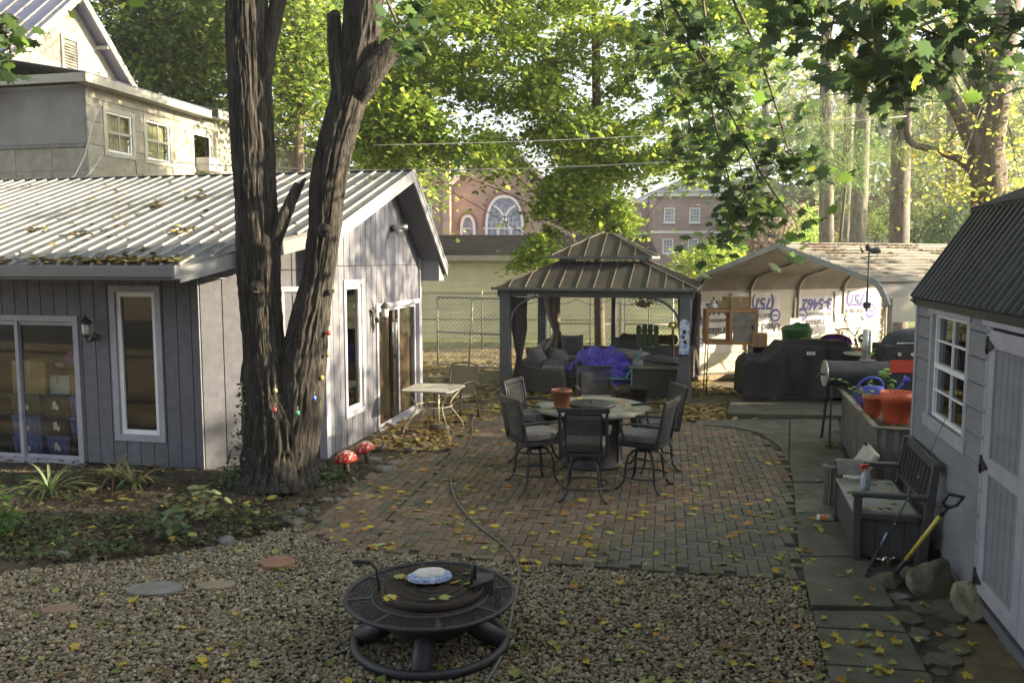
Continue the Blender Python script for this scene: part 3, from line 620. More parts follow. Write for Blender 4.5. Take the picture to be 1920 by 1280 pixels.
def shingle_wall(M, L, z1, holes, parent, name='wall', row=.28, wd=1.2):
    b = MB(); b.X = M; base = b
    # backing with holes by columns
    ev = sorted(set([0, L] + [h[i] for h in holes for i in (0, 1)]))
    for a, c in zip(ev[:-1], ev[1:]):
        cur = 0
        for h in sorted([h for h in holes if h[0] <= (a + c) / 2 <= h[1]], key=lambda h: h[2]): b.span((a, -.2, cur), (c, -.02, h[2])); cur = h[3]
        b.span((a, -.2, cur), (c, -.02, z1((a + c) / 2) if callable(z1) else z1))
    wall = b.build(name, m_cream, parent); 
    r = 0; z = 3.4
    while z < (z1(L / 2) if callable(z1) else z1) - .05:
        x = -(r % 2) * wd / 2
        while x < L:
            a, c = max(0, x) + .006, min(L, x + wd) - .006; x += wd
            if c - a < .05: continue
            zt = min(z + row - .006, ((z1((a + c) / 2)) if callable(z1) else z1))
            iv = [(a, c)]
            for h in holes:
                if z < h[3] and zt > h[2]:
                    nv = []
                    for p, q in iv:
                        if h[0] > p: nv.append((p, min(q, h[0])))
                        if h[1] < q: nv.append((max(p, h[1]), q))
                    iv = [(p, q) for p, q in nv if q - p > .03]
            for p, q in iv:
                b = MB(); b.X = M; b.add([(p, -.02, z), (q, -.02, z), (q, .014, z), (p, .014, z), (p, -.02, zt), (q, -.02, zt), (q, -.006, zt), (p, -.006, zt)], [(0, 1, 2, 3), (4, 5, 6, 7), (0, 1, 5, 4), (1, 2, 6, 5), (2, 3, 7, 6), (3, 0, 4, 7)]); b.build('wall_panel', m_cream, wall)
        z += row; r += 1
    return wall
shingle_wall(Mr, 15, ZE - .075, hw, hou, row=.6, wd=1.25)
Mfr = wallM((-9, 0), (0, 0))
b = MB(); b.X = Mfr; b.span((0, -.2, 0), (9, 0, ZE - .05)); fw_ = b.build('wall', mat('shaded grey cream wall', (.25, .25, .23), (.33, .33, .30), 2, .85, .2, 30), hou)
for zz in (3.9, 4.5, 5.1):
    for k in range(8):
        b = MB(); b.X = Mfr; b.span((k * 1.13 + .01, 0, zz), (k * 1.13 + 1.12, .015, zz + .58)); b.build('wall_panel', m_cream, fw_)
b = MB(); b.X = Mfr
for x in (2.2, 6.0, 8.97): b.span((x, 0.0, 5.72), (x + .07, .03, ZE - .1))
b.span((0, 0, 5.70), (9, .05, 5.78)); b.build('trim', mat('dark weathered trim', (.12, .12, .11), (.2, .2, .18), 4, .9), hou)
m_tarp = mat('grey board panel', (.17, .17, .165), (.22, .22, .21), 1.5, .8, .15, 6)
for a, c in ((2.28, 5.99), (6.08, 8.96)):
    b = MB(); b.X = Mfr; b.span((a, .0, 5.80), (c, .02, ZE - .12)); b.build('screen_panel', m_tarp, hou)
m_shade = mat('pale window shade', (.52, .50, .38), (.62, .60, .46), 2, .7, .1, 6, stretch=(1, 6, 1))
for i, h in enumerate(hw):
    w_ = window(hou, Mr, *h, tw=.12, fw=.05, mt=m_creamtrim, mg=m_glassd if i > 1 else glass('clear old glass', (.8, .8, .76), .04))
    if i < 2:
        b = MB(); b.X = Mr; zm = (h[2] + h[3]) / 2; xm_ = (h[0] + h[1]) / 2; b.span((h[0] + .14, -.04, zm - .03), (h[1] - .14, -.005, zm + .03)); b.span((xm_ - .02, -.04, h[2] + .15), (xm_ + .02, -.01, h[3] - .15)); b.build('muntin', m_creamtrim, w_)
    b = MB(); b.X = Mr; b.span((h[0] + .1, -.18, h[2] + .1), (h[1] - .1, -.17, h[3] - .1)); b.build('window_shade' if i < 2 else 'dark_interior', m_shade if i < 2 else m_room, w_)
h = hw[2]
ac = thing('air_conditioner', 'white window air conditioner on the upper wall of the cream house', 'air conditioner', H @ Vector((.0, (h[0] + h[1]) / 2, h[2] + .05)), AZ)
b = MB(); b.box((.22, 0, .22), (.5, .75, .42)); b.build('case', mat('grey appliance enamel', (.42, .41, .37), (.5, .49, .45), 6, .6), ac, bevel=.01)
b = MB(); 
for k in range(9): b.box((.475, 0, .06 + k * .04), (.012, .66, .014))
b.build('grille', m_char, ac)
# eaves of the side wing
m_eave = mat('pale eave board', (.27, .26, .22), (.34, .33, .28), 4, .7)
b = MB()
b.span((-9, -.45, ZE - .08), (.40, -.40, ZE + .14)); b.span((.35, -.45, ZE - .08), (.40, 5.2, ZE + .14)); b.span((.35, 5.6, ZE + .0), (.40, 15.6, ZE + .24)); b.span((-.0, -.4, ZE - .07), (.35, 5.2, ZE - .05)); b.span((0, 5.2, ZE - .02), (.35, 15.6, ZE)); b.build('eave_board', m_eave, hou)
b = MB(); b.add([(.42, -.47, ZE + .14), (.42, 5.2, ZE + .14), (-3.0, 5.2, ZE + .75), (-3.0, -.47, ZE + .75), (.42, -.47, ZE + .16), (.42, 5.2, ZE + .16), (-3.0, 5.2, ZE + .77), (-3.0, -.47, ZE + .77)], [(3, 2, 1, 0), (4, 5, 6, 7), (0, 1, 5, 4), (1, 2, 6, 5), (2, 3, 7, 6), (3, 0, 4, 7)])
b.add([(.42, 5.5, ZE + .25), (.42, 15.6, ZE + .25), (-3.0, 15.6, ZE + .95), (-3.0, 5.5, ZE + .95), (.42, 5.5, ZE + .27), (.42, 15.6, ZE + .27), (-3.0, 15.6, ZE + .97), (-3.0, 5.5, ZE + .97)], [(3, 2, 1, 0), (4, 5, 6, 7), (0, 1, 5, 4), (1, 2, 6, 5), (2, 3, 7, 6), (3, 0, 4, 7)])
b.add([(-9, -.47, ZE + .14), (-3, -.47, ZE + .14), (-3, .2, ZE + .3), (-9, .2, ZE + .3)], [(0, 1, 2, 3)]); b.build('lean_to_roof', m_blueroof, hou)
# main gable, set back 3 m
gx = -3.0; gy0, gy1, gp_, zb, zp = -.1, 6.1, 3.2, 7.6, 10.75
b = MB(); b.add([(gx, gy0, 6.8), (gx, gy1, 6.8), (gx, gy1, 7.7), (gx, gp_, zp - .1), (gx, gy0, 7.5), (-9, gy0, 6.8), (-9, gy1, 6.8), (-9, gy1, 7.7), (-9, gp_, zp - .1), (-9, gy0, 7.5)], [(0, 1, 2, 3, 4), (9, 8, 7, 6, 5), (1, 6, 7, 2), (0, 4, 9, 5)]); gw_ = b.build('gable_wall', m_cream, hou)
b = MB(); Mgb = Matrix.Identity(4)
frame_ = MB(); 
for (y0, y1, z0, z1) in ((2.75, 3.5, 8.1, 9.35),):
    b.span((gx, y0, z0), (gx + .06, y0 + .1, z1)); b.span((gx, y1 - .1, z0), (gx + .06, y1, z1)); b.span((gx, y0, z1), (gx + .06, y1, z1 + .1)); b.span((gx, y0, z0 - .1), (gx + .08, y1, z0))
b.build('vent_frame', m_creamtrim, hou)
b = MB()
for k in range(14): b.beam((gx + .03, 2.86, 8.12 + k * .085), (gx + .03, 3.39, 8.12 + k * .085), .05, .015)
b.build('vent_louver', m_creamtrim, hou)
rs_ = (zp - 7.1) / (gp_ - (-.9)); 
def zh(y): return zp - rs_ * (gp_ - y) if y < gp_ else zp - 1.0 * (y - gp_)
b = MB()
for ys in ((-1.0, gp_), (gp_, gy1 + .55)):
    P = [(-10, ys[0]), (gx + .45, ys[0]), (gx + .45, ys[1]), (-10, ys[1])]; e = (1e-6 if ys[0] == gp_ else 0); b.prism(P, lambda x, y: zh(y) - .04, lambda x, y: zh(y))
hr = b.build('gable_roof', m_blueroof, hou)
for k in range(12):
    x = gx + .2 - k * .62; b = MB(); b.add([(x - .02, -1.0, zh(-1.0)), (x + .02, -1, zh(-1)), (x + .02, -1, zh(-1) + .05), (x - .02, -1, zh(-1) + .05), (x - .02, gp_, zp), (x + .02, gp_, zp), (x + .02, gp_, zp + .05), (x - .02, gp_, zp + .05)], [(0, 1, 2, 3), (4, 7, 6, 5), (1, 5, 6, 2), (2, 6, 7, 3), (3, 7, 4, 0)]); b.build('roof_seam', m_eave, hr)
b = MB()
for (ya, yb) in ((-1.0, gp_), (gp_, gy1 + .55)):
    b.beam((gx + .47, ya, zh(ya) - .09), (gx + .47, yb, zh(yb) - .09), .05, .2)
b.build('rake_board', m_eave, hou)
for yy in (4.3, 5.3):
    b = MB(); b.beam((gx, yy, zh(yy) - .25), (gx + .44, yy, zh(yy) - .25), .09, .09); b.build('outrigger', m_eave, hou)
# cables
def cable(name, pts, r, m, label, cat='cable', group=None, seg=6):
    b = MB(); b.tube(pts, r, seg); return b.build(name, m, label=label, cat=cat, group=group)
m_wire = mat('pale weathered wire', (.42, .42, .38), rough=.6)
def sag(p, q, s, n=24): return [p.lerp(q, t / n) - Vector((0, 0, s * 4 * (t / n) * (1 - t / n))) for t in range(n + 1)]
cable('power_cable', sag(PD(190, 293, 21.7), PD(1500, 286, 16.5), .35), .011, m_wire, 'lower pale service cable running right from the cream house through the maple', group=None)
cable('power_cable', sag(PD(700, 272, 18.6), PD(1700, 218, 18.5), .12), .009, m_wire, 'upper thin cable crossing above the service cable')
cable('power_cable', sag(PD(190, 293, 21.7), PD(100, 360, 20.2), .25), .014, m_wire, 'cable drooping from the cream house corner down to the cottage roof')
cable('power_cable', [PD(185, 205, 21.6), PD(172, 235, 21.4), PD(160, 290, 21.3), PD(140, 330, 20.8), PD(120, 345, 20)], .014, m_wire, 'pale cable hanging beside the shaded upper wall')
# ------------------------------------------------------------ brick church and brick block far behind
m_brickfar = mat('distant red brick', (.33, .19, .145), (.42, .26, .20), 1.2, .9, .1)
def brickmat(name, c1, c2, mo, sc):
    m = bpy.data.materials.new(name); m.use_nodes = True; N = m.node_tree.nodes; L = m.node_tree.links; b = N['Principled BSDF']; b.inputs['Roughness'].default_value = .9
    tc = N.new('ShaderNodeTexCoord'); mp = N.new('ShaderNodeMapping'); mp.inputs['Rotation'].default_value = (math.pi / 2, 0, 0); L.new(tc.outputs['Object'], mp.inputs[0])
    t = N.new('ShaderNodeTexBrick'); t.inputs['Scale'].default_value = 1; t.inputs['Brick Width'].default_value = sc; t.inputs['Row Height'].default_value = sc / 3; t.inputs['Mortar Size'].default_value = sc * .055; t.inputs['Color1'].default_value = (*c1, 1); t.inputs['Color2'].default_value = (*c2, 1); t.inputs['Mortar'].default_value = (*mo, 1)
    L.new(mp.outputs[0], t.inputs['Vector']); nn = N.new('ShaderNodeTexNoise'); nn.inputs['Scale'].default_value = .5; L.new(tc.outputs['Object'], nn.inputs['Vector']); mx = N.new('ShaderNodeMixRGB'); mx.blend_type = 'OVERLAY'; mx.inputs[0].default_value = .4; L.new(t.outputs[0], mx.inputs[1]); L.new(nn.outputs[0], mx.inputs[2]); L.new(mx.outputs[0], b.inputs['Base Color']); return m
m_chbrick = brickmat('church brick', (.30, .155, .115), (.37, .21, .16), (.40, .33, .29), .34)
m_blbrick = brickmat('plum brick', (.28, .16, .16), (.35, .22, .21), (.42, .36, .36), .34)
YC = 72.0
def cx(u, Y=YC): return (u - 960) / F * Y
def cz(v, Y=YC): return CZ + (488 - v) / F * Y * 1.0
ch = thing('church', 'red brick church wall with a large pointed-arch window, beyond the garage', 'church', (cx(940), YC, 0), 0)
X0 = cx(940)
def arch(w, z0, zs, zt, n=10, o=0):
    """pointed arch outline from (−w/2,z0) up to apex and down"""
    L = []; 
    for i in range(n + 1):
        t = i / n; L.append((-w / 2 - o + (w / 2 + o) * (1 - math.cos(t * math.pi / 2) ) ** 1.0 if False else -(w / 2 + o) * math.cos(t * math.pi / 2) ** .8, zs + (zt + o - zs) * math.sin(t * math.pi / 2)))
    L[-1] = (0, zt + o)
    return [(-w / 2 - o, z0)] + L + [(-x, z) for x, z in L[-2::-1]] + [(w / 2 + o, z0)]
def extr(b, poly, y0, y1, x=0, z=0):
    n = len(poly); b.add([(p + x, y0, q + z) for p, q in poly] + [(p + x, y1, q + z) for p, q in poly], [tuple(range(n)), tuple(range(2 * n - 1, n - 1, -1))] + [(i, n + i, n + (i + 1) % n, (i + 1) % n) for i in range(n)])
def ring_arch(b, w, z0, zs, zt, t, y0, y1, x=0):
    a = arch(w, z0, zs, zt); c = arch(w, z0, zs, zt, o=t); n = len(a)
    for i in range(n - 1):
        b.add([(a[i][0] + x, y0, a[i][1]), (a[i + 1][0] + x, y0, a[i + 1][1]), (c[i + 1][0] + x, y0, c[i + 1][1]), (c[i][0] + x, y0, c[i][1]), (a[i][0] + x, y1, a[i][1]), (a[i + 1][0] + x, y1, a[i + 1][1]), (c[i + 1][0] + x, y1, c[i + 1][1]), (c[i][0] + x, y1, c[i][1])], [(0, 1, 2, 3), (4, 5, 6, 7), (0, 1, 5, 4), (3, 2, 6, 7)])
b = MB(); xa, xb = cx(845) - X0, cx(1075) - X0; b.add([(xa, 0, 0), (xb, 0, 0), (xb, 0, cz(402)), (0, 0, cz(262)), (xa, 0, cz(352))], [(0, 1, 2, 3, 4)]); 
b.add([(xa, 20, 0), (xb, 20, 0), (xb, 20, cz(402)), (0, 20, cz(262)), (xa, 20, cz(352))], [(4, 3, 2, 1, 0)]); b.add([(xb, 0, 0), (xb, 20, 0), (xb, 20, cz(402)), (xb, 0, cz(402))], [(0, 1, 2, 3)])
b.build('wall', m_chbrick, ch)
m_slate = mat('grey slate roof', (.11, .115, .14), (.17, .175, .2), 2, .7)
b = MB(); b.beam((0, -.3, cz(262)), (xb + .4, -.3, cz(405)), 1.2, .3); b.beam((0, -.3, cz(262)), (xa, -.3, cz(352)), 1.2, .3); b.build('roof_coping', mat('limestone trim', (.52, .48, .43), (.6, .56, .5), 2, .8), ch)
b = MB(); b.add([(0, 0, cz(262)), (xb, 0, cz(402)), (xb, 20, cz(402)), (0, 20, cz(262)), (xa, 0, cz(352)), (xa, 20, cz(352))], [(0, 1, 2, 3), (0, 3, 5, 4)]); b.build('roof', m_slate, ch)
m_stain = mat('leaded stained glass', (.16, .17, .26), (.33, .33, .40), 4, .35, lo=.45, hi=.55)
m_whitew = mat('white window tracery', (.70, .69, .72), rough=.6)
def gothic(u, ut, vtop, vspring, vbot, main=False):
    x = cx(u) - X0; wd = ut / F * YC; b = MB(); ring_arch(b, wd, cz(vbot), cz(vspring), cz(vtop), .22, -.25, -.02, x); win = b.build('arched_window', m_whitew, ch)
    b = MB(); extr(b, arch(wd, cz(vbot), cz(vspring), cz(vtop)), -.1, -.03, x); b.build('stained_pane', m_stain, win)
    b = MB(); h = .09
    if main:
        for s in (-1, 1):
            b.span((x + s * wd * .19 - .1, -.22, cz(vbot)), (x + s * wd * .19 + .1, -.11, cz(430)))
            pts = []
            for i in range(9):
                t = i / 8; pts.append((x + s * (wd * .19 - t * wd * .52), -.165, cz(430) + (cz(388) - cz(430)) * math.sin(t * math.pi / 2 * .95)))
            for p, q_ in zip(pts[:-1], pts[1:]):
                if abs(q_[0] - x) < wd * .42: b.beam(p, q_, .12, .2)
            pts = [(x + s * (wd * .5 - t / 8 * wd * .30), -.165, cz(430) + (cz(398) - cz(430)) * math.sin(t / 8 * math.pi / 2)) for t in range(9)]
            for p, q_ in zip(pts[:-1], pts[1:]): pass
        b.span((x - wd * .62, -.24, cz(430.5)), (x + wd * .62, -.10, cz(428))); 
        for k in range(-3, 4): b.span((x + k * wd * .125 - .02, -.13, cz(vbot)), (x + k * wd * .125 + .02, -.105, cz(vtop + 18 + abs(k) * 9)))
    else:
        b.span((x - wd / 2, -.2, cz(430.5)), (x + wd / 2, -.1, cz(428.5)))
    b.build('tracery', m_whitew, win)
    b = MB(); ring_arch(b, wd + .5, cz(vspring + 1), cz(vspring), cz(vtop) + .25, .25, -.05, .02, x); b.build('brick_arch', mat('dark arch brick', (.26, .13, .10), rough=.9), ch)
gothic(946, 62, 373, 425, 470, True); gothic(878, 19, 409, 430, 470)
ct = thing('church_tower', 'square brick tower with pale stone caps left of the church wall', 'tower', (cx(812), YC - 2, 0), 0)
XT = cx(812); Y_ = YC - 2
b = MB(); b.span((cx(775, Y_) - XT, 0, 0), (cx(836, Y_) - XT, 4, cz(300, Y_))); b.span((cx(832, Y_) - XT, -.4, 0), (cx(845, Y_) - XT, 4, cz(305, Y_))); b.build('wall', m_chbrick, ct)
m_lime = bpy.data.materials['limestone trim']
b = MB()
for k in range(4): b.span((cx(778 + k * 17, Y_) - XT, -.1, cz(300, Y_)), (cx(788 + k * 17, Y_) - XT, .5, cz(283, Y_)))
b.span((cx(774, Y_) - XT, -.12, cz(331, Y_)), (cx(838, Y_) - XT, .0, cz(328, Y_))); b.span((cx(795, Y_) - XT, -.06, cz(360, Y_)), (cx(815, Y_) - XT, .0, cz(356, Y_))); b.build('stone_trim', m_lime, ct)
b = MB(); b.add([(cx(793, Y_) - XT, -.06, cz(322, Y_)), (cx(807, Y_) - XT, -.06, cz(322, Y_)), (cx(807, Y_) - XT, -.06, cz(304, Y_)), (cx(793, Y_) - XT, -.06, cz(304, Y_))], [(0, 1, 2, 3)]); b.build('stone_panel', m_lime, ct)
b = MB(); frame(b, cx(799, Y_) - XT, cx(812, Y_) - XT, cz(414, Y_), cz(384, Y_), .1, -.1, 0); win = b.build('window', m_whitew, ct); b = MB(); b.span((cx(801, Y_) - XT, -.04, cz(412, Y_)), (cx(811, Y_) - XT, -.01, cz(386, Y_))); b.build('pane', mat('pale curtained glass', (.35, .37, .45), rough=.2), win)
# block at right
YB = 70.0; XB = cx(1330, YB)
bl = thing('brick_building', 'two-storey plum brick building with white sash windows and hipped slate roof', 'building', (XB, YB, 0), 0)
zc = cz(368, YB)
b = MB(); b.span((cx(1222, YB) - XB, 0, 0), (cx(1520, YB) - XB, 9, zc)); b.span((cx(1165, YB) - XB, 2.5, 0), (cx(1222, YB) - XB, 9, cz(376, YB))); b.build('wall', m_blbrick, bl)
b = MB(); b.span((cx(1218, YB) - XB, -.3, zc - .12), (cx(1524, YB) - XB, 9.3, zc + .22)); b.span((cx(1165, YB) - XB, 2.3, zc - .5), (cx(1220, YB) - XB, 9, zc - .25)); b.span((cx(1221, YB) - XB, -.06, cz(438, YB)), (cx(1521, YB) - XB, .0, cz(434, YB))); b.span((cx(1165, YB) - XB, 2.44, cz(441, YB)), (cx(1222, YB) - XB, 2.5, cz(437, YB))); b.build('cornice', m_whitew, bl)
b = MB(); x0, x1 = cx(1215, YB) - XB, cx(1526, YB) - XB; zr_ = cz(340, YB) + .5
b.add([(x0, -.4, zc + .22), (x1, -.4, zc + .22), (x1, 9.4, zc + .22), (x0, 9.4, zc + .22), (x0 + 3.6, 4.5, zr_), (x1 - 3.6, 4.5, zr_)], [(0, 1, 5, 4), (1, 2, 5), (2, 3, 4, 5), (3, 0, 4)]); b.build('roof', m_slate, bl)
m_wpane = mat('pane with painted sky tone', (.20, .22, .27), (.42, .44, .5), 1.3, .15)  # mottled pale blue-grey base colour stands in for reflected sky
for (u, v, yo) in ((1252, 405, 0), (1299, 405, 0), (1346, 405, 0), (1250, 462, 0), (1297, 462, 0), (1344, 462, 0), (1199, 411, 2.5), (1199, 462, 2.5)):
    x, z = cx(u, YB) - XB, cz(v, YB); b = MB(); frame(b, x - .45, x + .45, z - .62, z + .62, .1, yo - .09, yo - .002); b.span((x - .52, yo - .14, z - .7), (x + .52, yo - .002, z - .62)); win = b.build('window', m_whitew, bl)
    b = MB(); b.span((x - .36, yo - .03, z - .53), (x + .36, yo - .004, z + .53)); b.build('pane', m_wpane, win)
    b = MB(); b.span((x - .36, yo - .06, z - .025), (x + .36, yo - .03, z + .025))
    for s in (-.12, .12): b.span((x + s - .015, yo - .05, z - .53), (x + s + .015, yo - .03, z + .53))
    for s in (-.27, .27): b.span((x - .36, yo - .05, z + s - .015), (x + .36, yo - .03, z + s + .015))
    b.build('muntin', m_whitew, win)
# distant pale house & white gable at right
for (u0, u1, v0, v1, Y, lab, pk) in ((1612, 1668, 462, 438, 62, 'small white gabled house with a purple roof between the pines', True), (1705, 1765, 420, 376, 80, 'hazy blue-grey house front far behind the pines', False)):
    X = cx((u0 + u1) / 2, Y); t = thing('far_house', lab, 'house', (X, Y, 0), 0); hw_ = (u1 - u0) / 2 / F * Y; z = cz(v1, Y)
    b = MB(); b.span((-hw_, 0, 0), (hw_, 6, z)); 
    if pk: b.add([(-hw_, 0, z), (hw_, 0, z), (0, 0, z + hw_ * .5), (-hw_, 6, z), (hw_, 6, z), (0, 6, z + hw_ * .5)], [(0, 1, 2), (5, 4, 3)])
    b.build('wall', mat('far white wall' if pk else 'far blue wall', (.66, .66, .66) if pk else (.38, .40, .50), rough=.8), t)
    b = MB(); 
    if pk:
        for s in (-1, 1): b.beam((s * hw_ * 1.1, 3, z - .1), (0, 3, z + hw_ * .5 + .05), 6.6, .1)
    else: b.span((-hw_ * 1.05, -.2, z), (hw_ * 1.05, 6.2, z + .3))
    b.build('roof', mat('purple metal roof', (.17, .09, .16), rough=.6) if pk else m_slate, t)
    b = MB(); b.span((-hw_ * .5, -.05, z * .5), (-hw_ * .2, -.005, z * .8)); b.span((hw_ * .2, -.05, z * .5), (hw_ * .5, -.005, z * .8)); b.build('window', m_whitew, t)
# ------------------------------------------------------------ cream garage with dark shingle roof
YG = 29.0; XGm = cx(1000, YG)
ga = thing('garage', 'low cream clapboard garage with dark shingle roof behind the chain-link fence', 'garage', (XGm, YG, 0), R(-2))
x0, x1 = cx(790, YG) - XGm, cx(1215, YG) - XGm; ze = 2.75; zr = cz(441, YG + 2.7)
b = MB(); b.span((x0, 0, 0), (x1, 5.4, ze)); b.add([(x1, 0, ze), (x1, 5.4, ze), (x1, 2.7, zr - .1), (x0, 0, ze), (x0, 5.4, ze), (x0, 2.7, zr - .1)], [(0, 1, 2), (5, 4, 3)]); gwall = b.build('wall', m_vinyl, ga)
z = .25
while z < ze - .05:
    b = MB(); b.add([(x0, 0, z), (x1, 0, z), (x1, -.03, z), (x0, -.03, z), (x0, 0, z + .195), (x1, 0, z + .195), (x1, -.006, z + .195), (x0, -.006, z + .195)], [(0, 1, 2, 3), (4, 7, 6, 5), (3, 2, 6, 7), (0, 3, 7, 4), (1, 5, 6, 2)]); b.build('siding_board', m_vinyl, gwall); z += .2
b = MB(); b.span((x0 - .3, -.42, ze - .02), (x1 + .3, -.36, ze + .17)); b.build('fascia', m_creamtrim, ga)
b = MB()
sl_ = (zr - ze - .12) / 3.1
b.add([(x0 - .3, -.4, ze + .12), (x1 + .3, -.4, ze + .12), (x1 + .3, 2.7, zr), (x0 + .1, 2.7, zr), (x1 + .3, 5.8, ze + .12), (x0 - .3, 5.8, ze + .12)], [(0, 1, 2, 3), (3, 2, 4, 5)]); gr = b.build('roof', m_shingle, ga)
V = []; Cn = 0; b = MB()
for r in range(22):
    y = -.4 + r * .141; zz = ze + .12 + (y + .4) * sl_; x = x0 - .3 + (r % 2) * .15
    while x < x1 + .28:
        w_ = .30; dz = rnd.uniform(.006, .016); b.add([(x + .008, y, zz + dz), (min(x + w_ - .008, x1 + .3), y, zz + dz), (min(x + w_ - .008, x1 + .3), y + .145, zz + .145 * sl_ + .003), (x + .008, y + .145, zz + .145 * sl_ + .003), (x + .008, y, zz), (min(x + w_ - .008, x1 + .3), y, zz)], [(0, 1, 2, 3), (4, 5, 1, 0)]); x += w_
b.build('roof_shingles', m_shingle, gr, kind='stuff')
# ------------------------------------------------------------ chain-link fence
m_galv = mat('dull galvanised steel', (.26, .25, .21), (.40, .39, .33), 12, .6, metal=.15)
def chainlink(name, p, q, h, label, step=.075, posts=4, r=.0032, lean=0):
    p = Vector(p); q = Vector(q); L = (q - p).length; a = math.atan2(q.y - p.y, q.x - p.x); t = thing(name, label, 'fence', (p.x, p.y, 0), a)
    for k in range(posts + 1):
        b = MB(); x = L * k / posts; b.tube([(x, 0, 0), (x + lean, 0, h + .03)], .028, 8); b.lathe([(.034, 0), (.03, .03), (.001, .045)], (x + lean, 0, h + .03), 8); b.build('post', m_galv, t)
    for z in (h, .1, h * .55): b = MB(); b.tube([(0, 0, z), (L, 0, z)], .019 if z != .1 else .006, 8); b.build('rail', m_galv, t)
    V = []; Fc = []
    for s in (1, -1):
        x = -h
        while x < L + h:
            x0, x1_ = (x, x + h) if s == 1 else (x + h, x); z0, z1 = .05, h - .02
            def cl(xa, za, xb, zb):
                ta, tb = 0, 1; d = xb - xa
                for lim, sg in ((0, 1), (L, -1)):
                    va = (xa - lim) * sg; vb = (xb - lim) * sg
                    if va < 0 and vb < 0: return None
                    if va < 0: ta = max(ta, -va / (vb - va))
                    if vb < 0: tb = min(tb, va / (va - vb))
                return (xa + d * ta, za + (zb - za) * ta, xa + d * tb, za + (zb - za) * tb) if tb > ta else None
            c = cl(x0, z0, x1_, z1); x += step
            if not c: continue
            y = .004 * s; n = len(V); d = r * .9
            V += [(c[0] - d, y, c[1] + d), (c[0] + d, y, c[1] - d), (c[2] + d, y, c[3] - d), (c[2] - d, y, c[3] + d), (c[0], y + r, c[1]), (c[2], y + r, c[3])] if s == -1 or True else []
            Fc += [(n, n + 1, n + 2, n + 3), (n, n + 4, n + 5, n + 3), (n + 1, n + 2, n + 5, n + 4)]
    raw('wire_mesh', V, Fc, m_galv, t, kind='stuff'); return t
chainlink('chain_link_fence', (-3.0, 25.2), (9.5, 24.6), 1.75, 'grey chain-link fence across the back of the yard', posts=6, step=.12, r=.0055)
def panel(u0, u1, Y0, Y1, h, label, lean=.0):
    p = Vector((cx(u0, Y0), Y0, 0)); q = Vector((cx(u1, Y1), Y1, 0)); L = (q - p).length; t = thing('kennel_panel', label, 'kennel panel', p, math.atan2(q.y - p.y, q.x - p.x), 'kennel panels leaning by the back fence')
    b = MB()
    for z in (.05, h * .5, h): b.tube([(0, 0, z), (L, 0, z)], .024, 8)
    for x in (0, L / 2, L): b.tube([(x, 0, 0), (x + lean * (x == L / 2), 0, h)], .024, 8)
    b.build('frame', m_galv, t); b = MB()
    k = 0
    while k < L + h: 
        for s in (0, 1):
            x0_, z0_ = max(0, k - h), min(h, k) ; x1_, z1_ = min(L, k), max(0, k - L)
            if s: x0_, x1_ = L - x0_, L - x1_
            b.beam((x0_, .003, z0_), (x1_, .003, z1_), .007, .007)
        k += .12
    b.build('wire_mesh', m_galv, t, kind='stuff')
panel(820, 940, 21.5, 20.6, 1.8, 'steel kennel panel between the cottage and the gazebo', .12); panel(1050, 1165, 23.6, 23.4, 1.9, 'steel kennel panel seen through the middle of the gazebo', .0); panel(1172, 1262, 23.4, 23.3, 1.9, 'steel kennel panel behind the green chair', 0)
# ------------------------------------------------------------ gazebo
AG = R(-14.5); gP = Vector((-.13, 16.75, 0)); GW, GD = 3.57, 3.5
gz = thing('gazebo', 'square dark metal-roofed gazebo with two-tier roof and grey green posts', 'gazebo', gP, AG)
GM = Matrix.Translation(gP) @ Matrix.Rotation(AG, 4, 'Z')
zb_ = 2.16
posts = [(0, 0), (GW, 0), (0, GD), (GW, GD)]
for x, y in posts:
    b = MB(); b.box((x, y, zb_ / 2), (.20, .20, zb_)); b.box((x, y, .06), (.27, .27, .12)); b.box((x, y, .55), (.212, .212, .26)); b.build('post', m_gaz, gz, bevel=.006)
b = MB(); b.box((GW / 2 - .05, GD, zb_ / 2), (.10, .10, zb_)); b.build('post', m_gaz, gz)
b = MB()
for y in (0, GD): b.span((-.16, y - .05, zb_ - .14), (GW + .16, y + .05, zb_ + .02))
for x in (0, GW): b.span((x - .05, .05, zb_ - .135), (x + .05, GD - .05, zb_ + .015))
b.build('beam', m_gaz, gz, bevel=.004)
def brace(p, q, ax):
    b = MB(); n = 8; prev = None; c = Vector((p[0] if 0 else 0, 0, 0))
    for i in range(n + 1):
        t = i / n * math.pi / 2; u = (1 - math.cos(t)) ** 1.0; v_ = math.sin(t)
        P = Vector((p[0] + (q[0] - p[0]) * u, p[1] + (q[1] - p[1]) * u, p[2] + (q[2] - p[2]) * v_))
        if prev is not None: b.beam(prev, P, .04, .12, up=ax)
        prev = P
    b.build('brace', m_gaz, gz)
for x, s in ((.10, 1), (GW - .10, -1)):
    for y in (0, GD): brace((x, y, 1.45), (x + s * .62, y, zb_ - .14), (0, 1, 0))
for y, s in ((.10, 1), (GD - .10, -1)):
    for x in (0, GW): brace((x, y, 1.45), (x, y + s * .6, zb_ - .14), (1, 0, 0))
cxg, cyg = GW / 2, GD / 2
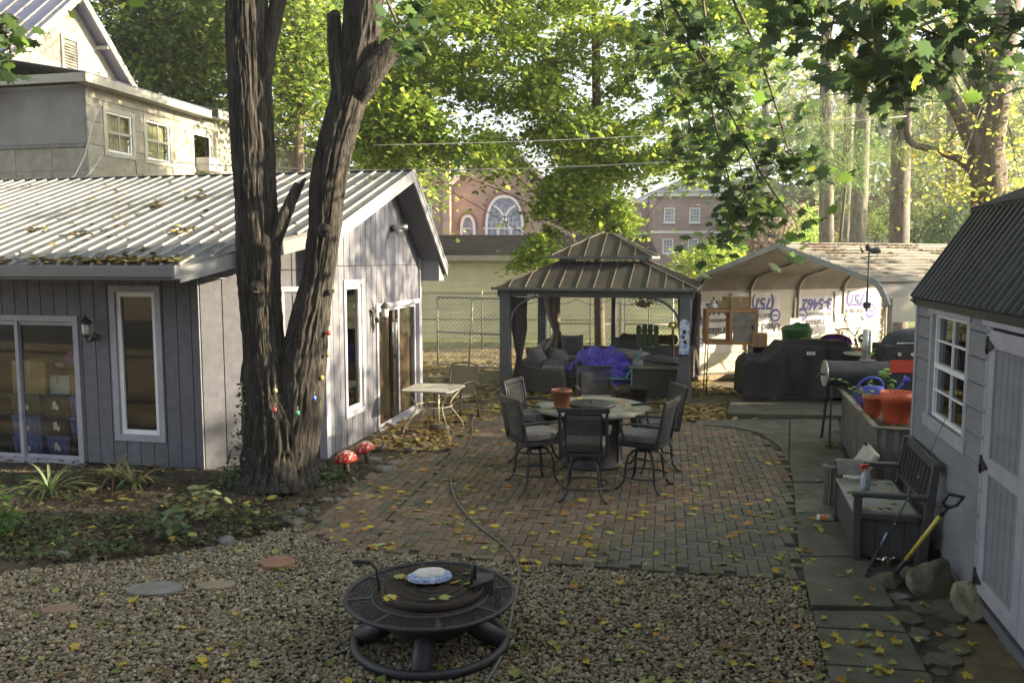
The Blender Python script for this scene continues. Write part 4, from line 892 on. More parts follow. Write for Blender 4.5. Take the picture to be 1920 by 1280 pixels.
def hip(z0, h0, z1, h1, name, seams):
    """frustum roof; h0,h1 half extents"""
    b = MB(); a = [(-h0, -h0), (h0, -h0), (h0, h0), (-h0, h0)]; c = [(-h1, -h1), (h1, -h1), (h1, h1), (-h1, h1)]
    vs = [(cxg + x, cyg + y, z0) for x, y in a] + [(cxg + x, cyg + y, z1) for x, y in c] + [(cxg + x, cyg + y, z0 - .02) for x, y in a] + [(cxg + x, cyg + y, z1 - .03) for x, y in c]
    b.add(vs, [(i, (i + 1) % 4, 4 + (i + 1) % 4, 4 + i) for i in range(4)] + [(8 + i, 12 + i, 12 + (i + 1) % 4, 8 + (i + 1) % 4) for i in range(4)] + [(i, 8 + i, 8 + (i + 1) % 4, (i + 1) % 4) for i in range(4)] + ([(4, 5, 6, 7)] if h1 < .3 else []))
    r = b.build(name, m_gazroof, gz)
    b = MB()
    for i in range(4): b.beam(vs[i], vs[4 + i], .05, .035)
    b.build('hip_cap', m_gazroof, r)
    b = MB()
    for i in range(4): b.beam((vs[i][0], vs[i][1], z0 - .02), (vs[(i + 1) % 4][0], vs[(i + 1) % 4][1], z0 - .02), .03, .05)
    b.build('eave_edge', m_gaz, r)
    for side in range(4):
        ang = side * math.pi / 2; ca, sa = math.cos(ang), math.sin(ang)
        k = int(h0 / seams)
        for i in range(-k, k + 1):
            x = i * seams + (seams * .12)
            if abs(x) > h0 - .03: continue
            t = 1.0 if abs(x) <= h1 else (h0 - abs(x)) / (h0 - h1)
            p = (x, -h0, z0 + .012); q_ = (x, -h0 + (h0 - h1) * t, z0 + (z1 - z0) * t + .012)
            f = lambda P: (cxg + P[0] * ca - P[1] * sa, cyg + P[0] * sa + P[1] * ca, P[2])
            b = MB(); b.beam(f(p), f(q_), .016, .028); b.build('roof_seam', MATS['bronze seam'], r)
mat('bronze seam', (.085, .075, .062), (.13, .117, .098), 5, .4, metal=.4)
hip(zb_ + .05, GW / 2 + .22, 2.72, .86, 'lower_roof', .34); hip(2.83, 1.06, 3.32, .13, 'upper_roof', .34)
b = MB()
for s in (-1, 1):
    for k in range(12):
        x = -.82 + k * .149; b.beam((cxg + x, cyg + s * .84, 2.70), (cxg + x, cyg + s * .84, 2.83), .02, .02); b.beam((cxg + s * .84, cyg + x, 2.70), (cxg + s * .84, cyg + x, 2.83), .02, .02)
    for z in (2.745, 2.775, 2.8): b.beam((cxg - .84, cyg + s * .84, z), (cxg + .84, cyg + s * .84, z), .012, .008); b.beam((cxg + s * .84, cyg - .84, z), (cxg + s * .84, cyg + .84, z), .012, .008)
b.build('vent_screen', m_gaz, gz)
m_net = mat('dark mesh curtain', (.035, .030, .034), (.06, .05, .055), 4, .9, .4, 20, stretch=(6, 6, .4)); m_netl = mat('faded brown curtain', (.15, .12, .09), (.24, .20, .15), 4, .9, .4, 12, stretch=(5, 5, .3))
def curtain(x, y, r, tie, mm, lab, drift=(0, 0), top=2.0):
    b = MB(); n = 30; seg = 22; vs = []; fs = []
    for i in range(n + 1):
        z = top - (top - .08) * i / n; f = abs(z - tie); rr = r * (.35 + min(1, f * 1.6) * .65) * (1.25 if z < tie else 1)
        cx_ = x + drift[0] * (1 - min(1, f * 1.5)) + (drift[0] * .3 if z < tie else 0); cy_ = y + drift[1] * (1 - min(1, f * 1.5))
        for k in range(seg):
            a = 2 * math.pi * k / seg; q_ = rr * (1 + .32 * math.sin(a * 6 + i * .12)); vs.append((cx_ + q_ * math.cos(a), cy_ + q_ * .7 * math.sin(a), z))
    for i in range(n):
        for k in range(seg): fs.append((i * seg + k, i * seg + (k + 1) % seg, (i + 1) * seg + (k + 1) % seg, (i + 1) * seg + k))
    b.smooth = True; b.add(vs, fs); b.build('curtain', mm, gz, label=lab)
curtain(.25, .15, .13, .75, m_net, 'dark netting gathered at the front left post'); curtain(.26, GD - .15, .17, 1.05, m_netl, 'faded brown curtain gathered at the rear left post', (.12, -.1)); curtain(GW - .02, .3, .11, .9, m_netl, 'faded netting beside the front right post'); curtain(GW + .02, GD - .3, .15, .8, m_net, 'dark netting at the rear right post')
# fairy-light wire and hanging things below the beam
b = MB(); pts = []
for i in range(41):
    t = i / 40; pts.append((.1 + t * (GW - .2), .02, 1.98 - .10 * abs(math.sin(t * math.pi * 5)))); 
b.tube(pts, .006, 5); b.build('string_light_wire', m_twig, gz)
def gl(x, y, z=0): return GM @ Vector((x, y, z))
t = thing('name_sign', 'small pale lettered sign on the front left of the gazebo beam', 'sign', gl(.62, -.065, 2.06), AG); b = MB(); b.box((0, 0, 0), (.34, .012, .08)); b.build('plate', m_gaz, t, bevel=.003)
def text(body, size, parent, loc, rot, m, name='lettering', ext=.001, align='CENTER', bold=0, sx=1):
    cu = bpy.data.curves.new(name, 'FONT'); cu.body = body; cu.size = size; cu.extrude = ext; cu.align_x = align; cu.align_y = 'CENTER'; cu.offset = bold; cu.resolution_u = 4
    o = bpy.data.objects.new(name, cu); COL.objects.link(o); dg = bpy.context.evaluated_depsgraph_get(); me = bpy.data.meshes.new_from_object(o.evaluated_get(dg)); bpy.data.objects.remove(o)
    me.materials.clear(); me.materials.append(m); o = link(name, me, parent); o.location = loc; o.rotation_euler = rot; o.scale = (sx, 1, 1); return o
b = MB(); b.box((-.03, -.008, .0), (.24, .004, .045)); b.build('pale_face', m_paper, t); b = MB(); b.box((.02, -.0115, 0), (.02, .002, .04)); b.build('dark_mark', m_black, t)
# hanging dried vine basket
t = thing('hanging_basket', 'dried plant in a basket hanging under the front of the gazebo', 'hanging plant', gl(2.75, .25, 1.92), AG)
b = MB(); b.lathe([(.02, -.10), (.12, -.07), (.16, 0)], seg=14); b.build('basket', MATS['faded brown curtain'], t)
for k in range(3):
    b = MB(); a = k * 2.1; b.tube([(.15 * math.cos(a), .15 * math.sin(a), 0), (0, 0, .12)], .004, 4); b.build('chain', m_galv, t)
P = npr.normal(size=(160, 3)) * (.13, .1, .05) + (0, 0, .02); leafmesh('leaves', P, .05, [(.24, .10, .05), (.15, .10, .05), (.12, .13, .05)], m_fall, LOVAL, parent=t)
# skateboard on the front right post
t = thing('skateboard', 'blue printed skateboard deck fixed upright to the front right gazebo post', 'skateboard', gl(GW, -.125, 1.27), AG)
b = MB(); n = 12; o_ = [(.09 * math.cos(a), .27 + .09 * math.sin(a)) for a in [math.pi * i / n for i in range(n + 1)]] + [(-.09 * math.cos(a), -.27 - .09 * math.sin(a)) for a in [math.pi * i / n for i in range(n + 1)]]
extr(b, o_[::-1], -.02, 0); b.build('deck', mat('blue deck print', (.25, .32, .62), (.62, .68, .80), 14, .4, lo=.45, hi=.52), t)
b = MB(); n = 8
for (x, z, s) in ((0, .12, .05), (-.02, .02, .04), (.02, -.08, .05)):
    pts = [(x + s * rnd.uniform(.4, 1) * math.cos(6.28 * i / 9), z + s * rnd.uniform(.5, 1.2) * math.sin(6.28 * i / 9)) for i in range(9)]; extr(b, pts, -.024, -.0205)
extr(b, [(-.085, -.31), (.085, -.31), (.05, -.352), (-.05, -.352)], -.024, -.0205); b.build('dark_print', m_black, t)
# ------------------------------------------------------------ carport
cL = Vector((4.25, 19.0)); cR = Vector((6.45, 14.0)); dW = (cR - cL).normalized(); Wd = (cR - cL).length; AX = Vector((-dW.y, dW.x)); aC = math.atan2(AX.y, AX.x)
cpt = thing('carport', 'open white metal carport with curved eaves and ribbed sheet roof, beyond the covered grill', 'carport', (cL.x, cL.y, 0), aC)   # local x along the ridge, -y towards the right-hand side
CM = Matrix.Translation((cL.x, cL.y, 0)) @ Matrix.Rotation(aC, 4, 'Z')
LC = 5.9; ZP = 3.07; ZS = 2.2
def prof(t):      # t 0..1 across, returns y (negative), z ; rounded eaves
    y = -Wd * t; d = min(t, 1 - t) * Wd; zz = ZS + .14 + (d) * (ZP - ZS - .14) / (Wd / 2)
    if d < .35: zz -= (.35 - d) ** 2 / .35 * .95
    return y, zz
m_cpw = mat('carport sheet inside', (.42, .40, .31), (.50, .475, .38), 2, .55, metal=.0, c3=(.5, .48, .4), s3=1, a3=.4); m_cpr = mat('weathered roof sheet', (.14, .132, .112), (.21, .198, .17), 2, .6, c3=(.12, .10, .07), s3=1.1, a3=.85); m_steel = mat('carport tube', (.30, .29, .26), (.42, .41, .37), 6, .5, metal=.3)
ts = [0, .015, .03, .05, .07] + [.1 + .8 * i / 16 for i in range(17)] + [.93, .95, .97, .985, 1.0]
b = MB(); vs = []
for t_ in ts:
    y, z = prof(t_)
    for x in (-.1, LC + .1): vs.append((x, y, z))
    for x in (-.1, LC + .1): vs.append((x, y, z + .015))
n = len(ts); 
for i in range(n - 1):
    a = i * 4; c = a + 4; b.f += []
b.add(vs, [f for i in range(n - 1) for f in ((i*4, i*4+1, i*4+5, i*4+4), (i*4+2, i*4+6, i*4+7, i*4+3), (i*4, i*4+4, i*4+6, i*4+2), (i*4+1, i*4+3, i*4+7, i*4+5))])
rf = b.build('roof', m_cpr, cpt)
for k in range(1, 24):
    t_ = k / 24; y, z = prof(t_); b = MB(); b.beam((-.1, y, z + .025), (LC + .1, y, z + .025), .05, .022); b.build('roof_rib', m_cpr, rf)
for x in (-.11, LC + .11):
    b = MB()
    for i in range(n - 1):
        p, q_ = prof(ts[i]), prof(ts[i + 1]); b.beam((x, p[0], p[1] - .03), (x, q_[0], q_[1] - .03), .03, .11)
    b.build('edge_trim', mat('carport trim', (.26, .26, .235), (.34, .34, .31), 3, .5), rf)
for k in range(5):
    x = .03 + k * (LC - .06) / 4; b = MB(); pts = [(x, -.08, 0.05)] + [(x, prof(t_)[0] + (.05 if t_ > .5 else -.05) * (t_ in (0, 1)), prof(t_)[1] - .05) for t_ in ts] + [(x, -Wd + .08, .05)]
    b.tube(pts, .035, 6); b.build('bow_frame', m_steel, cpt)
# sheet wall on the far (left) side
b = MB(); b.span((0, -.02, .12), (LC, -.005, 2.12)); lw = b.build('side_wall', m_cpw, cpt)
z = .15
while z < 2.1: b = MB(); b.beam((0, -.03, z), (LC, -.03, z), .02, .03); b.build('wall_rib', m_cpw, lw); z += .23
b = MB(); b.span((.0, -Wd, 1.70), (LC, -Wd + .02, 2.12)); rw = b.build('side_band', m_cpw, cpt)
b = MB(); b.span((-.1, -.25, .0), (LC, -.0, .11)); b.build('timber_sill', mat('weathered timber sill', (.20, .16, .11), (.32, .26, .18), 6, .9, .5, 20), cpt)
# banners on that wall, printed upside down
m_ban = mat('banner vinyl', (.52, .52, .51), (.60, .60, .58), 2, .6); m_bblue = mat('banner blue ink', (.05, .04, .24), rough=.6); m_bblack = mat('banner black ink', (.03, .03, .05), rough=.6)
def crect(u0, u1, v0, v1):
    I = CM.inverted(); nn = CM.to_3x3() @ Vector((0, 1, 0)); P = CM @ Vector((0, -.05, 0)); q = [I @ PP(u, v, P, nn) for u, v in ((u0, v0), (u1, v0), (u0, v1), (u1, v1))]
    return q[0].x, q[1].x, (q[2].z + q[3].z) / 2, (q[0].z + q[1].z) / 2
def banner(u0, u1, v0, v1, label, items):
    x0, x1, z0, z1 = crect(u0, u1, v0, v1); xc, zc_ = (x0 + x1) / 2, (z0 + z1) / 2; t = thing('banner', label, 'banner', CM @ Vector((xc, -.05, zc_)), aC)
    b = MB(); n = 12; vs = []
    for i in range(n + 1):
        x = (x1 - x0) * (i / n - .5)
        for z in (-.5, .5): vs.append((x, -.006 - .004 * math.sin(i * 1.7), z * (z1 - z0)))
    b.add(vs, [(2*i, 2*i+2, 2*i+3, 2*i+1) for i in range(n)]); vs2 = [(x, y + .004, z) for x, y, z in vs]; b.add(vs2, [(2*i+1, 2*i+3, 2*i+2, 2*i) for i in range(n)]); b.build('sheet', m_ban, t)
    for body, u, v, size, m, sx in items:
        ax0, _, _, az = crect(u, u + 1, v, v + 1)
        if body == '*':
            b = MB(); pr = []
            for i in range(40):
                r = size * (1 if i % 2 else .86); pr.append((r * math.cos(i * math.pi / 20), r * math.sin(i * math.pi / 20)))
            extr(b, pr, -.016, -.013, ax0 - xc, az - zc_); b.build('seal', m, t); b = MB(); extr(b, [(size * .62 * math.cos(i * .4), size * .62 * math.sin(i * .4)) for i in range(16)][:16], -.019, -.0165, ax0 - xc, az - zc_); b.build('seal_centre', m_ban, t)
            b = MB(); extr(b, [(-size * .5, -size * .08), (size * .5, -size * .18), (size * .42, size * .10), (-size * .5, size * .16)], -.0215, -.0195, ax0 - xc, az - zc_); b.build('seal_ribbon', m, t)
        else: text(body, size, t, (ax0 - xc, -.014, az - zc_), (math.pi / 2, math.pi, 0), m, bold=size * .03, sx=sx)
banner(1306, 1372, 566, 660, 'white banner behind the wooden hutch, upside-down blue and black lettering', [('3-5462', 1354, 578, .38, m_bblue, .9), ('*', 1306, 602, .18, m_bblue, 1), ('CE · DIAGNOSTICS', 1352, 600, .11, m_bblack, .9), ('Appraisals', 1352, 621, .27, m_bblack, 1), ('*', 1311, 643, .13, m_bblue, 1)])
banner(1372, 1463, 548, 630, 'white banner between the hutch and the green tub, upside-down phone code (757) and Used', [('(757)', 1430, 568, .38, m_bblue, .85), ('ELECTRIC', 1428, 591, .12, m_bblack, 1), ('*', 1453, 591, .17, m_bblue, 1), ('Used A', 1437, 613, .27, m_bblack, 1)])
banner(1490, 1562, 556, 625, 'white banner behind the motorcycle reading 3-5462 upside down', [('3-5462', 1532, 569, .38, m_bblue, .9), ('CE · DIAGNOSTICS', 1532, 588, .12, m_bblack, .9), ('*', 1503, 590, .18, m_bblue, 1), ('raisals', 1528, 605, .25, m_bblack, 1)])
banner(1566, 1640, 546, 600, 'rightmost white banner with upside-down blue (757)', [('(757)', 1607, 561, .40, m_bblue, .85), ('ELECTRICAL', 1600, 582, .13, m_bblack, .9), ('*', 1631, 582, .2, m_bblue, 1)])
# dead leaves lying on the carport roof
P = []
for k in range(3400):
    t_ = rnd.uniform(.50, .95) ** 1.0; t_ = .5 + abs(rnd.gauss(0, .12)) if rnd.random() < .6 else t_
    if t_ > .97: continue
    y, z = prof(t_); x = rnd.uniform(.3, LC); 
    if mn.noise(Vector((x * .9, y * 2, 0))) > -.1: P.append(CM @ Vector((x, y, z + .03)))
leafmesh('roof_litter', [tuple(p) for p in P], .075, [(.20, .12, .06), (.12, .075, .04), (.26, .17, .09)], m_fall, LOVAL, .25, kind='stuff', label='brown leaf litter drifted on the carport roof', cat='leaf litter')
P = []
for k in range(260):
    x = rnd.uniform(-8, .2); y = -2 + 4.3 * rnd.random() ** 1.6
    if x > E[0] and y < E[1] + (x - E[0]) / (D[0] - E[0]) * (D[1] - E[1]): continue
    P.append(cg @ Vector((x, y, zroof(y) + .03)))
for k in range(420):
    x = rnd.choice([rnd.uniform(-4.5, -1), rnd.gauss(-1.6, .4)]); y = -1.98 + abs(rnd.gauss(0, .10)); 
    if x < E[0] - .02: P.append(cg @ Vector((x, y, zroof(y) + .02 + rnd.random() * .03)))
for k in range(5):
    c = Vector((rnd.uniform(-4, -1.2), rnd.uniform(-1.5, 1)))
    for j in range(14): x = c.x + rnd.gauss(0, .08); y = c.y + rnd.gauss(0, .05); P.append(cg @ Vector((x, y, zroof(y) + .03)))
leafmesh('roof_leaves', [tuple(p) for p in P], .085, [(.28, .22, .06), (.14, .13, .04), (.20, .12, .06), (.09, .08, .03), (.38, .34, .12)], m_fall, LMAPLE, .4, kind='stuff', label='fallen leaves scattered over the cottage roof', cat='fallen leaves')
# ------------------------------------------------------------ barn-roofed shed at right
AS = R(-13.4); kP = Vector((4.14, 8.385, 0)); SM = Matrix.Translation(kP) @ Matrix.Rotation(AS, 4, 'Z')
sh = thing('barn_shed', 'grey lap-sided shed with black ribbed gambrel roof, filling the right edge', 'shed', kP, AS)   # local x into the shed, y away, 0 = far corner
def srect(pix):
    I = SM.inverted(); n = SM.to_3x3() @ Vector((1, 0, 0)); q = [I @ PP(u, v, kP, n) for u, v in pix]; ys = sorted(p.y for p in q); zs = sorted(p.z for p in q); h = len(q) // 2
    return (sum(ys[:h]) / h, sum(ys[h:]) / h, sum(zs[:h]) / h, sum(zs[h:]) / h)
LS = 6.6; z0s = .15; zes = 2.40
Ms = wallM((0, 0), (0, -LS)); Msx = Ms.copy()   # along = towards the camera; outward normal must be -x
sw = srect([(1749, 571), (1825, 583), (1740, 785), (1812, 850)]); sw = (-sw[1], -sw[0], sw[2], sw[3])
sd0 = srect([(1852, 615), (1852, 615), (1838, 1107), (1838, 1107)])
dx0 = -sd0[0]; dz1 = sd0[3]; dz0 = max(sd0[2], .2); dx1 = dx0 + 1.75
b = MB(); b.X = Ms
ev = sorted({0, sw[0] + .05, sw[1] - .05, dx0 + .04, dx1, LS})
holes = [(sw[0] + .05, sw[1] - .05, sw[2] + .05, sw[3] - .05)]
for a, c in zip(ev[:-1], ev[1:]):
    hs = [h for h in holes if h[0] <= (a + c) / 2 <= h[1]]; cur = z0s
    for h in hs: b.span((a, -.10, cur), (c, -.035, h[2])); cur = h[3]
    b.span((a, -.10, cur), (c, -.035, zes))
wl = b.build('wall', m_boardb, sh)  # dark backing through the board gaps stands in for lap shadow lines
row = .205; z = z0s
while z < zes - .02:
    zt = min(z + row, zes)
    iv = [(.0, dx0 + .02)]
    for h in holes:
        if z < h[3] and zt > h[2]:
            nv = []
            for p, q_ in iv:
                if h[0] > p: nv.append((p, min(q_, h[0])))
                if h[1] < q_: nv.append((max(p, h[1]), q_))
            iv = [t for t in nv if t[1] - t[0] > .02]
    iv.append((dx1, LS))
    for p, q_ in iv:
        b = MB(); b.X = Ms; b.add([(p, -.034, z), (q_, -.034, z), (q_, .022, z), (p, .022, z), (p, -.034, zt - .013), (q_, -.034, zt - .013), (q_, .010, zt - .013), (p, .010, zt - .013)], [(0, 1, 2, 3), (4, 7, 6, 5), (3, 2, 6, 7), (0, 3, 7, 4), (1, 5, 6, 2)]); b.build('siding_board', m_barn, wl)
    z += row
b = MB(); b.X = Ms; b.span((-.012, -.1, z0s - .02), (.055, .034, zes)); b.build('corner_trim', m_trim, sh, bevel=.004)
b = MB(); b.X = Ms; b.span((0, -.05, z0s - .08), (LS, .012, z0s - .002)); b.build('skid', m_board, sh)
win = window(sh, Ms, *sw, tw=.085, fw=.028, mg=m_glassd)
b = MB(); b.X = Ms; b.span((sw[0] - .05, .0, sw[2] - .03), (sw[1] + .05, .040, sw[2] + .085)); b.build('sill', m_trim, win, bevel=.004); b = MB(); b.X = Ms; b.span((sw[0] - .03, .0, sw[3] - .085), (sw[1] + .03, .036, sw[3] + .02)); b.build('casing', m_trim, win, bevel=.004)
zm = (sw[2] + sw[3]) / 2; xm_ = (sw[0] + sw[1]) / 2
b = MB(); b.X = Ms; b.span((sw[0] + .1, -.045, zm - .02), (sw[1] - .1, -.008, zm + .02)); b.build('meeting_rail', m_white, win)
b = MB(); b.X = Ms; b.span((xm_ - .008, -.04, sw[2] + .1), (xm_ + .008, -.02, sw[3] - .1))
for k in (.25, .75): zz = sw[2] + .1 + (sw[3] - sw[2] - .2) * k; b.span((sw[0] + .1, -.039, zz - .008), (sw[1] - .1, -.021, zz + .008))
b.build('muntin', m_white, win)
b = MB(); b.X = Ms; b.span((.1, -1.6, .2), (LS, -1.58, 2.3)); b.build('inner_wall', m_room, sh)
# double door
b = MB(); b.X = Ms; b.span((dx0, -.04, dz0), (dx1, .004, dz1)); door = b.build('door', m_boardb, sh)
fw1 = .13
b = MB(); b.X = Ms; frame(b, dx0, dx0 + .87, dz0, dz1, fw1, .004, .034); zm = dz0 + (dz1 - dz0) * .50; b.span((dx0 + fw1, .004, zm - .06), (dx0 + .87 - fw1, .034, zm + .06)); frame(b, dx0 + .88, dx1, dz0, dz1, fw1, .004, .034); b.span((dx0 + .88 + fw1, .004, zm - .06), (dx1 - fw1, .034, zm + .06)); b.build('door_frame', m_trim, door, bevel=.004)
for lf in (dx0 + fw1, dx0 + .88 + fw1):
    wdt = .61
    for k in range(5):
        a = lf + k * wdt / 5
        for (za, zc_) in ((dz0 + fw1, zm - .06), (zm + .06, dz1 - fw1)):
            b = MB(); b.X = Ms; b.span((a + .004, .004, za), (a + wdt / 5 - .004, .016, zc_)); b.build('board', m_barn, door)
for zz in (dz0 + .1, zm - .02, dz1 - .12):
    b = MB(); b.X = Ms; b.span((dx0 - .045, .034, zz - .07), (dx0 - .015, .046, zz + .07)); b.tube([(dx0 - .012, .046, zz - .05), (dx0 - .012, .046, zz + .05)], .012, 8)
    b.add([(dx0, .036, zz - .05), (dx0, .036, zz + .05), (dx0 + .12, .036, zz + .008), (dx0 + .12, .036, zz - .008), (dx0, .044, zz - .05), (dx0, .044, zz + .05), (dx0 + .12, .044, zz + .008), (dx0 + .12, .044, zz - .008)], [(0, 1, 2, 3), (7, 6, 5, 4), (0, 1, 5, 4), (1, 2, 6, 5), (2, 3, 7, 6), (3, 0, 4, 7)]); b.build('hinge', m_black, door)
b = MB(); b.X = Ms; b.span((dx0 - .14, .012, dz1 + .03), (LS, .05, dz1 + .13)); b.build('door_header', m_trim, sh)
b = MB(); b.X = Ms; b.span((dx0 - .11, .0, dz0 - .05), (dx0 - .05, .02, dz1 + .03)); b.build('door_casing', m_trim, sh)
# gambrel roof
brk = (.50, 3.24); rdg = (1.75, 3.78); ev_ = (-.06, zes - .03)
W2 = 3.5
def slope(p, q_, ya, yb, nm, ribs=True, over=0):
    b = MB(); d = Vector((q_[0] - p[0], 0, q_[1] - p[1])).normalized(); nrm = Vector((-d.z, 0, d.x)) * .02
    vs = [Vector((p[0], ya, p[1])), Vector((p[0], yb, p[1])), Vector((q_[0], yb, q_[1])), Vector((q_[0], ya, q_[1]))]; b.add(vs + [v + nrm for v in vs], [(0, 1, 2, 3), (7, 6, 5, 4), (0, 4, 5, 1), (1, 5, 6, 2), (2, 6, 7, 3), (3, 7, 4, 0)]); r = b.build(nm, m_blackroof, sh)
    y = ya - .03
    while ribs and y > yb:
        b = MB(); pp = Vector((p[0], y, p[1])) + nrm; qq = Vector((q_[0], y, q_[1])) + nrm; a = Vector((0, .028, 0)); c = Vector((0, .013, 0)); h = nrm.normalized() * .022
        b.add([pp - a, pp + a, pp + c + h, pp - c + h, qq - a, qq + a, qq + c + h, qq - c + h], [(0, 1, 2, 3), (4, 7, 6, 5), (1, 5, 6, 2), (2, 6, 7, 3), (3, 7, 4, 0)]); b.build('roof_rib', m_blackroof, r); y -= .152
    return r
slope(ev_, brk, .05, -LS, 'lower_roof'); slope((brk[0] - .05, brk[1] - .01), rdg, .09, -LS, 'upper_roof'); slope(rdg, (W2 - brk[0] + .05, brk[1] - .01), .09, -LS, 'upper_roof', False); slope((W2 - brk[0], brk[1]), (W2 + .06, zes), .05, -LS, 'lower_roof', False)
b = MB(); b.beam((ev_[0] - .005, .045, ev_[1] - .04), (brk[0], .045, brk[1] - .05), .03, .10, up=(0, 1, 0)); b.beam((brk[0] - .05, .085, brk[1] - .05), (rdg[0], .085, rdg[1] - .05), .03, .10, up=(0, 1, 0)); b.span((-.05, -LS, zes - .10), (-.012, .04, zes - .035)); b.build('roof_trim', m_black, sh)
pl = [(0, z0s), (0, zes), (brk[0] + .02, brk[1] - .06), (rdg[0], rdg[1] - .06), (W2 - brk[0], brk[1] - .06), (W2, zes), (W2, z0s)]
b = MB(); n = len(pl); b.add([(x, 0 - .012, z) for x, z in pl] + [(x, -.08, z) for x, z in pl], [tuple(range(n)), tuple(range(2 * n - 1, n - 1, -1))]); b.add([(x, -LS, z) for x, z in pl], [tuple(range(n))]); b.add([(W2, 0, z0s), (W2, -LS, z0s), (W2, -LS, zes), (W2, 0, zes)], [(0, 1, 2, 3)]); b.build('gable_wall', m_barn, sh)
# ------------------------------------------------------------ bar table and six swivel stools
ZP_ = .022
tc_ = Vector((1.07, 10.95, ZP_))
t = thing('bar_table', 'round grey-topped fire-pit bar table ringed by swivel stools', 'table', tc_)
m_ttop = mat('lichened grey tabletop', (.13, .13, .11), (.22, .22, .18), 5, .85, .4, 50, c3=(.30, .30, .20), s3=3, a3=.45)
b = MB(); b.lathe([(.70, .735), (.755, .74), (.77, .752), (.77, .778), (.755, .788), (.60, .79)], seg=56); b.build('tabletop', m_ttop, t)
b = MB(); b.lathe([(.30, .0), (.42, .0), (.42, .03), (.40, .05), (.40, .70), (.43, .735)], seg=40); b.build('pedestal', m_char, t)
b = MB()
for k in range(10): a = k * .628; b.box((.405 * math.cos(a), .405 * math.sin(a), .38), (.02, .02, .62), rz=a)
b.build('panel_rib', m_char, t)
b = MB(); b.lathe([(.30, .79), (.315, .80), (.31, .825), (.28, .835), (.0, .838)], seg=44); b.lathe([(.04, .836), (.035, .852), (0, .855)], seg=14); b.build('burner_lid', m_char, t)
def ring(b, r, z, tr, n=40, c=(0, 0)): b.tube([(c[0] + r * math.cos(6.28318 * i / n), c[1] + r * math.sin(6.28318 * i / n), z) for i in range(n)], tr, 8, close=True)
def stool(loc, rz, label):
    """swivel bar stool facing local +y"""
    t = thing('bar_stool', label, 'bar stool', loc, rz, 'swivel stools round the bar table')
    for k in range(4):
        a = math.pi / 4 + k * math.pi / 2; c, s = math.cos(a), math.sin(a)
        prof_ = [(.07, .47), (.15, .455), (.215, .40), (.245, .30), (.25, .20), (.27, .10), (.33, .03), (.385, .008)]
        b = MB(); b.tube([(r * c, r * s, z) for r, z in prof_], .016, 8); b.build('leg', m_char, t)
    b = MB(); ring(b, .285, .16, .012); b.build('foot_ring', m_char, t)
    b = MB(); b.lathe([(.09, .45), (.11, .47), (.11, .49), (.05, .50), (.05, .53)], seg=20); b.box((0, 0, .535), (.36, .36, .02)); b.build('swivel', m_char, t)
    b = MB(); hw, hd = .255, .245
    for s in (-1, 1): b.box((s * hw, 0, .555), (.035, .50, .04))
    for s in (-1, 1): b.box((0, s * hd, .555), (.475, .035, .038))
    b.build('seat_frame', m_char, t, bevel=.004)
    b = MB(); b.box((0, .015, .625), (.48, .49, .10)); b.build('cushion', m_cush, t, bevel=.032, seg=4)
    b = MB()
    for s in (-1, 1):
        b.beam((s * .262, -.23, .54), (s * .262, -.325, 1.06), .032, .036, up=(0, 1, 0))
    pts = [(-.29 + .58 * i / 8, -.332 - .028 * math.sin(math.pi * i / 8), 1.075) for i in range(9)]
    for p, q in zip(pts[:-1], pts[1:]): b.beam(p, q, .032, .055)
    b.build('back_frame', m_char, t, bevel=.004)
    # woven back panel
    def bp(u, v):   # u -1..1, v 0..1
        return Vector((u * .20, -.232 - .095 * v * .93 - .022 * math.cos(u * 1.5), .60 + .43 * v))
    b = MB()
    for (u0, v0, u1, v1) in ((-1, 0, -1, 1), (1, 0, 1, 1), (-1, 0, 1, 0), (-1, 1, 1, 1)):
        for i in range(6):
            p, q = i / 6, (i + 1) / 6; b.beam(bp(u0 + (u1 - u0) * p, v0 + (v1 - v0) * p), bp(u0 + (u1 - u0) * q, v0 + (v1 - v0) * q), .022, .022)
    for s in (-1, 1): b.beam(bp(s, .9), Vector((s * .262, -.232 - .085, .99)), .014, .014); b.beam(bp(s, .1), Vector((s * .262, -.240, .64)), .014, .014)
    b.build('panel_frame', m_char, t)
    b = MB()
    for i in range(23):
        u = -.94 + 1.88 * i / 22
        for j in range(6): b.beam(bp(u, j / 6), bp(u, (j + 1) / 6), .009, .007)
    for j in range(1, 26):
        v = j / 26
        for i in range(6): 
            p = bp(-.94 + 1.88 * i / 6, v); q = bp(-.94 + 1.88 * (i + 1) / 6, v); o = Vector((0, .003 * (1 if (i + j) % 2 else -1), 0)); b.beam(p + o, q + o, .005, .008)
    b.build('woven_back', m_wicker, t)
    for s in (-1, 1):
        b = MB(); pts = [(s * .28, -.29, .80), (s * .285, -.10, .815), (s * .285, .10, .81), (s * .28, .22, .80)]
        for p, q in zip(pts[:-1], pts[1:]): b.beam(p, q, .042, .024)
        b.beam((s * .275, .21, .80), (s * .262, .16, .56), .026, .026, up=(0, 1, 0)); b.build('armrest', m_char, t, bevel=.003)
    return t
spots = [((.835, 9.36), -8, 'swivel stool nearest the camera, its woven back turned to us'), ((.275, 9.93), -65, 'swivel stool on the near left of the table, facing right'), ((1.60, 9.79), 62, 'swivel stool on the near right of the table, facing left'),
         ((.307, 11.12), -118, 'swivel stool at the far left of the table beside the terracotta pot'), ((1.28, 12.35), -178, 'far swivel stool in front of the blue tarp, facing the camera'), ((1.87, 10.71), 100, 'swivel stool at the far right of the table, facing left')]
st0 = None
for (x, y), a, lb in spots:
    if st0 is None: st0 = stool((x, y, ZP_), R(a), lb)
    else: dup(st0, (x, y, ZP_), R(a), lb)
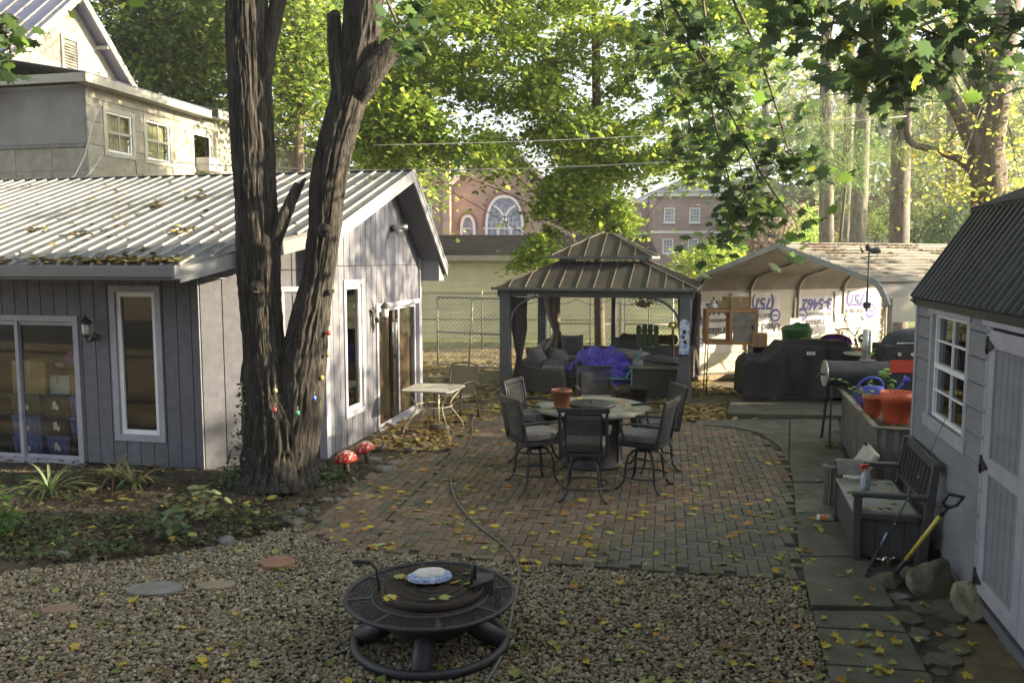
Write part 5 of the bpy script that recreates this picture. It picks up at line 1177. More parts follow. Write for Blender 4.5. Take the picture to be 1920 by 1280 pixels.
# pot and strip on the table
def flowerpot(loc, r, h, m, label, name='flower_pot', group=None, plant=None, rim=.06, taper=.66):
    t = thing(name, label, 'flower pot', loc, 0, group); b = MB()
    b.lathe([(0, 0), (r * taper, 0), (r * taper * 1.04, .01), (r * .93, h - rim), (r, h - rim), (r, h), (r * .93, h), (r * .9, h * .86), (0, h * .86)], seg=32, cap=False); b.build('pot', m, t)
    b = MB(); b.lathe([(r * .9, h * .87), (0, h * .875)], seg=20, cap=False); b.build('soil', m_dirt, t); return t
m_clay = mat('dark terracotta', (.20, .065, .03), (.28, .10, .05), 6, .5)
p = flowerpot(tc_ + Vector((-.42, -.22, .79)), .135, .255, m_clay, 'terracotta pot with bare stems on the bar table', rim=.035)
b = MB(); b.tube([(0, 0, .2), (.01, .0, .4), (-.01, .01, .6)], [.006, .005, .003], 6); b.tube([(.02, 0, .2), (.05, .0, .30), (.03, 0, .42)], .004, 5); b.build('stem', m_twig, p)
t = thing('metal_strip', 'weathered ribbed strip lying across the near edge of the table', 'strip', tc_ + Vector((.17, -.47, .80)), R(18)); b = MB(); b.box((0, 0, 0), (.55, .07, .012))
for k in range(20): b.box((-.26 + k * .027, 0, .01), (.008, .07, .012))
b.build('strip', mat('chalky strip', (.3, .3, .25), (.42, .41, .34), 9, .8), t)
# ------------------------------------------------------------ fire pit
fc = Vector((-.584, 5.70, 0)); t = thing('fire_pit', 'round steel fire pit with mesh cooking ring, in the gravel foreground', 'fire pit', fc); t.scale = (.96, .96, 1.0)
m_iron = mat('black fire pit steel', (.016, .017, .021), (.032, .033, .040), 9, .5, .2, 60); m_rust = mat('rusty steel bowl', (.022, .018, .016), (.06, .036, .024), 6, .8, .4, 40, lo=.4, hi=.7)
b = MB(); ring(b, .56, .05, .034, 56); b.build('base_ring', m_iron, t)
for k in range(4):
    a = R(-100 + 90 * k + 8); c, s = math.cos(a), math.sin(a); b = MB(); b.tube([(.27 * c, .27 * s, .20), (.38 * c, .38 * s, .12), (.54 * c, .54 * s, .035)], [.075, .075, .072], 16); b.build('leg', m_iron, t)
b = MB(); b.lathe([(0, .10), (.18, .105), (.28, .14), (.36, .21), (.395, .29), (.40, .345), (.385, .345), (.38, .29), (.34, .21), (.25, .15), (0, .12)], seg=48, cap=False); b.build('bowl', m_rust, t)
b = MB(); ring(b, .62, .385, .017, 64); ring(b, .425, .385, .012, 56); b.build('grate_rim', m_iron, t)
for k in range(8):
    a = k * math.pi / 4 + .2; b = MB(); b.beam((.425 * math.cos(a), .425 * math.sin(a), .385), (.62 * math.cos(a), .62 * math.sin(a), .385), .035, .012); b.build('grate_spoke', m_iron, t)
b = MB()
for sg in (1, -1):
    k = -.62
    while k < .62:
        # diagonal strands clipped to the annulus
        d = Vector((math.cos(R(32 * sg)), math.sin(R(32 * sg)))); nn = Vector((-d.y, d.x)); L = math.sqrt(max(0, .62 ** 2 - k * k)); 
        segs = [(-L, L)] if abs(k) >= .43 else [(-L, -math.sqrt(.43 ** 2 - k * k)), (math.sqrt(.43 ** 2 - k * k), L)]
        for u0, u1 in segs:
            p = nn * k + d * u0; q = nn * k + d * u1; b.beam((p.x, p.y, .385), (q.x, q.y, .385), .006, .005)
        k += .026
b.build('expanded_mesh', m_iron, t)
for k in range(4):
    a = k * math.pi / 2 + .5; b = MB(); b.beam((.40 * math.cos(a), .40 * math.sin(a), .30), (.50 * math.cos(a), .50 * math.sin(a), .375), .03, .01); b.build('bracket', m_iron, t)
b = MB(); b.tube([(.50, .12, .385), (.50, .12, .16)], .018, 10); b.build('support_post', m_iron, t)
b = MB(); b.lathe([(.355, .40), (.385, .40), (.385, .455), (.375, .455), (.372, .43), (.36, .43), (.0, .432)], (.02, .0, 0), 52, cap=False); b.lathe([(.405, .36), (.41, .36), (.41, .40), (.40, .40)], (0, 0, 0), 52); b.build('lid', m_rust, t)
b = MB()
for rr in (.34, .27, .2, .13, .06): ring(b, rr, .440, .004, 40, (.02, 0))
for k in range(-8, 9): 
    L = math.sqrt(.36 ** 2 - (k * .042) ** 2); b.beam((.02 + k * .042, -L, .437), (.02 + k * .042, L, .437), .004, .004)
b.build('spark_screen', m_rust, t)
b = MB(); b.add([(.30, -.10, .47), (.47, -.02, .50), (.47, .10, .50), (.33, .17, .47), (.30, -.10, .455), (.47, -.02, .37), (.47, .10, .37), (.33, .17, .455)], [(0, 1, 2, 3), (7, 6, 5, 4), (0, 4, 5, 1), (1, 5, 6, 2), (2, 6, 7, 3), (3, 7, 4, 0)]); b.build('hinge_plate', m_iron, t, bevel=.004)
b = MB(); b.tube([(.31, -.04, .45), (.31, -.04, .57), (.32, .0, .60), (.33, .05, .57), (.33, .05, .45)], .013, 8); b.build('lid_handle', m_iron, t)
b = MB(); b.tube([(-.38, .02, .36), (-.385, .02, .44), (-.40, .02, .56), (-.44, .03, .60), (-.58, .05, .60)], .012, 8); h = [(-.45 - .13 * i / 60 , .03 + .015 * i / 60 + .017 * math.cos(i * .9), .60 + .017 * math.sin(i * .9)) for i in range(61)]; b.tube(h, .005, 5); b.build('coil_handle', m_iron, t)
t = thing('mop_head', 'pale blue shaggy mop head lying on the fire pit lid', 'mop head', fc + Vector((-.01, .10, .455)), R(12))
m_mop = mat('blue yarn', (.20, .30, .55), (.50, .56, .70), 30, .95); m_mopt = mat('pale mop cloth', (.50, .49, .48), (.60, .60, .60), 20, .9, .4, 60)
b = MB(); b.ell((0, 0, .04), (.125, .085, .035), 20, 8, bump=.2); b.build('pad', m_mopt, t)
b = MB()
for k in range(90):
    a = k * 6.283 / 90; r = 1 + .1 * rnd.random(); z = .035; b.tube([(.115 * math.cos(a), .078 * math.sin(a), z + .012 * rnd.random()), (.14 * r * math.cos(a), .10 * r * math.sin(a), z - .008), (.148 * r * math.cos(a + .05), .108 * r * math.sin(a + .05), .006)], .0065, 5)
b.build('yarn', m_mop, t)
# ------------------------------------------------------------ hose
pts = [(1010, 742), (960, 748), (925, 760), (893, 772), (884, 790), (886, 815), (872, 850), (848, 885), (845, 915), (862, 950), (895, 985), (935, 1012), (962, 1038), (974, 1062), (972, 1095), (962, 1135), (955, 1175), (944, 1220), (925, 1258), (895, 1300)]
P = [G(u, v, .035) for u, v in pts]
def smooth(P, n=4):
    for _ in range(n):
        Q = [P[0]]
        for a, c in zip(P[:-1], P[1:]): Q += [a.lerp(c, .25), a.lerp(c, .75)]
        Q.append(P[-1]); P = Q
    return P
b = MB(); b.tube(smooth(P, 3), .0125, 8); b.build('garden_hose', mat('grey green hose', (.075, .08, .07), (.12, .12, .10), 20, .45), label='grey garden hose snaking over the bricks and past the fire pit', cat='hose')
# ------------------------------------------------------------ patio side table, umbrella foot, sling chair
tp = Vector((-1.26, 13.15, .0)); t = thing('patio_table', 'square cream scroll-legged patio table by the gable door', 'table', tp, R(-14))
m_cmet = mat('cream enamelled iron', (.36, .33, .25), (.44, .41, .32), 9, .5, .1)
b = MB(); s = .42
b.prism([(-s, -s + .07), (-s + .07, -s), (s - .07, -s), (s, -s + .07), (s, s - .07), (s - .07, s), (-s + .07, s), (-s, s - .07)], .695, .72); b.build('tabletop', mat('pale stone table top', (.30, .29, .25), (.40, .385, .34), 7, .4, .1), t, bevel=.005)
for k in range(4):
    a = math.pi / 4 + k * math.pi / 2; c, sn = math.cos(a), math.sin(a); b = MB(); b.tube(smooth([Vector((r * c, r * sn, z)) for r, z in ((.50, .69), (.42, .60), (.30, .48), (.30, .38), (.40, .25), (.52, .12), (.54, .0))], 2), .013, 7); b.build('leg', m_cmet, t)
b = MB(); ring(b, .30, .43, .009, 28); b.build('brace_ring', m_cmet, t)
t = thing('umbrella_base', 'small cream umbrella base with pole standing under the patio table', 'umbrella base', G(822, 803), 0)
b = MB(); b.lathe([(.20, 0), (.21, .02), (.17, .04), (.06, .07), (.035, .08)], seg=28); b.tube([(0, 0, .05), (0, 0, .66)], .022, 10); b.build('base', m_cmet, t)
b = MB()
for k in range(10): a = k * .628; ring(b, .04, .045, .006, 12, (.13 * math.cos(a), .13 * math.sin(a)))
b.build('scrollwork', m_cmet, t)
t = thing('sling_chair', 'brown metal sling chair behind the square patio table', 'chair', Vector((-.98, 14.15, 0)), R(150))
m_brmet = mat('dark brown iron', (.05, .035, .025), (.08, .06, .04), 8, .5); m_sling = mat('tan sling fabric', (.22, .19, .13), (.30, .26, .18), 40, .8)
for s in (-1, 1):
    b = MB(); x = s * .27; b.tube([(x, -.30, .93), (x, -.22, .60), (x, -.16, .42), (x, .24, .44), (x, .28, .0)], .013, 7); b.tube([(x, -.20, .50), (x, -.34, .0)], .013, 7); b.tube([(x, -.24, .66), (x, .0, .68), (x, .22, .66), (x, .25, .44)], .014, 7); b.build('side_frame', m_brmet, t)
b = MB(); b.tube([(-.27, -.30, .93), (0, -.32, .97), (.27, -.30, .93)], .013, 7); b.tube([(-.27, .28, .02), (.27, .28, .02)], .01, 6); b.tube([(-.27, -.33, .04), (.27, -.33, .04)], .01, 6); b.build('cross_bar', m_brmet, t)
b = MB(); n = 10; sl2 = [(-.295, .91), (-.25, .74), (-.21, .58), (-.17, .45), (-.08, .415), (.08, .42), (.23, .445)]
vs = [(x, y, z) for y, z in sl2 for x in (-.255, .255)]; b.add(vs, [(2*i, 2*i+1, 2*i+3, 2*i+2) for i in range(len(sl2) - 1)]); b.build('sling', m_sling, t)
# ------------------------------------------------------------ inside the gazebo
def cushion(b, c, d, M=None, bump=.0): b.ell(c, (d[0] / 2, d[1] / 2, d[2] / 2), 20, 12, M)
def pill(name, c, d, label, m, rot=(0, 0, 0), cat='cushion', group=None):
    """pillow: squared, puffed"""
    M = Matrix.Rotation(rot[2], 3, 'Z') @ Matrix.Rotation(rot[0], 3, 'X') @ Matrix.Rotation(rot[1], 3, 'Y'); n = 14; V = []; fs = []
    for sgn in (1, -1):
        for i in range(n + 1):
            for j in range(n + 1):
                u, v = -1 + 2 * i / n, -1 + 2 * j / n; k = 1 - .10 * (1 - abs(u * v)) * (abs(u) > .98 or abs(v) > .98); z = (max(0, (1 - u ** 4) * (1 - v ** 4))) ** .55 * .5 * d[2] * sgn
                px = u * d[0] / 2 * (1 - .08 * (1 - u * u) * 0 - .07 * (1 - abs(v)) ** 0 * 0); V.append(Vector((u * d[0] / 2 * (.93 + .07 * v * v), v * d[1] / 2 * (.93 + .07 * u * u), z + .006 * mn.noise(Vector((u * 3, v * 3, sgn + c[0]))))))
    N1 = (n + 1) ** 2
    for i in range(n):
        for j in range(n):
            a = i * (n + 1) + j; q = (a, a + n + 1, a + n + 2, a + 1); fs += [q, tuple(N1 + x for x in q[::-1])]
    b = MB(); b.smooth = True; b.add([M @ p for p in V], fs); return b.build(name, m, label=label, cat=cat, group=group, loc=c)
so_ = thing('wicker_sofa', 'L-shaped dark wicker sofa heaped with grey cushions under the gazebo', 'sofa', gl(.45, 1.1), AG)
b = MB(); b.span((-.05, -.55, .05), (.72, 2.15, .30)); b.span((.72, 1.42, .05), (2.5, 2.15, .30)); b.build('seat_base', m_wicker, so_, bevel=.015)
b = MB()
b.add([(-.20, -.6, .03), (.0, -.6, .03), (.0, 2.2, .03), (-.20, 2.2, .03), (-.30, -.6, .66), (-.12, -.6, .66), (-.12, 2.3, .66), (-.30, 2.3, .66)], [(3, 2, 1, 0), (4, 5, 6, 7), (0, 1, 5, 4), (1, 2, 6, 5), (2, 3, 7, 6), (3, 0, 4, 7)]); b.build('side_back', m_wicker, so_, bevel=.02)
b = MB(); b.span((-.2, 2.16, .05), (2.5, 2.30, .72)); b.build('rear_back', m_wicker, so_, bevel=.015)
b = MB(); b.prism([(-.22, -.72), (.74, -.72), (.74, -.56), (-.22, -.56)], .03, lambda x, y: .62 - .28 * max(0, (x + .1)) / .84); b.build('armrest', m_wicker, so_, bevel=.02)
b = MB(); b.span((.0, -.54, .30), (.70, .42, .42)); b.span((.0, .44, .30), (.70, 1.40, .42)); b.span((.74, 1.44, .30), (1.6, 2.14, .42)); b.span((1.62, 1.44, .30), (2.46, 2.14, .42)); b.build('seat_cushion', m_cush, so_, bevel=.04, seg=4)
gw_l = [('far grey back cushion leaning on the left corner of the sofa', (.42, 1.0, .64), (.62, .58, .24), (1.25, 0, 1.3)), ('grey pillow standing in the sofa corner', (.86, 2.9, .74), (.58, .55, .26), (1.3, 0, 0.5)),
        ('round grey pillow lying on the left of the sofa', (.72, 1.9, .60), (.60, .52, .24), (.5, .3, .6)), ('flat grey cushion on the rear sofa seat', (1.55, 2.75, .55), (.85, .6, .20), (.15, 0, .1)), ('low grey cushion in the middle of the sofa', (1.2, 2.1, .50), (.80, .6, .18), (.1, .1, 0)),
        ('grey cushion propped upright against the rear back near the tarp', (2.2, 3.1, .72), (.85, .5, .18), (1.4, 0, 0)), ('grey cushion tilted over the left back of the sofa', (.25, 2.0, .72), (.6, .75, .20), (.2, -.75, 0))]
for lb, c, d, r in gw_l: pill('sofa_cushion', gl(*c), d, lb, m_cush, (r[0], r[1], r[2] + AG), group='loose grey cushions on the sofa')
pw = thing('scroll_pillow', 'grey pillow with pale scroll pattern on the near end of the sofa', 'pillow', gl(.86, .72, .52), AG)
o = pill('pillow_body', (0, 0, 0), (.56, .42, .2), None, m_cush, (.55, 0, 0), cat=None); o.parent = pw; KID.setdefault(pw.name, []).append(o.name); del_ = [k for k in o.keys()]; o.location = (0, 0, 0)
m_scr = mat('cream scroll embroidery', (.55, .53, .46), rough=.9)
b = MB()
for s in (-1.6, -.55, .55, 1.6):
    pts = [Vector((s * .11 + .052 * (1 - i / 26) * math.cos(i * .42), -.155 + .01 * i / 26, -.01 + .052 * (1 - i / 26) * math.sin(i * .42))) for i in range(24)]; b.tube(pts, .008, 5)
b.build('scroll_band', m_scr, pw)
# crumpled blue tarp
def crumple(name, loc, r, m, label, cat, seed, rz=0, n=70, amp=.55, folds=5):
    V = []; fs = []
    for i in range(n + 1):
        th = math.pi * .56 * i / n
        for k in range(n * 2):
            a = math.pi * k / n; d = Vector((math.sin(th) * math.cos(a), math.sin(th) * math.sin(a), math.cos(th)))
            f = 1 + amp * (abs(mn.noise(d * 2.1 + Vector((seed, 0, 0)))) * 1.0 - .2) + .22 * (.3 - abs(mn.noise(d * folds * .8 + Vector((mn.noise(d * 3), seed, 0))))) + .13 * (.3 - abs(mn.noise(d * folds * 2.1 + Vector((0, seed, 3))))) + .09 * (.3 - abs(mn.noise(d * folds * 4.5)))
            V.append((d.x * r[0] * f, d.y * r[1] * f, d.z * r[2] * f))
    m2 = n * 2
    for i in range(n):
        for k in range(m2): fs.append((i * m2 + k, (i + 1) * m2 + k, (i + 1) * m2 + (k + 1) % m2, i * m2 + (k + 1) % m2))
    return raw(name, V, fs, m, loc=loc, rz=rz, label=label, cat=cat)
m_tarpb = mat('blue tarpaulin', (.10, .085, .50), (.17, .15, .70), 3, .36, .3, 14)
crumple('blue_tarp', gl(1.90, .95, .34), (.70, .50, .54), m_tarpb, 'crumpled bright blue tarp piled in the middle of the gazebo', 'tarp', 3.1, AG, amp=.5)
crumple('black_bag', gl(1.42, .65, .26), (.20, .26, .36), mat('black plastic bag', (.012, .012, .012), (.03, .03, .03), 5, .3, .6, 20), 'black plastic sheet slumped against the blue tarp', 'bag', 9.7, AG, n=28, amp=.7)
crumple('folded_canvas', gl(1.15, .95, .36), (.30, .22, .15), mat('olive canvas', (.13, .12, .08), (.2, .19, .13), 6, .9), 'olive canvas folded between the pillow and the tarp', 'canvas', 5.5, AG, n=24)
# teal armchair frames
m_teal = mat('faded teal paint', (.10, .24, .29), (.16, .33, .38), 7, .55, .1)
t = thing('metal_glider', 'faded teal metal lawn chair holding the blue tarp', 'chair', gl(2.1, .35, 0), AG + R(8))
b = MB(); b.span((-.42, -.05, .36), (.42, .5, .385)); b.build('seat', m_teal, t, bevel=.01)
b = MB(); b.add([(.30, -.1, .40), (.62, .1, .95), (.62, .55, .95), (.30, .5, .40), (.32, -.1, .38), (.64, .1, .93), (.64, .55, .93), (.32, .5, .38)], [(0, 1, 2, 3), (7, 6, 5, 4), (0, 4, 5, 1), (1, 5, 6, 2), (2, 6, 7, 3), (3, 7, 4, 0)]); b.build('backrest', m_teal, t, bevel=.006)
for x in (-.42, .42): b = MB(); b.tube(smooth([Vector(p) for p in ((x, -.08, .58), (x, -.14, .3), (x, -.12, .02), (x, .3, .015), (x, .55, .02))], 2), .014, 7); b.tube([(x, -.08, .58), (x, .45, .58)], .018, 7); b.build('leg', m_teal, t)
# wicker cabinet with things on it
t = thing('wicker_cabinet', 'dark wicker storage cabinet with a slab top behind the front right post', 'cabinet', gl(2.95, .75, 0), AG)
b = MB(); b.box((0, 0, .29), (.92, .62, .58)); b.build('body', m_wicker, t, bevel=.01); b = MB(); b.box((0, 0, .61), (1.04, .72, .055)); b.build('top', m_ttop, t, bevel=.006)
cbox(gl(2.62, .62, .638), (.20, .12, .10), 'small white and blue carton on the wicker cabinet', m_wbox, rz=AG + .2)
pill('bag_cushion', gl(2.35, 1.0, .80), (.95, .42, .16), 'pale grey seat pad bridging from the chair to the cabinet', mat('pale canvas pad', (.24, .24, .22), (.32, .31, .29), 5, .9, .3, 40), (.25, .12, AG), cat='pad')
pill('bag_cushion', gl(3.12, .75, .74), (.80, .44, .13), 'grey pad lying on top of the wicker cabinet', m_cush, (.1, .08, AG), cat='pad')
t = flowerpot(gl(2.75, -.35, 0), .20, .34, m_char, 'dark urn planter in front of the wicker cabinet', rim=.04, taper=.6)
P = npr.normal(size=(40, 3)) * (.08, .07, .03) + (0, 0, .34); leafmesh('leaves', P, .05, [(.06, .12, .03)], None, LOVAL, parent=t)
# green slatted chair
m_green = mat('sage green slats', (.10, .15, .075), (.14, .19, .10), 5, .7)
t = thing('adirondack_chair', 'sage green slatted garden chair standing on the sofa back, behind the tarp', 'chair', gl(2.62, 2.6, .42), AG + R(4))
for k in range(4):
    b = MB(); x = -.195 + k * .13; hz = .90 - .03 * abs(k - 1.5); pts = [(x - .056, .30), (x + .056, .30), (x + .056, hz - .04), (x + .03, hz), (x - .03, hz), (x - .056, hz - .04)]
    b.add([(p, .08 + (q - .3) * .22, q) for p, q in pts] + [(p, .10 + (q - .3) * .22, q) for p, q in pts], [tuple(range(6)), tuple(range(11, 5, -1))] + [(i, 6 + i, 6 + (i + 1) % 6, (i + 1) % 6) for i in range(6)]); b.build('back_slat', m_green, t)
for k in range(4): b = MB(); b.box((0, -.35 + k * .115, .30 - .01 * k), (.56, .10, .022)); b.build('seat_slat', m_green, t)
for s in (-1, 1): b = MB(); b.box((s * .24, -.36, .16), (.09, .03, .34)); b.beam((s * .24, -.38, .26), (s * .24, .4, .02), .025, .10); b.build('leg', m_green, t)
b = MB(); b.box((0, .12, .42), (.52, .02, .06)); b.box((0, .20, .74), (.50, .02, .05)); b.build('back_rail', m_green, t)
# wooden duck-shaped log, yellow flower stake, grey panel
t = thing('wooden_bench', 'dark round-ended timber bench back behind the green chair', 'bench', gl(2.6, 3.1, 0), AG); b = MB(); b.box((0, 0, .93), (1.0, .05, .22)); b.tube([(-.55, 0, .93), (-.55, .05, .93)], .13, 18); b.tube([(.55, 0, .93), (.55, .05, .93)], .13, 18); b.build('back_board', mat('dark brown timber', (.06, .035, .018), (.11, .065, .03), 5, .7), t)
b = MB(); 
for x in (-.5, .5): b.box((x, 0, .42), (.07, .07, .84))
b.box((0, -.2, .44), (1.1, .42, .04)); b.build('seat', MATS['dark brown timber'], t)
t = thing('flower_stake', 'yellow metal flower on a brown stake right of the green chair', 'garden ornament', gl(3.22, 2.2, 0), AG); b = MB(); b.tube([(0, 0, 0), (0, 0, 1.3)], .018, 8); b.build('stake', MATS['dark brown timber'], t)
m_yel = mat('yellow enamel', (.60, .42, .05), (.7, .52, .1), 9, .5)
for k in range(10): b = MB(); a = k * .628; b.ell((.075 * math.cos(a), -.02, 1.34 + .05 * math.sin(a)), (.045, .012, .028), 8, 5); b.build('petal', m_yel, t)
t = thing('grey_panel', 'plain grey board leaning at the right rear of the gazebo', 'board', gl(3.25, 2.9, 0), AG); b = MB(); b.box((0, 0, .42), (.8, .03, .80)); b.build('board', mat('grey violet board', (.16, .15, .165), (.2, .19, .2), 3, .8), t, bevel=.005)
b = MB(); b.box((0, -.03, .06), (.84, .05, .1)); b.build('foot', m_char, t)
# ------------------------------------------------------------ carport contents
def cl(x, y, z=0): return CM @ Vector((x, y, z))
t = thing('wooden_hutch', 'orange timber cabinet with wire-fronted left half and grey door, on a stand', 'cabinet', PD(1368, 644, 16.6), R(-6))
m_owood = mat('orange pine', (.36, .17, .06), (.50, .27, .11), 5, .6, .2, 30, stretch=(1, 1, .3)); m_gdoor = mat('weathered plywood door', (.20, .18, .14), (.30, .27, .22), 5, .8)
b = MB(); W_, D_, H_ = 1.02, .5, .70
for x in (-W_ / 2 + .03, -.02, W_ / 2 - .03):
    for y in (-D_ / 2 + .03, D_ / 2 - .03): b.box((x, y, H_ / 2), (.06, .06, H_))
for z in (.03, H_ - .03):
    for y in (-D_ / 2 + .03, D_ / 2 - .03): b.box((0, y, z), (W_ - .06, .058, .058))
    for x in (-W_ / 2 + .03, W_ / 2 - .03): b.box((x, 0, z), (.058, D_ - .12, .056))
b.build('frame', m_owood, t, bevel=.004); b = MB(); b.box((0, 0, .07), (W_ - .1, D_ - .1, .012)); b.box((0, 0, H_ - .065), (W_ - .1, D_ - .1, .012)); b.build('shelf', m_owood, t)
b = MB(); b.box((.245, -D_ / 2 + .025, H_ / 2), (.44, .02, H_ - .12)); b.box((W_ / 2 - .02, 0, H_ / 2), (.02, D_ - .12, H_ - .12)); b.build('door', m_gdoor, t); b = MB(); b.box((.40, -D_ / 2 + .0, H_ / 2), (.03, .03, .09)); b.build('latch', m_black, t)
b = MB()
for k in range(12): b.box((-W_ / 2 + .09 + k * .034, -D_ / 2 + .03, H_ / 2), (.003, .003, H_ - .12))
for k in range(16): b.box((-.26, -D_ / 2 + .034, .08 + k * .036), (.42, .003, .003))
b.build('wire_front', m_galv, t)
b = MB(); 
for x in (-.45, .45):
    for y in (-.2, .2): b.tube([(x, y, -.0), (x * 1.05, y, -PD(1368, 644, 16.6).z + .1)], .012, 6)
b.build('stand', m_black, t)
hz_ = PD(1368, 644, 16.6)
cbox(hz_ + Vector((.10, .0, .705)), (.42, .34, .24), 'torn open cardboard box on top of the orange cabinet', rz=.3)
cbox(hz_ + Vector((-.18, .05, .705)), (.36, .30, .16), 'flattened cardboard box beside the lamp on the cabinet', rz=-.4)
t = thing('work_lamp', 'silver dome clamp lamp on the left end of the orange cabinet', 'lamp', hz_ + Vector((-.36, -.08, .705)), 0); b = MB(); b.lathe([(.12, 0), (.11, .05), (.06, .10), (.03, .12), (.03, .18)], seg=20); b.build('shade', m_alu, t); b = MB(); b.tube([(0, 0, .18), (0, 0, .24)], .018, 8); b.build('socket', m_black, t)
t = thing('wooden_crate', 'orange louvred wooden box standing right of the hutch', 'crate', PD(1425, 648, 16.3), R(-20)); b = MB(); b.box((0, 0, .12), (.26, .34, .26)); b.build('crate', m_owood, t, bevel=.006); 
b = MB()
for k in range(6): b.box((0, -.172, .03 + k * .035), (.2, .008, .016))
b.build('louver', m_gdoor, t)
b = MB(); b.box((.0, 0, -.35), (.5, .4, .68)); o = b.build('storage_shelf', m_black, label='dark shelf unit under the louvred wooden box', cat='shelf', loc=PD(1430, 648, 16.7))
t = thing('trash_tub', 'green round tub with yellow number and bulging green lid', 'tub', PD(1494, 618, 16.8) - Vector((0, 0, .35)), 0)
m_gtub = mat('green plastic tub', (.045, .15, .05), (.07, .20, .07), 5, .5); b = MB(); b.lathe([(.24, -.30), (.30, .33), (.31, .345), (.29, .35)], seg=28); b.build('tub', m_gtub, t); b = MB(); b.lathe([(.32, .34), (.32, .37), (.24, .43), (.10, .46), (0, .46)], seg=24); b.ell((.05, -.05, .42), (.18, .15, .09), 14, 8, bump=.5, seed=4); b.build('lid', m_gtub, t); text('99¢', .14, t, (.08, -.300, .16), (math.pi / 2, 0, .2), m_yel, bold=.005)
# purple motorcycle
mo = thing('motorcycle', 'purple motorcycle parked under the carport beside the green tub', 'motorcycle', (6.55, 17.0, .05), R(-48)); mo.scale = (1.18, 1.18, 1.18)
m_purple = mat('purple metallic paint', (.10, .02, .16), rough=.25, metal=.4); m_chrome = mat('bright chrome', (.7, .7, .68), rough=.15, metal=1); m_rub = mat('tyre rubber', (.02, .02, .02), rough=.85)
for x in (-.72, .72):
    b = MB(); b.tube([(x + .30 * math.cos(6.283 * i / 30), 0, .32 + .30 * math.sin(6.283 * i / 30)) for i in range(30)], .055, 10, close=True); wh = b.build('wheel', m_rub, mo)
    b = MB(); b.tube([(x + .24 * math.cos(6.283 * i / 30), 0, .32 + .24 * math.sin(6.283 * i / 30)) for i in range(30)], .014, 8, close=True)
    for k in range(10): a = k * .628; b.beam((x, 0, .32), (x + .24 * math.cos(a), 0, .32 + .24 * math.sin(a)), .01, .01)
    b.tube([(x, -.06, .32), (x, .06, .32)], .04, 10); b.build('rim', m_chrome, wh)
b = MB(); b.ell((.12, 0, .88), (.30, .15, .14), 18, 10); b.build('fuel_tank', m_purple, mo)
b = MB(); b.tube([(-.72 + .37 * math.cos(a), 0, .32 + .37 * math.sin(a)) for a in [R(20 + i * 13) for i in range(12)]], .07, 8); b.tube([(.72 + .37 * math.cos(a), 0, .32 + .37 * math.sin(a)) for a in [R(30 + i * 12) for i in range(9)]], .06, 8); b.build('fender', m_purple, mo)
b = MB(); b.ell((-.32, 0, .80), (.34, .15, .07), 16, 8); b.build('saddle', m_black, mo)
b = MB(); b.box((.05, 0, .45), (.42, .26, .34)); 
for k in range(5): b.box((.05, 0, .52 + k * .03), (.34, .32, .012))
b.tube([(-.05, .14, .34), (-.5, .18, .30), (-.95, .18, .34)], .04, 8); b.build('engine', m_chrome, mo, bevel=.01)
b = MB()
for s in (-1, 1): b.tube([(.72, s * .09, .32), (.50, s * .09, .98)], .022, 8); b.tube([(.46, 0, 1.0), (.44, s * .22, 1.14), (.30, s * .40, 1.12)], .014, 7); b.tube([(.45, s * .2, 1.12), (.44, s * .3, 1.28)], .006, 5); b.ell((.44, s * .31, 1.30), (.015, .07, .045), 10, 6)
b.ell((.62, 0, .96), (.10, .10, .10), 14, 10); b.build('fork_and_bars', m_chrome, mo)
# stacked white plastic chairs
m_pl = mat('off-white plastic', (.46, .45, .40), (.56, .55, .49), 5, .45)
def pchair(loc, rz, label):
    t = thing('plastic_chair', label, 'chair', loc, rz, 'plastic shell chairs under the carport'); b = MB(); n = 8
    V = []; pr = [(.22, .46), (.18, .42), (0, .405), (-.17, .42), (-.22, .50), (-.25, .65), (-.27, .82)]
    for y, z in pr:
        for i in range(n + 1): x = -.22 + .44 * i / n; V.append((x * (1 - .12 * (z > .7)), y - .04 * (1 - (x / .22) ** 2) * (z > .45), z + .03 * (x / .22) ** 2))
    b.smooth = True; b.add(V, [(j * (n + 1) + i, j * (n + 1) + i + 1, (j + 1) * (n + 1) + i + 1, (j + 1) * (n + 1) + i) for j in range(6) for i in range(n)]); sh_ = b.build('shell', m_pl, t); sm = sh_.modifiers.new('thick', 'SOLIDIFY'); sm.thickness = .01
    for sx in (-1, 1):
        for sy in (-1, 1): b = MB(); b.tube([(sx * .15, sy * .13, .41), (sx * .22, sy * .21, 0)], .011, 6); b.build('leg', m_galv, t)
    return t
pchair(cl(3.9, -.75, .62), aC + R(175), 'white shell chair standing on the freezer, left of the pair'); pchair(cl(4.55, -.75, .62), aC + R(185), 'white shell chair standing on the freezer, right of the pair'); pchair(cl(2.3, -1.0, .58), aC + R(190), 'pale shell chair raised behind the green tub')
t = thing('chest_freezer', 'white chest freezer along the banner wall under the two chairs', 'freezer', cl(4.3, -.75, 0), aC); b = MB(); b.box((0, 0, .28), (1.9, .62, .5)); b.build('body', m_white, t, bevel=.02); b = MB(); b.box((0, 0, .57), (1.94, .66, .08)); b.build('lid', m_white, t, bevel=.02)
t = thing('storage_cabinet', 'cream chest beneath the raised chair left of the freezer', 'chest', cl(2.35, -.95, 0), aC); b = MB(); b.box((0, 0, .27), (1.0, .55, .54)); b.build('chest', mat('cream enamel', (.5, .48, .38), (.58, .56, .46), 3, .5), t, bevel=.015); b = MB(); b.box((0, -.28, .44), (.2, .02, .03)); b.build('handle', m_chrome, t)
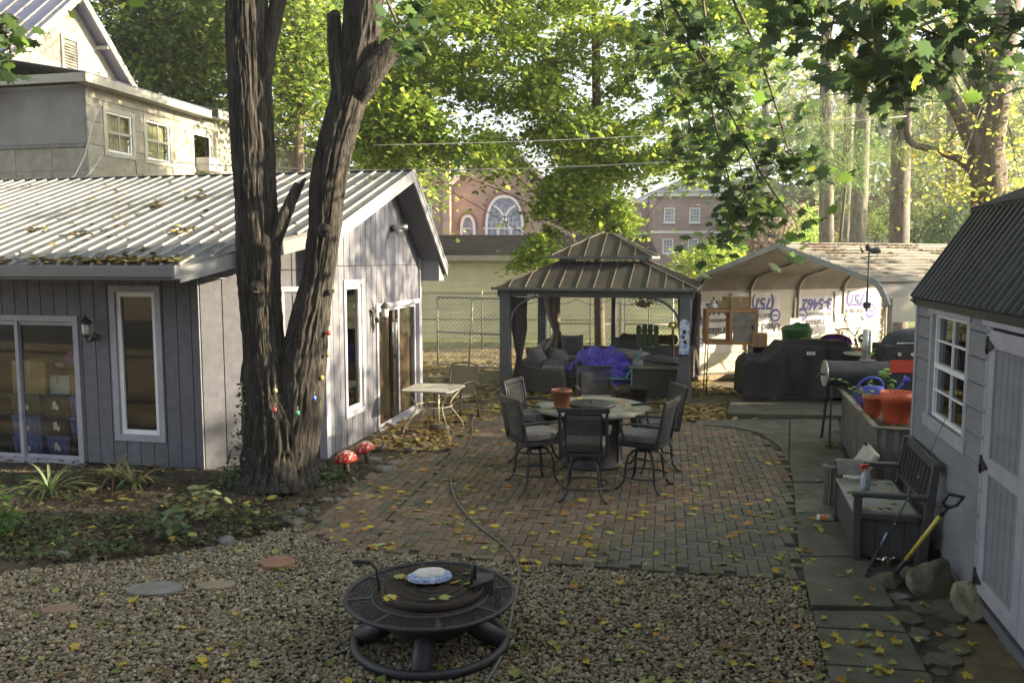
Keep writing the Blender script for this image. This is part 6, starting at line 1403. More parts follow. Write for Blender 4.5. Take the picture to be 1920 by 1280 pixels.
# covered grill
gvP = Vector((5.55, 15.75, .09)); m_cover = mat('black grill cover cloth', (.012, .012, .013), (.026, .026, .028), 3, .6, .8, 7)
t = thing('covered_grill', 'big grill under a black fabric cover with small white badge', 'grill', gvP, R(-3))
b = MB(); L_ = 2.35; n = 90; m_ = 26; V = []; fs = []
def topz(x):   # profile of the cover along its length
    if x < -.72: return .88 + .10 * math.exp(-((x + .9) ** 2) * 20) * 0
    if x < -.45: return .88 + (x + .72) / .27 * .27
    if x < .78: return 1.155 + .01 * math.sin(x * 6)
    if x < 1.05: return 1.14 - (x - .78) / .27 * .24
    return .89
for i in range(n + 1):
    x = -L_ / 2 + L_ * i / n; zt = topz(x); e = min(1, (x + L_ / 2) / .12, (L_ / 2 - x) / .12); zt = zt * (.86 + .14 * max(0, e) ** .5)
    for j in range(m_ + 1):
        s = j / m_
        if s < .4: y = -.40 + .06 * (s / .4); z = .10 + (zt - .10 - .05) * (s / .4)
        elif s < .6: a = (s - .4) / .2; y = -.34 + .68 * a; z = zt - .05 + .05 * math.sin(math.pi * a) ** .5
        else: a = (s - .6) / .4; y = .34 + .06 * a; z = zt - .05 - (zt - .15) * a
        f = (1 - abs(2 * s - 1) * .0); w_ = max(0, 1 - z / zt)
        y += (.028 * math.sin(x * 17 + 2 * mn.noise(Vector((x * 2, 0, z * 2)))) + .06 * mn.noise(Vector((x * 3.2, s * 3, 1)))) * (.25 + w_) * (1 if s < .5 else -1)
        z += .02 * mn.noise(Vector((x * 4, y * 4, 5))) + (.03 * mn.noise(Vector((x * 3, 0, 8))) if s in (0, 1) else 0)
        V.append((x, y, z))
for i in range(n):
    for j in range(m_): a = i * (m_ + 1) + j; fs.append((a, a + m_ + 1, a + m_ + 2, a + 1))
b.smooth = True; b.add(V, fs); b.add([V[j] for j in range(m_ + 1)], [tuple(range(m_ + 1))]); b.add([V[n * (m_ + 1) + j] for j in range(m_ + 1)], [tuple(range(m_, -1, -1))]); b.build('cover', m_cover, t)
b = MB(); b.box((.06, -.385, .93), (.16, .008, .06)); b.build('badge', m_white, t, bevel=.002); b = MB(); [b.box((.012 + k * .024, -.3905, .93), (.010, .003, .022 + .008 * (k % 2))) for k in range(5)]; b.build('badge_mark', m_black, t)
for x in (.95, -.55):
    b = MB()
    if x > 0: b.tube([(x + .16 * math.cos(6.283 * i / 24), -.42, .16 + .16 * math.sin(6.283 * i / 24)) for i in range(24)], .018, 8, close=True); [b.beam((x, -.42, .16), (x + .16 * math.cos(k * .785), -.42, .16 + .16 * math.sin(k * .785)), .012, .012) for k in range(8)]; b.build('wheel', m_char, t)
    else: b.box((x, -.2, .06), (.10, .06, .14)); b.build('foot', m_galv, t)
# barrel smoker, gas grill, wagon
t = thing('barrel_smoker', 'dark barrel smoker with tall steel chimney beyond the planter trough', 'smoker', Vector((5.15, 12.3, 0)), R(-6))
b = MB(); pr = [(.19 * math.cos(a), .19 * math.sin(a)) for a in [6.283 * i / 28 for i in range(28)]]; vs = [(x, y, z + 1.06) for x in (-.44, .44) for y, z in pr]; b.smooth = True; b.add(vs, [(i, (i + 1) % 28, 28 + (i + 1) % 28, 28 + i) for i in range(28)]); b.build('barrel', m_char, t)
b = MB(); 
b.add([(-.44, y, z + 1.06) for y, z in pr], [tuple(range(28))])
b.tube([(-.445, .19 * math.cos(6.283 * i / 28), 1.06 + .19 * math.sin(6.283 * i / 28)) for i in range(28)], .01, 6, close=True); b.build('end_plate', mat('pale aluminium end', (.42, .42, .40), (.52, .52, .5), 7, .4, metal=.5), t)
b = MB(); b.tube([(-.45, -.05, 1.05), (-.55, -.10, 1.06), (-.60, -.14, 1.02), (-.58, -.16, .95)], .018, 7); b.build('end_handle', m_black, t)
b = MB(); b.tube([(.14, .02, 1.22), (.14, .02, 1.72)], .045, 14); b.tube([(.20, .02, 1.22), (.20, .02, 1.70)], .02, 10); b.box((.17, .02, 1.26), (.2, .12, .02)); b.build('chimney', m_alu, t)
b = MB()
for x in (-.36, .36):
    for y in (-.15, .15): b.beam((x, y * .7, .9), (x * 1.1, y * 1.5, 0), .03, .03)
b.build('leg', m_char, t)
t = thing('gas_grill', 'black gas grill with knobs and a red side panel at the edge of the shed', 'grill', Vector((6.42, 13.1, .36)), R(-4))
b = MB(); b.box((0, 0, .17), (1.0, .5, 1.02)); b.build('cart', m_black, t, bevel=.01)
b = MB(); b.box((0, 0, .95), (1.15, .55, .24)); b.build('firebox', m_black, t, bevel=.02); b = MB(); b.ell((0, 0, 1.08), (.52, .26, .24), 20, 10); b.build('hood', m_black, t)
b = MB(); b.box((-.08, -.285, .74), (.8, .02, .20)); b.build('red_panel', mat('red painted panel', (.50, .05, .02), rough=.4), t)
for k in range(4): b = MB(); x = -.35 + k * .2; b.tube([(x, -.27, .93), (x, -.31, .93)], [.035, .028], 12); b.build('knob', m_chrome, t)
b = MB(); b.tube([(-.4, -.30, 1.10), (.4, -.30, 1.10)], .014, 8); b.build('hood_handle', m_chrome, t)
t = thing('side_table_stack', 'small round cream table and clutter between the motorcycle and the smoker', 'table', Vector((6.35, 14.9, 0)), 0); b = MB(); b.lathe([(.30, 1.05), (.32, 1.06), (.32, 1.08), (0, 1.09)], seg=24); b.build('tabletop', m_cmet, t); b = MB(); b.tube([(0, 0, 0), (0, 0, 1.05)], .03, 8); b.lathe([(.22, 0), (.2, .03), (.04, .05)], seg=18); b.build('pedestal', m_cmet, t)
t = thing('red_wagon', 'red metal toolbox on a low cart behind the black grill cover', 'toolbox', PD(1588, 652, 15.9) - Vector((0, 0, .26)), R(-8)); b = MB(); b.box((0, 0, .13), (.62, .34, .26)); b.build('box', mat('red enamel', (.42, .05, .03), (.5, .08, .04), 5, .45), t, bevel=.015); b = MB(); b.tube([(-.2, 0, .27), (-.2, 0, .33), (.2, 0, .33), (.2, 0, .27)], .012, 6); b.build('handle', m_black, t); b = MB(); b.box((0, 0, -.4), (.7, .36, .78)); b.build('cart', m_char, t)
t = thing('tyre', 'black tyre lying on the ground under the orange cabinet', 'tyre', G(1392, 690, 0) , 0); b = MB(); ring(b, .25, .1, .09, 30); b.build('tyre', m_rub, t)
t = thing('paint_can', 'small steel can on the ground under the orange cabinet', 'can', G(1350, 690, 0) , 0); b = MB(); b.lathe([(.10, 0), (.10, .22), (.09, .225)], seg=18); b.build('can', m_alu, t)
t = thing('weather_vane', 'dark weather vane rod rising at the right front of the carport', 'weather vane', Vector((5.95, 13.85, 0)), 0); zv = PD(1628, 470, 13.85).z; b = MB(); b.tube([(0, 0, 1.9), (0, 0, zv)], .014, 7); b.box((0, 0, 2.0), (.09, .09, .10)); b.build('pole', m_black, t); b = MB(); b.tube([(-.14, 0, zv - .12), (.16, 0, zv - .08)], .01, 6); b.ell((.10, 0, zv), (.11, .012, .05), 10, 6); b.ell((-.02, 0, zv + .05), (.05, .012, .06), 10, 6); b.tube([(-.1, 0, zv - .02), (-.16, 0, zv + .07)], [.03, .005], 6); b.build('rooster', m_black, t)
# ------------------------------------------------------------ trough, pots, watering can
tr = thing('planter_trough', 'rusty galvanised trough with a plank-edged soil top beside the shed', 'trough', Vector((4.30, 9.59, 0)), R(-14))
m_gsheet = mat('dull galvanised sheet', (.12, .125, .125), (.20, .205, .205), 4, .5, .1, 10, metal=.4, c3=(.20, .16, .11), s3=2, a3=.5)
b = MB(); vs = []
for i in range(41):
    y = 2.85 * i / 40; w_ = .012 * math.sin(i * 2.4)
    vs += [(w_, y, 0), (w_, y, .78)]
b.add(vs, [(2*i, 2*i+1, 2*i+3, 2*i+2) for i in range(40)])
vs = []
for i in range(25): x = 1.15 * i / 24; w_ = .012 * math.sin(i * 2.2); vs += [(x, w_, 0), (x, w_, .78)]
b.add(vs, [(2*i, 2*i+2, 2*i+3, 2*i+1) for i in range(24)]); b.add([(1.15, 0, 0), (1.15, 2.85, 0), (1.15, 2.85, .78), (1.15, 0, .78)], [(0, 1, 2, 3)]); b.add([(0, 2.85, 0), (1.15, 2.85, 0), (1.15, 2.85, .78), (0, 2.85, .78)], [(0, 1, 2, 3)]); b.build('sheet_side', m_gsheet, tr)
m_oldw = mat('rotted grey plank', (.12, .105, .075), (.22, .195, .15), 7, .9, .5, 30, stretch=(1, .3, 1))
b = MB(); b.beam((-.02, -.03, .80), (-.03, 2.9, .82), .07, .03); b.beam((-.02, -.02, .795), (1.17, -.02, .785), .06, .025); b.build('edge_board', m_oldw, tr, bevel=.005)
b = MB(); b.span((.02, .02, .70), (1.13, 2.83, .755)); b.build('soil', m_dirt, tr)
def tlc(x, y, z=.76): return Matrix.Translation(tr.location) @ Matrix.Rotation(R(-14), 4, 'Z') @ Vector((x, y, z))
big = flowerpot(PD(1680, 792, 10.06), .195, .385, m_orange, 'large orange plastic pot at the near end of the trough', rim=.12, taper=.70); big.location.z = .757
p2 = PD(1636, 781, 10.47); sml = flowerpot((p2.x, p2.y, .757), .135, .27, mat('dull orange pot', (.42, .09, .03), (.50, .13, .05), 5, .5), 'smaller orange pot tucked behind the large one', rim=.04)
b = MB(); b.box((.10, -.085, .13), (.05, .012, .07), rz=.8); b.build('price_tag', m_paper, sml)
m_plant = mat('pepper plant leaf', (1, 1, 1), rough=.45, attr=True, trans=.35)
def stemplant(par, stems, pal, ls, seed, n=16, m=m_plant):
    rs = random.Random(seed); b = MB(); P = []
    for pts in stems:
        pts = smooth([Vector(p) for p in pts], 2); b.tube(pts, [.005 * (1 - .6 * i / len(pts)) + .0012 for i in range(len(pts))], 5)
        for k in range(n):
            i = int(len(pts) * (.3 + .7 * rs.random())) - 1; P.append(pts[i] + Vector((rs.gauss(0, .035), rs.gauss(0, .035), rs.gauss(0, .025))))
    b.build('stem', mat('green stem', (.10, .16, .05), rough=.6) if 'green stem' not in MATS else MATS['green stem'], par)
    M = rotm(len(P), .45)
    for i, p in enumerate(P):
        s = ls * rs.uniform(.7, 1.3); V = np.einsum('ij,kj->ki', M[i], LOVAL * np.array([1.3, 1, 1.2])) * s + np.array(p); c = np.tile(np.array(rs.choice(pal)) * rs.uniform(.8, 1.25), (6, 1))
        raw('leaf', V, [(0, 1, 2, 3, 4, 5)], m, par, c)
stemplant(big, [[(0, 0, .33), (-.10, -.05, .52), (-.22, -.05, .70), (-.36, 0, .86), (-.52, 0, .93)], [(-.05, 0, .33), (-.15, -.02, .48), (-.19, 0, .60)]], [(.12, .26, .03), (.16, .32, .05)], .10, 5, 15)
stemplant(sml, [[(0, 0, .25), (-.12, -.04, .30), (-.25, 0, .36), (-.40, -.03, .46), (-.52, 0, .50)], [(0, 0, .25), (-.06, .02, .36), (-.02, 0, .50)], [(-.02, 0, .25), (-.20, 0, .34), (-.30, -.05, .30)]], [(.12, .24, .04), (.18, .30, .06)], .075, 6, 10)
t = thing('watering_can', 'blue plastic watering can with a long spout behind the orange pots', 'watering can', Vector((PD(1637, 740, 11.0).x, 11.0, .757)), R(0))
m_bluep = mat('blue plastic', (.045, .055, .36), (.06, .075, .45), 6, .4); b = MB(); b.lathe([(.15, 0), (.165, .02), (.16, .22), (.13, .30), (.12, .31)], seg=28, sy=.75); b.build('body', m_bluep, t)
b = MB(); b.tube(smooth([Vector(p) for p in ((.14, 0, .06), (.26, 0, .18), (.40, 0, .36))], 1), [.03, .026, .022, .02, .018, .017][:len(smooth([Vector((0,0,0))]*3, 1))], 10); b.tube([(.40, 0, .36), (.46, 0, .42)], [.022, .06], 14); b.build('spout', m_bluep, t)
b = MB(); b.tube(smooth([Vector(p) for p in ((-.16, 0, .06), (-.24, 0, .16), (-.20, 0, .36), (-.04, 0, .44), (.10, 0, .40), (.13, 0, .30))], 2), .020, 9); b.build('handle', m_bluep, t)
b = MB(); b.lathe([(.03, 0), (.03, .05)], (-.20, -.03, .02), 12); b.build('red_cap', mat('red plastic', (.5, .05, .03), rough=.4), t)
# cooler lid leaning on the trough
t = thing('cooler_lid', 'dirty white cooler lid leaning against the trough behind the bench', 'cooler lid', Vector((3.70, 9.28, 0)), R(-14)); M = Matrix.Rotation(R(17), 3, 'Y'); b = MB()
b.box((.10, .28, .36), (.08, .62, .72), M=None); bb = b.build('lid', mat('grimy white plastic', (.34, .33, .29), (.52, .51, .47), 3, .5, .1), t, bevel=.03, seg=3); bb.rotation_euler = (0, R(30), 0)
b = MB(); b.box((.055, .50, .70), (.02, .1, .03)); c_ = b.build('latch', m_black, t); c_.rotation_euler = (0, R(30), 0)
# ------------------------------------------------------------ storage bench
bn = thing('storage_bench', 'charcoal resin storage bench with slatted back against the shed wall', 'bench', G(1597, 1052, .03), R(-14.2))   # x depth towards the shed, y length away
m_bench = mat('charcoal resin', (.045, .046, .048), (.065, .066, .068), 12, .6, .1, 50); m_seat = mat('light grey resin lid', (.21, .21, .195), (.28, .28, .26), 6, .65, .1)
LB = 1.28; DB = .62
b = MB(); b.span((.03, .05, .04), (DB - .03, LB - .05, .43)); b.build('box', m_bench, bn, bevel=.006)
for k in range(7): b = MB(); b.span((.018, .09 + k * .16, .08), (.03, .09 + k * .16 + .15, .40)); b.build('side_board', m_bench, bn, bevel=.002)
for k in range(4): b = MB(); b.span((.08 + k * .12, .036, .08), (.08 + k * .12 + .112, .05, .40)); b.build('end_board', m_bench, bn, bevel=.002)
b = MB(); b.span((.0, .065, .435), (DB - .08, LB - .065, .465)); b.build('seat_lid', m_seat, bn, bevel=.006)
b = MB()
for k in range(22): b.span((.02 + k * .023, .08, .465), (.02 + k * .023 + .011, LB - .08, .4685))
b.build('lid_ribs', m_seat, bn)
for y in (0, LB - .055):
    b = MB(); b.span((.0, y, 0), (.07, y + .055, .60)); b.build('leg', m_bench, bn, bevel=.006); b = MB(); b.add([(DB - .09, y, 0), (DB, y, 0), (DB + .08, y, .93), (DB + .02, y, .93), (DB - .09, y + .055, 0), (DB, y + .055, 0), (DB + .08, y + .055, .93), (DB + .02, y + .055, .93)], [(3, 2, 1, 0), (4, 5, 6, 7), (0, 1, 5, 4), (1, 2, 6, 5), (2, 3, 7, 6), (3, 0, 4, 7)]); b.build('leg', m_bench, bn, bevel=.006)
    b = MB(); b.span((-.02, y - .01, .60), (DB - .01, y + .07, .645)); b.build('armrest', m_bench, bn, bevel=.014)
    b = MB(); b.span((.07, y + .01, .40), (DB - .08, y + .045, .455)); b.build('end_rail', m_bench, bn, bevel=.004)
b = MB(); b.beam((DB + .065, .04, .89), (DB + .065, LB - .04, .89), .035, .10); b.beam((DB + .00, .04, .53), (DB + .00, LB - .04, .53), .035, .05); b.build('back_rail', m_bench, bn, bevel=.006)
for k in range(9): y = .12 + k * (LB - .24) / 8; b = MB(); b.beam((DB + .0, y, .54), (DB + .058, y, .86), .018, .045, up=(1, 0, 0)); b.build('back_slat', m_bench, bn)
def bl_(x, y, z): return Matrix.Translation(bn.location) @ Matrix.Rotation(R(-14.2), 4, 'Z') @ Vector((x, y, z))
t = thing('spray_bottle', 'clear spray bottle with red trigger on the bench seat', 'spray bottle', bl_(.22, .80, .469), R(20)); m_clr = mat('cloudy clear plastic', (.42, .45, .50), rough=.2); b = MB(); b.lathe([(.05, 0), (.055, .01), (.055, .12), (.045, .16), (.018, .19), (.015, .21)], seg=18, sy=.65); b.build('bottle', m_clr, t); b = MB(); b.box((0, -.037, .07), (.07, .004, .07)); b.build('label', mat('blue printed label', (.12, .16, .45), (.6, .6, .65), 40, .5), t)
b = MB(); b.box((-.015, 0, .235), (.09, .025, .035)); b.box((-.06, 0, .225), (.02, .02, .02)); b.box((-.035, 0, .20), (.012, .016, .05)); b.tube([(0, 0, .20), (0, 0, .225)], .018, 10); b.build('trigger', mat('red trigger plastic', (.55, .05, .03), rough=.35), t, bevel=.004)
t = thing('rag', 'grey rag draped over the far arm of the bench', 'cloth', bl_(.12, 1.18, .655), R(-14)); b = MB(); n = 14; V = []
for i in range(n + 1):
    for j in range(9):
        u, v = i / n - .5, j / 8; y = (-.22 * v); z = .0 - (.16 * max(0, v - .25)) + .008 * mn.noise(Vector((u * 9, v * 6, 0))); V.append((u * .26, y + .06, z + .01))
b.smooth = True; b.add(V, [(i * 9 + j, (i + 1) * 9 + j, (i + 1) * 9 + j + 1, i * 9 + j + 1) for i in range(n) for j in range(8)]); b.build('cloth', mat('grey towel', (.12, .12, .115), (.18, .18, .17), 12, .95, .4, 80), t)
# fishing rod, shovel
t = thing('fishing_rod', 'thin fishing rod with a reel leaning across the bench to the shed window', 'fishing rod', G(1622, 1080, 0), 0); o_ = Vector(t.location); tip = PD(1788, 752, 6.75) - o_
b = MB(); pts = [tip * s + Vector((0, 0, -.06 * math.sin(math.pi * s))) for s in [i / 12 for i in range(13)]]; b.tube(pts, [.009 - .0075 * i / 12 for i in range(13)], 6); b.build('blank', m_black, t)
b = MB(); b.tube([tip * .0, tip * .16], .014, 9); b.build('grip', mat('dark cork grip', (.03, .03, .035), rough=.8), t); b = MB(); b.tube([tip * .19, tip * .26], .0105, 8); b.build('winding', mat('blue silver winding', (.30, .34, .5), rough=.3, metal=.5), t)
b = MB(); c = tip * .10 + Vector((.10, -.02, .0)); b.tube([c - Vector((0, .02, 0)), c + Vector((0, .03, 0))], .035, 14); b.tube([tip * .11, c], .008, 6); b.tube([c, c + Vector((.05, -.02, .03))], .005, 6); b.ell(c + Vector((.06, -.02, .03)), (.012, .012, .012), 8, 6); b.build('reel', m_chrome, t)
b = MB()
for s in (.35, .5, .62, .73, .83, .92): b.tube([tip * s + Vector((0, 0, -.06 * math.sin(math.pi * s))), tip * s + Vector((.0, -.012, -.06 * math.sin(math.pi * s) - .004))], .004, 5)
b.build('line_guide', m_chrome, t)
t = thing('shovel', 'shovel with yellow shaft and black D handle leaning on the shed', 'shovel', G(1668, 1088, .01), 0); o_ = Vector(t.location); hnd = PD(1790, 932, 6.30) - o_; d = hnd.normalized()
b = MB(); b.tube([d * .28, hnd * .82], .017, 12); b.build('shaft', mat('yellow fibreglass', (.50, .42, .06), (.58, .5, .1), 9, .4), t)
b = MB(); sd = Vector((d.z, 0, -d.x)).normalized(); b.tube([hnd * .80, hnd * .90], .02, 10); b.tube([hnd * .88, hnd * .93 + sd * .055, hnd * 1.02 + sd * .06, hnd * 1.02 - sd * .06, hnd * .93 - sd * .055, hnd * .88], .014, 8); b.build('handle', m_black, t)
b = MB(); b.tube([d * .08, d * .16, d * .30], [.022, .02, .02], 10); V = []
for i in range(9):
    v = i / 8
    for j in range(9):
        u = j / 8 - .5; wd = .115 * (1 - v ** 3 * .95) * (1 if v > .03 else .9); V.append(Vector((.02 - v * .25 + d.x * .09, u * 2 * wd, .055 - v * .05 + .02 * (2 * u) ** 2 + .02)))
b.smooth = True; b.add(V, [(i * 9 + j, i * 9 + j + 1, (i + 1) * 9 + j + 1, (i + 1) * 9 + j) for i in range(8) for j in range(8)]); b.build('blade', m_char, t)
t = thing('stone_urn', 'weathered fluted pedestal standing at the far corner of the bench', 'pedestal', G(1557, 967, 0), 0); b = MB(); b.lathe([(.13, 0), (.135, .03), (.11, .07), (.075, .12), (.068, .35), (.07, .48), (.10, .52), (.105, .56), (.08, .57), (.075, .545), (0, .545)], seg=16, cap=False); b.build('pedestal', mat('dark mossy concrete', (.085, .08, .065), (.15, .14, .11), 8, .9, .5, 30), t)
b = MB()
for k in range(12): a = k * .5236; b.tube([(.072 * math.cos(a), .072 * math.sin(a), .13), (.070 * math.cos(a), .070 * math.sin(a), .48)], .010, 6)
b.build('flute', MATS['dark mossy concrete'], t)
t = thing('spray_can', 'small white and orange can lying on the path by the bench', 'can', G(1545, 975, .03) + Vector((0, 0, .03)), R(-8)); b = MB(); b.tube([(-.07, 0, 0), (.07, 0, 0)], .034, 16); b.build('can', mat('white can print', (.5, .5, .5), (.7, .7, .7), 30, .4), t); b = MB(); b.tube([(.07, 0, 0), (.075, 0, 0)], [.034, .03], 16); b.tube([(-.05, 0, 0), (.02, 0, 0)], .0345, 16, cap=False); b.build('orange_band', mat('orange ink', (.6, .2, .05), rough=.4), t)
t = thing('black_bucket', 'black rubber bucket behind the rocks under the shed edge', 'bucket', G(1745, 1062, 0) + Vector((.05, .1, 0)), 0); b = MB(); b.lathe([(.10, 0), (.14, .17), (.145, .18), (.13, .18), (.1, .03)], seg=20); b.build('bucket', m_rub, t); b = MB(); b.tube([(-.14, 0, .17), (0, -.04, .20), (.14, 0, .17)], .005, 5); b.build('handle', m_black, t)
# rocks
def rock(loc, r, seed, label, m=m_rock, name='rock', cat='rock', rz=0, tilt=0, group=None, sub=52, flat=None):
    V = []; fs = []; n = sub; rsd = random.Random(seed); pl = [(Vector((rsd.gauss(0, 1), rsd.gauss(0, 1), rsd.gauss(0, .8))).normalized(), rsd.uniform(.42, .78)) for _ in range(12)]
    for i in range(n // 2 + 1):
        th = math.pi * i / (n // 2)
        for k in range(n):
            a = 6.28318 * k / n; d = Vector((math.sin(th) * math.cos(a), math.sin(th) * math.sin(a), math.cos(th))); l = 1.0
            for pn, ph in pl:
                dt = d.dot(pn)
                if dt > .05: l = min(l, ph / dt)
            l *= 1.18 + .07 * mn.noise(d * 3 + Vector((seed, 0, 0))) + .05 * mn.noise(d * 8) + .025 * mn.noise(d * 19)
            V.append((d.x * r[0] * l, d.y * r[1] * l, d.z * r[2] * l))
    for i in range(n // 2):
        for k in range(n): fs.append((i * n + k, (i + 1) * n + k, (i + 1) * n + (k + 1) % n, i * n + (k + 1) % n))
    o = raw(name, V, fs, m, smooth=sub < 50, loc=loc, label=label, cat=cat, group=group); o.rotation_euler = (tilt, 0, rz); return o
rock(G(1750, 1118, 0) + Vector((0, .05, .10)), (.17, .15, .21), 3, 'large upright tan boulder between the bench and the shed', rz=.3)
rock(G(1833, 1160, 0) + Vector((0, .05, .06)), (.15, .22, .18), 12, 'tan boulder wedged under the shed edge below the lower hinge', rz=.5)
rock(G(1912, 1225, 0) + Vector((.03, 0, .05)), (.13, .25, .17), 21, 'long boulder at the right edge of the photo beneath the shed door', rz=.4)
rock(G(1665, 1095, 0) + Vector((0, 0, .02)), (.19, .11, .07), 33, 'flat pale rock in front of the shovel blade', rz=.1)
rock(G(1730, 1090, 0) + Vector((-.04, .1, .02)), (.15, .10, .07), 44, 'low brown rock between the flat pale rock and the boulder', rz=-.3)
rock(G(1690, 1120, 0) + Vector((0, 0, .01)), (.11, .07, .045), 51, 'small blue-grey slate rock beside the walk', m_rockg, rz=-.4)
# border stones round the garden bed
BS = [(120, 1052, .12), (178, 1052, .10), (338, 1050, .07), (393, 1034, .09), (424, 1020, .13), (507, 1003, .08), (548, 985, .16), (565, 968, .14), (590, 962, .09), (610, 945, .10), (632, 940, .09), (604, 925, .10), (645, 922, .10), (660, 905, .10), (690, 900, .10), (716, 886, .13), (700, 868, .13), (735, 872, .10), (758, 862, .09), (772, 850, .13), (795, 838, .10)]
SL = ['leftmost border stone, flat and wide, at the gravel edge', 'second border stone from the left, beside the flat wide one', 'tiny border stone half sunk in weeds', 'low border stone just left of the tall one', 'tall rounded border stone at the tip of the bed above the gravel', 'flat small border stone between the tall stone and the long one', 'long grey border stone lying left of the arched one', 'arched grey border stone near the brick corner', 'round border stone right of the arched one', 'round border stone next to the brick wedge corner', 'small border stone touching the left brick edge', 'border stone set back towards the trunk foot', 'border stone just in front of the nearer mushroom', 'border stone right below the nearer mushroom', 'pale border stone between mushroom and bricks', 'broad flat border stone right of the mushrooms', 'squat brown border stone behind the broad flat one', 'border stone at the inner bend of the brick edge', 'small border stone past the bend of the brick edge', 'large round border stone nearest the patio table', 'last pale border stone below the patio table']
for i, (u, v, r) in enumerate(BS):
    g = G(u, v); q = rnd.uniform(.6, .8)
    rock(g + Vector((0, 0, r * .2)), (r * rnd.uniform(.9, 1.1), r * q, r * rnd.uniform(.45, .65)), 100 + i, SL[i], m_rockg, 'border_stone', 'stone', rnd.uniform(-.6, .6), group='stones edging the garden bed', sub=18)
g = G(722, 805); rock(g + Vector((.1, 0, .03)), (.14, .10, .07), 201, 'pale stone among dry leaves below the gable door', m_rock, 'border_stone', 'stone')
t = thing('firewood_log', 'short sawn log lying under the patio table', 'log', G(820, 808) + Vector((.0, -.1, .07)), R(10)); b = MB(); b.tube([(-.12, 0, 0), (.14, .02, 0)], .06, 12); b.build('bark', m_twig, t); b = MB(); b.tube([(-.125, 0, 0), (-.12, 0, 0)], .055, 12); b.build('cut_end', mat('fresh cut wood', (.42, .24, .10), (.5, .32, .16), 12, .8), t)
# stepping stones
for (u, v, rx, ry, lab, c) in ((290, 1109, 54, 20, 'grey oval stepping stone in the gravel', 'g'), (405, 1101, 34, 9, 'half-buried tan stepping stone right of the grey one', 't'), (521, 1062, 32, 10, 'round terracotta disc lying on the gravel', 'r'), (110, 1145, 34, 10, 'brown stepping stone partly covered with gravel at left', 'b')):
    g = G(u, v); sc = g.y / F; a_ = rx * sc; c_ = a_ * (.62 if c != 'r' else .95); b = MB(); n = 26; hgt = {'g': .038, 't': .030, 'r': .055, 'b': .028}[c]
    b.prism([(a_ * math.cos(6.283 * i / n) * (1 + (.05 * mn.noise(Vector((i * .5, u, 0))) if c != 'r' else 0)), c_ * math.sin(6.283 * i / n)) for i in range(n)], -.01, hgt)
    mm = {'g': mat('grey slate stone', (.12, .12, .115), (.18, .18, .17), 12, .85, .3, 40), 't': mat('tan flagstone', (.17, .145, .10), (.24, .20, .14), 12, .85), 'r': m_clay if False else mat('pale terracotta disc', (.19, .10, .066), (.25, .14, .095), 8, .8), 'b': mat('brown flagstone', (.17, .105, .07), (.22, .15, .10), 12, .85)}[c]
    b.build('stepping_stone', mm, bevel=.006, label=lab, cat='stepping stone', loc=g, rz=R(-8 if c == 'g' else 0) + .15)
# mushrooms
m_mush = bpy.data.materials.new('red mushroom cap'); m_mush.use_nodes = True; N = m_mush.node_tree.nodes; L = m_mush.node_tree.links; bs = N['Principled BSDF']; bs.inputs['Roughness'].default_value = .5
tcn = N.new('ShaderNodeTexCoord'); nz = N.new('ShaderNodeTexNoise'); nz.inputs['Scale'].default_value = 26; nz.inputs['Detail'].default_value = 3; L.new(tcn.outputs['Object'], nz.inputs['Vector']); sx_ = N.new('ShaderNodeSeparateXYZ'); L.new(tcn.outputs['Object'], sx_.inputs[0]); ma = N.new('ShaderNodeMath'); ma.operation = 'MULTIPLY_ADD'; ma.inputs[1].default_value = 1.3; L.new(sx_.outputs[2], ma.inputs[0]); L.new(nz.outputs[0], ma.inputs[2])
cr = N.new('ShaderNodeValToRGB'); cr.color_ramp.elements[0].position = .90; cr.color_ramp.elements[1].position = .93; cr.color_ramp.elements[0].color = (.42, .022, .016, 1); cr.color_ramp.elements[1].color = (.62, .55, .44, 1); L.new(ma.outputs[0], cr.inputs[0]); L.new(cr.outputs[0], bs.inputs['Base Color'])
for (u, v, r, h, lb, ti) in ((652, 893, .155, .34, 'nearer red garden mushroom with white flecks by the trunk', -.10), (693, 872, .145, .34, 'farther red garden mushroom leaning beside the cottage wall', -.28)):
    g = G(u, v); t = thing('garden_mushroom', lb, 'garden ornament', g, 0, 'red garden mushrooms'); t.rotation_euler = (0, ti, 0)
    b = MB(); b.tube([(0, 0, -.03), (.0, 0, .12), (0, 0, h * .72)], [.05, .038, .03], 12); b.build('stalk', mat('mushroom stalk', (.06, .05, .04), (.11, .10, .08), 12, .8) if 'mushroom stalk' not in MATS else MATS['mushroom stalk'], t)
    b = MB(); b.lathe([(r * .4, h * .64), (r * .98, h * .60), (r, h * .63), (r * .93, h * .75), (r * .72, h * .88), (r * .4, h * .97), (0, h)], seg=30, cap=False); b.build('cap', m_mush, t)
t = thing('downspout_elbow', 'black drain pipe elbow on the ground behind the mushrooms', 'pipe', G(698, 850), 0); b = MB(); b.tube([(0, 0, .03), (.12, .05, .05), (.17, .1, .14)], .04, 10); b.build('pipe', m_black, t)
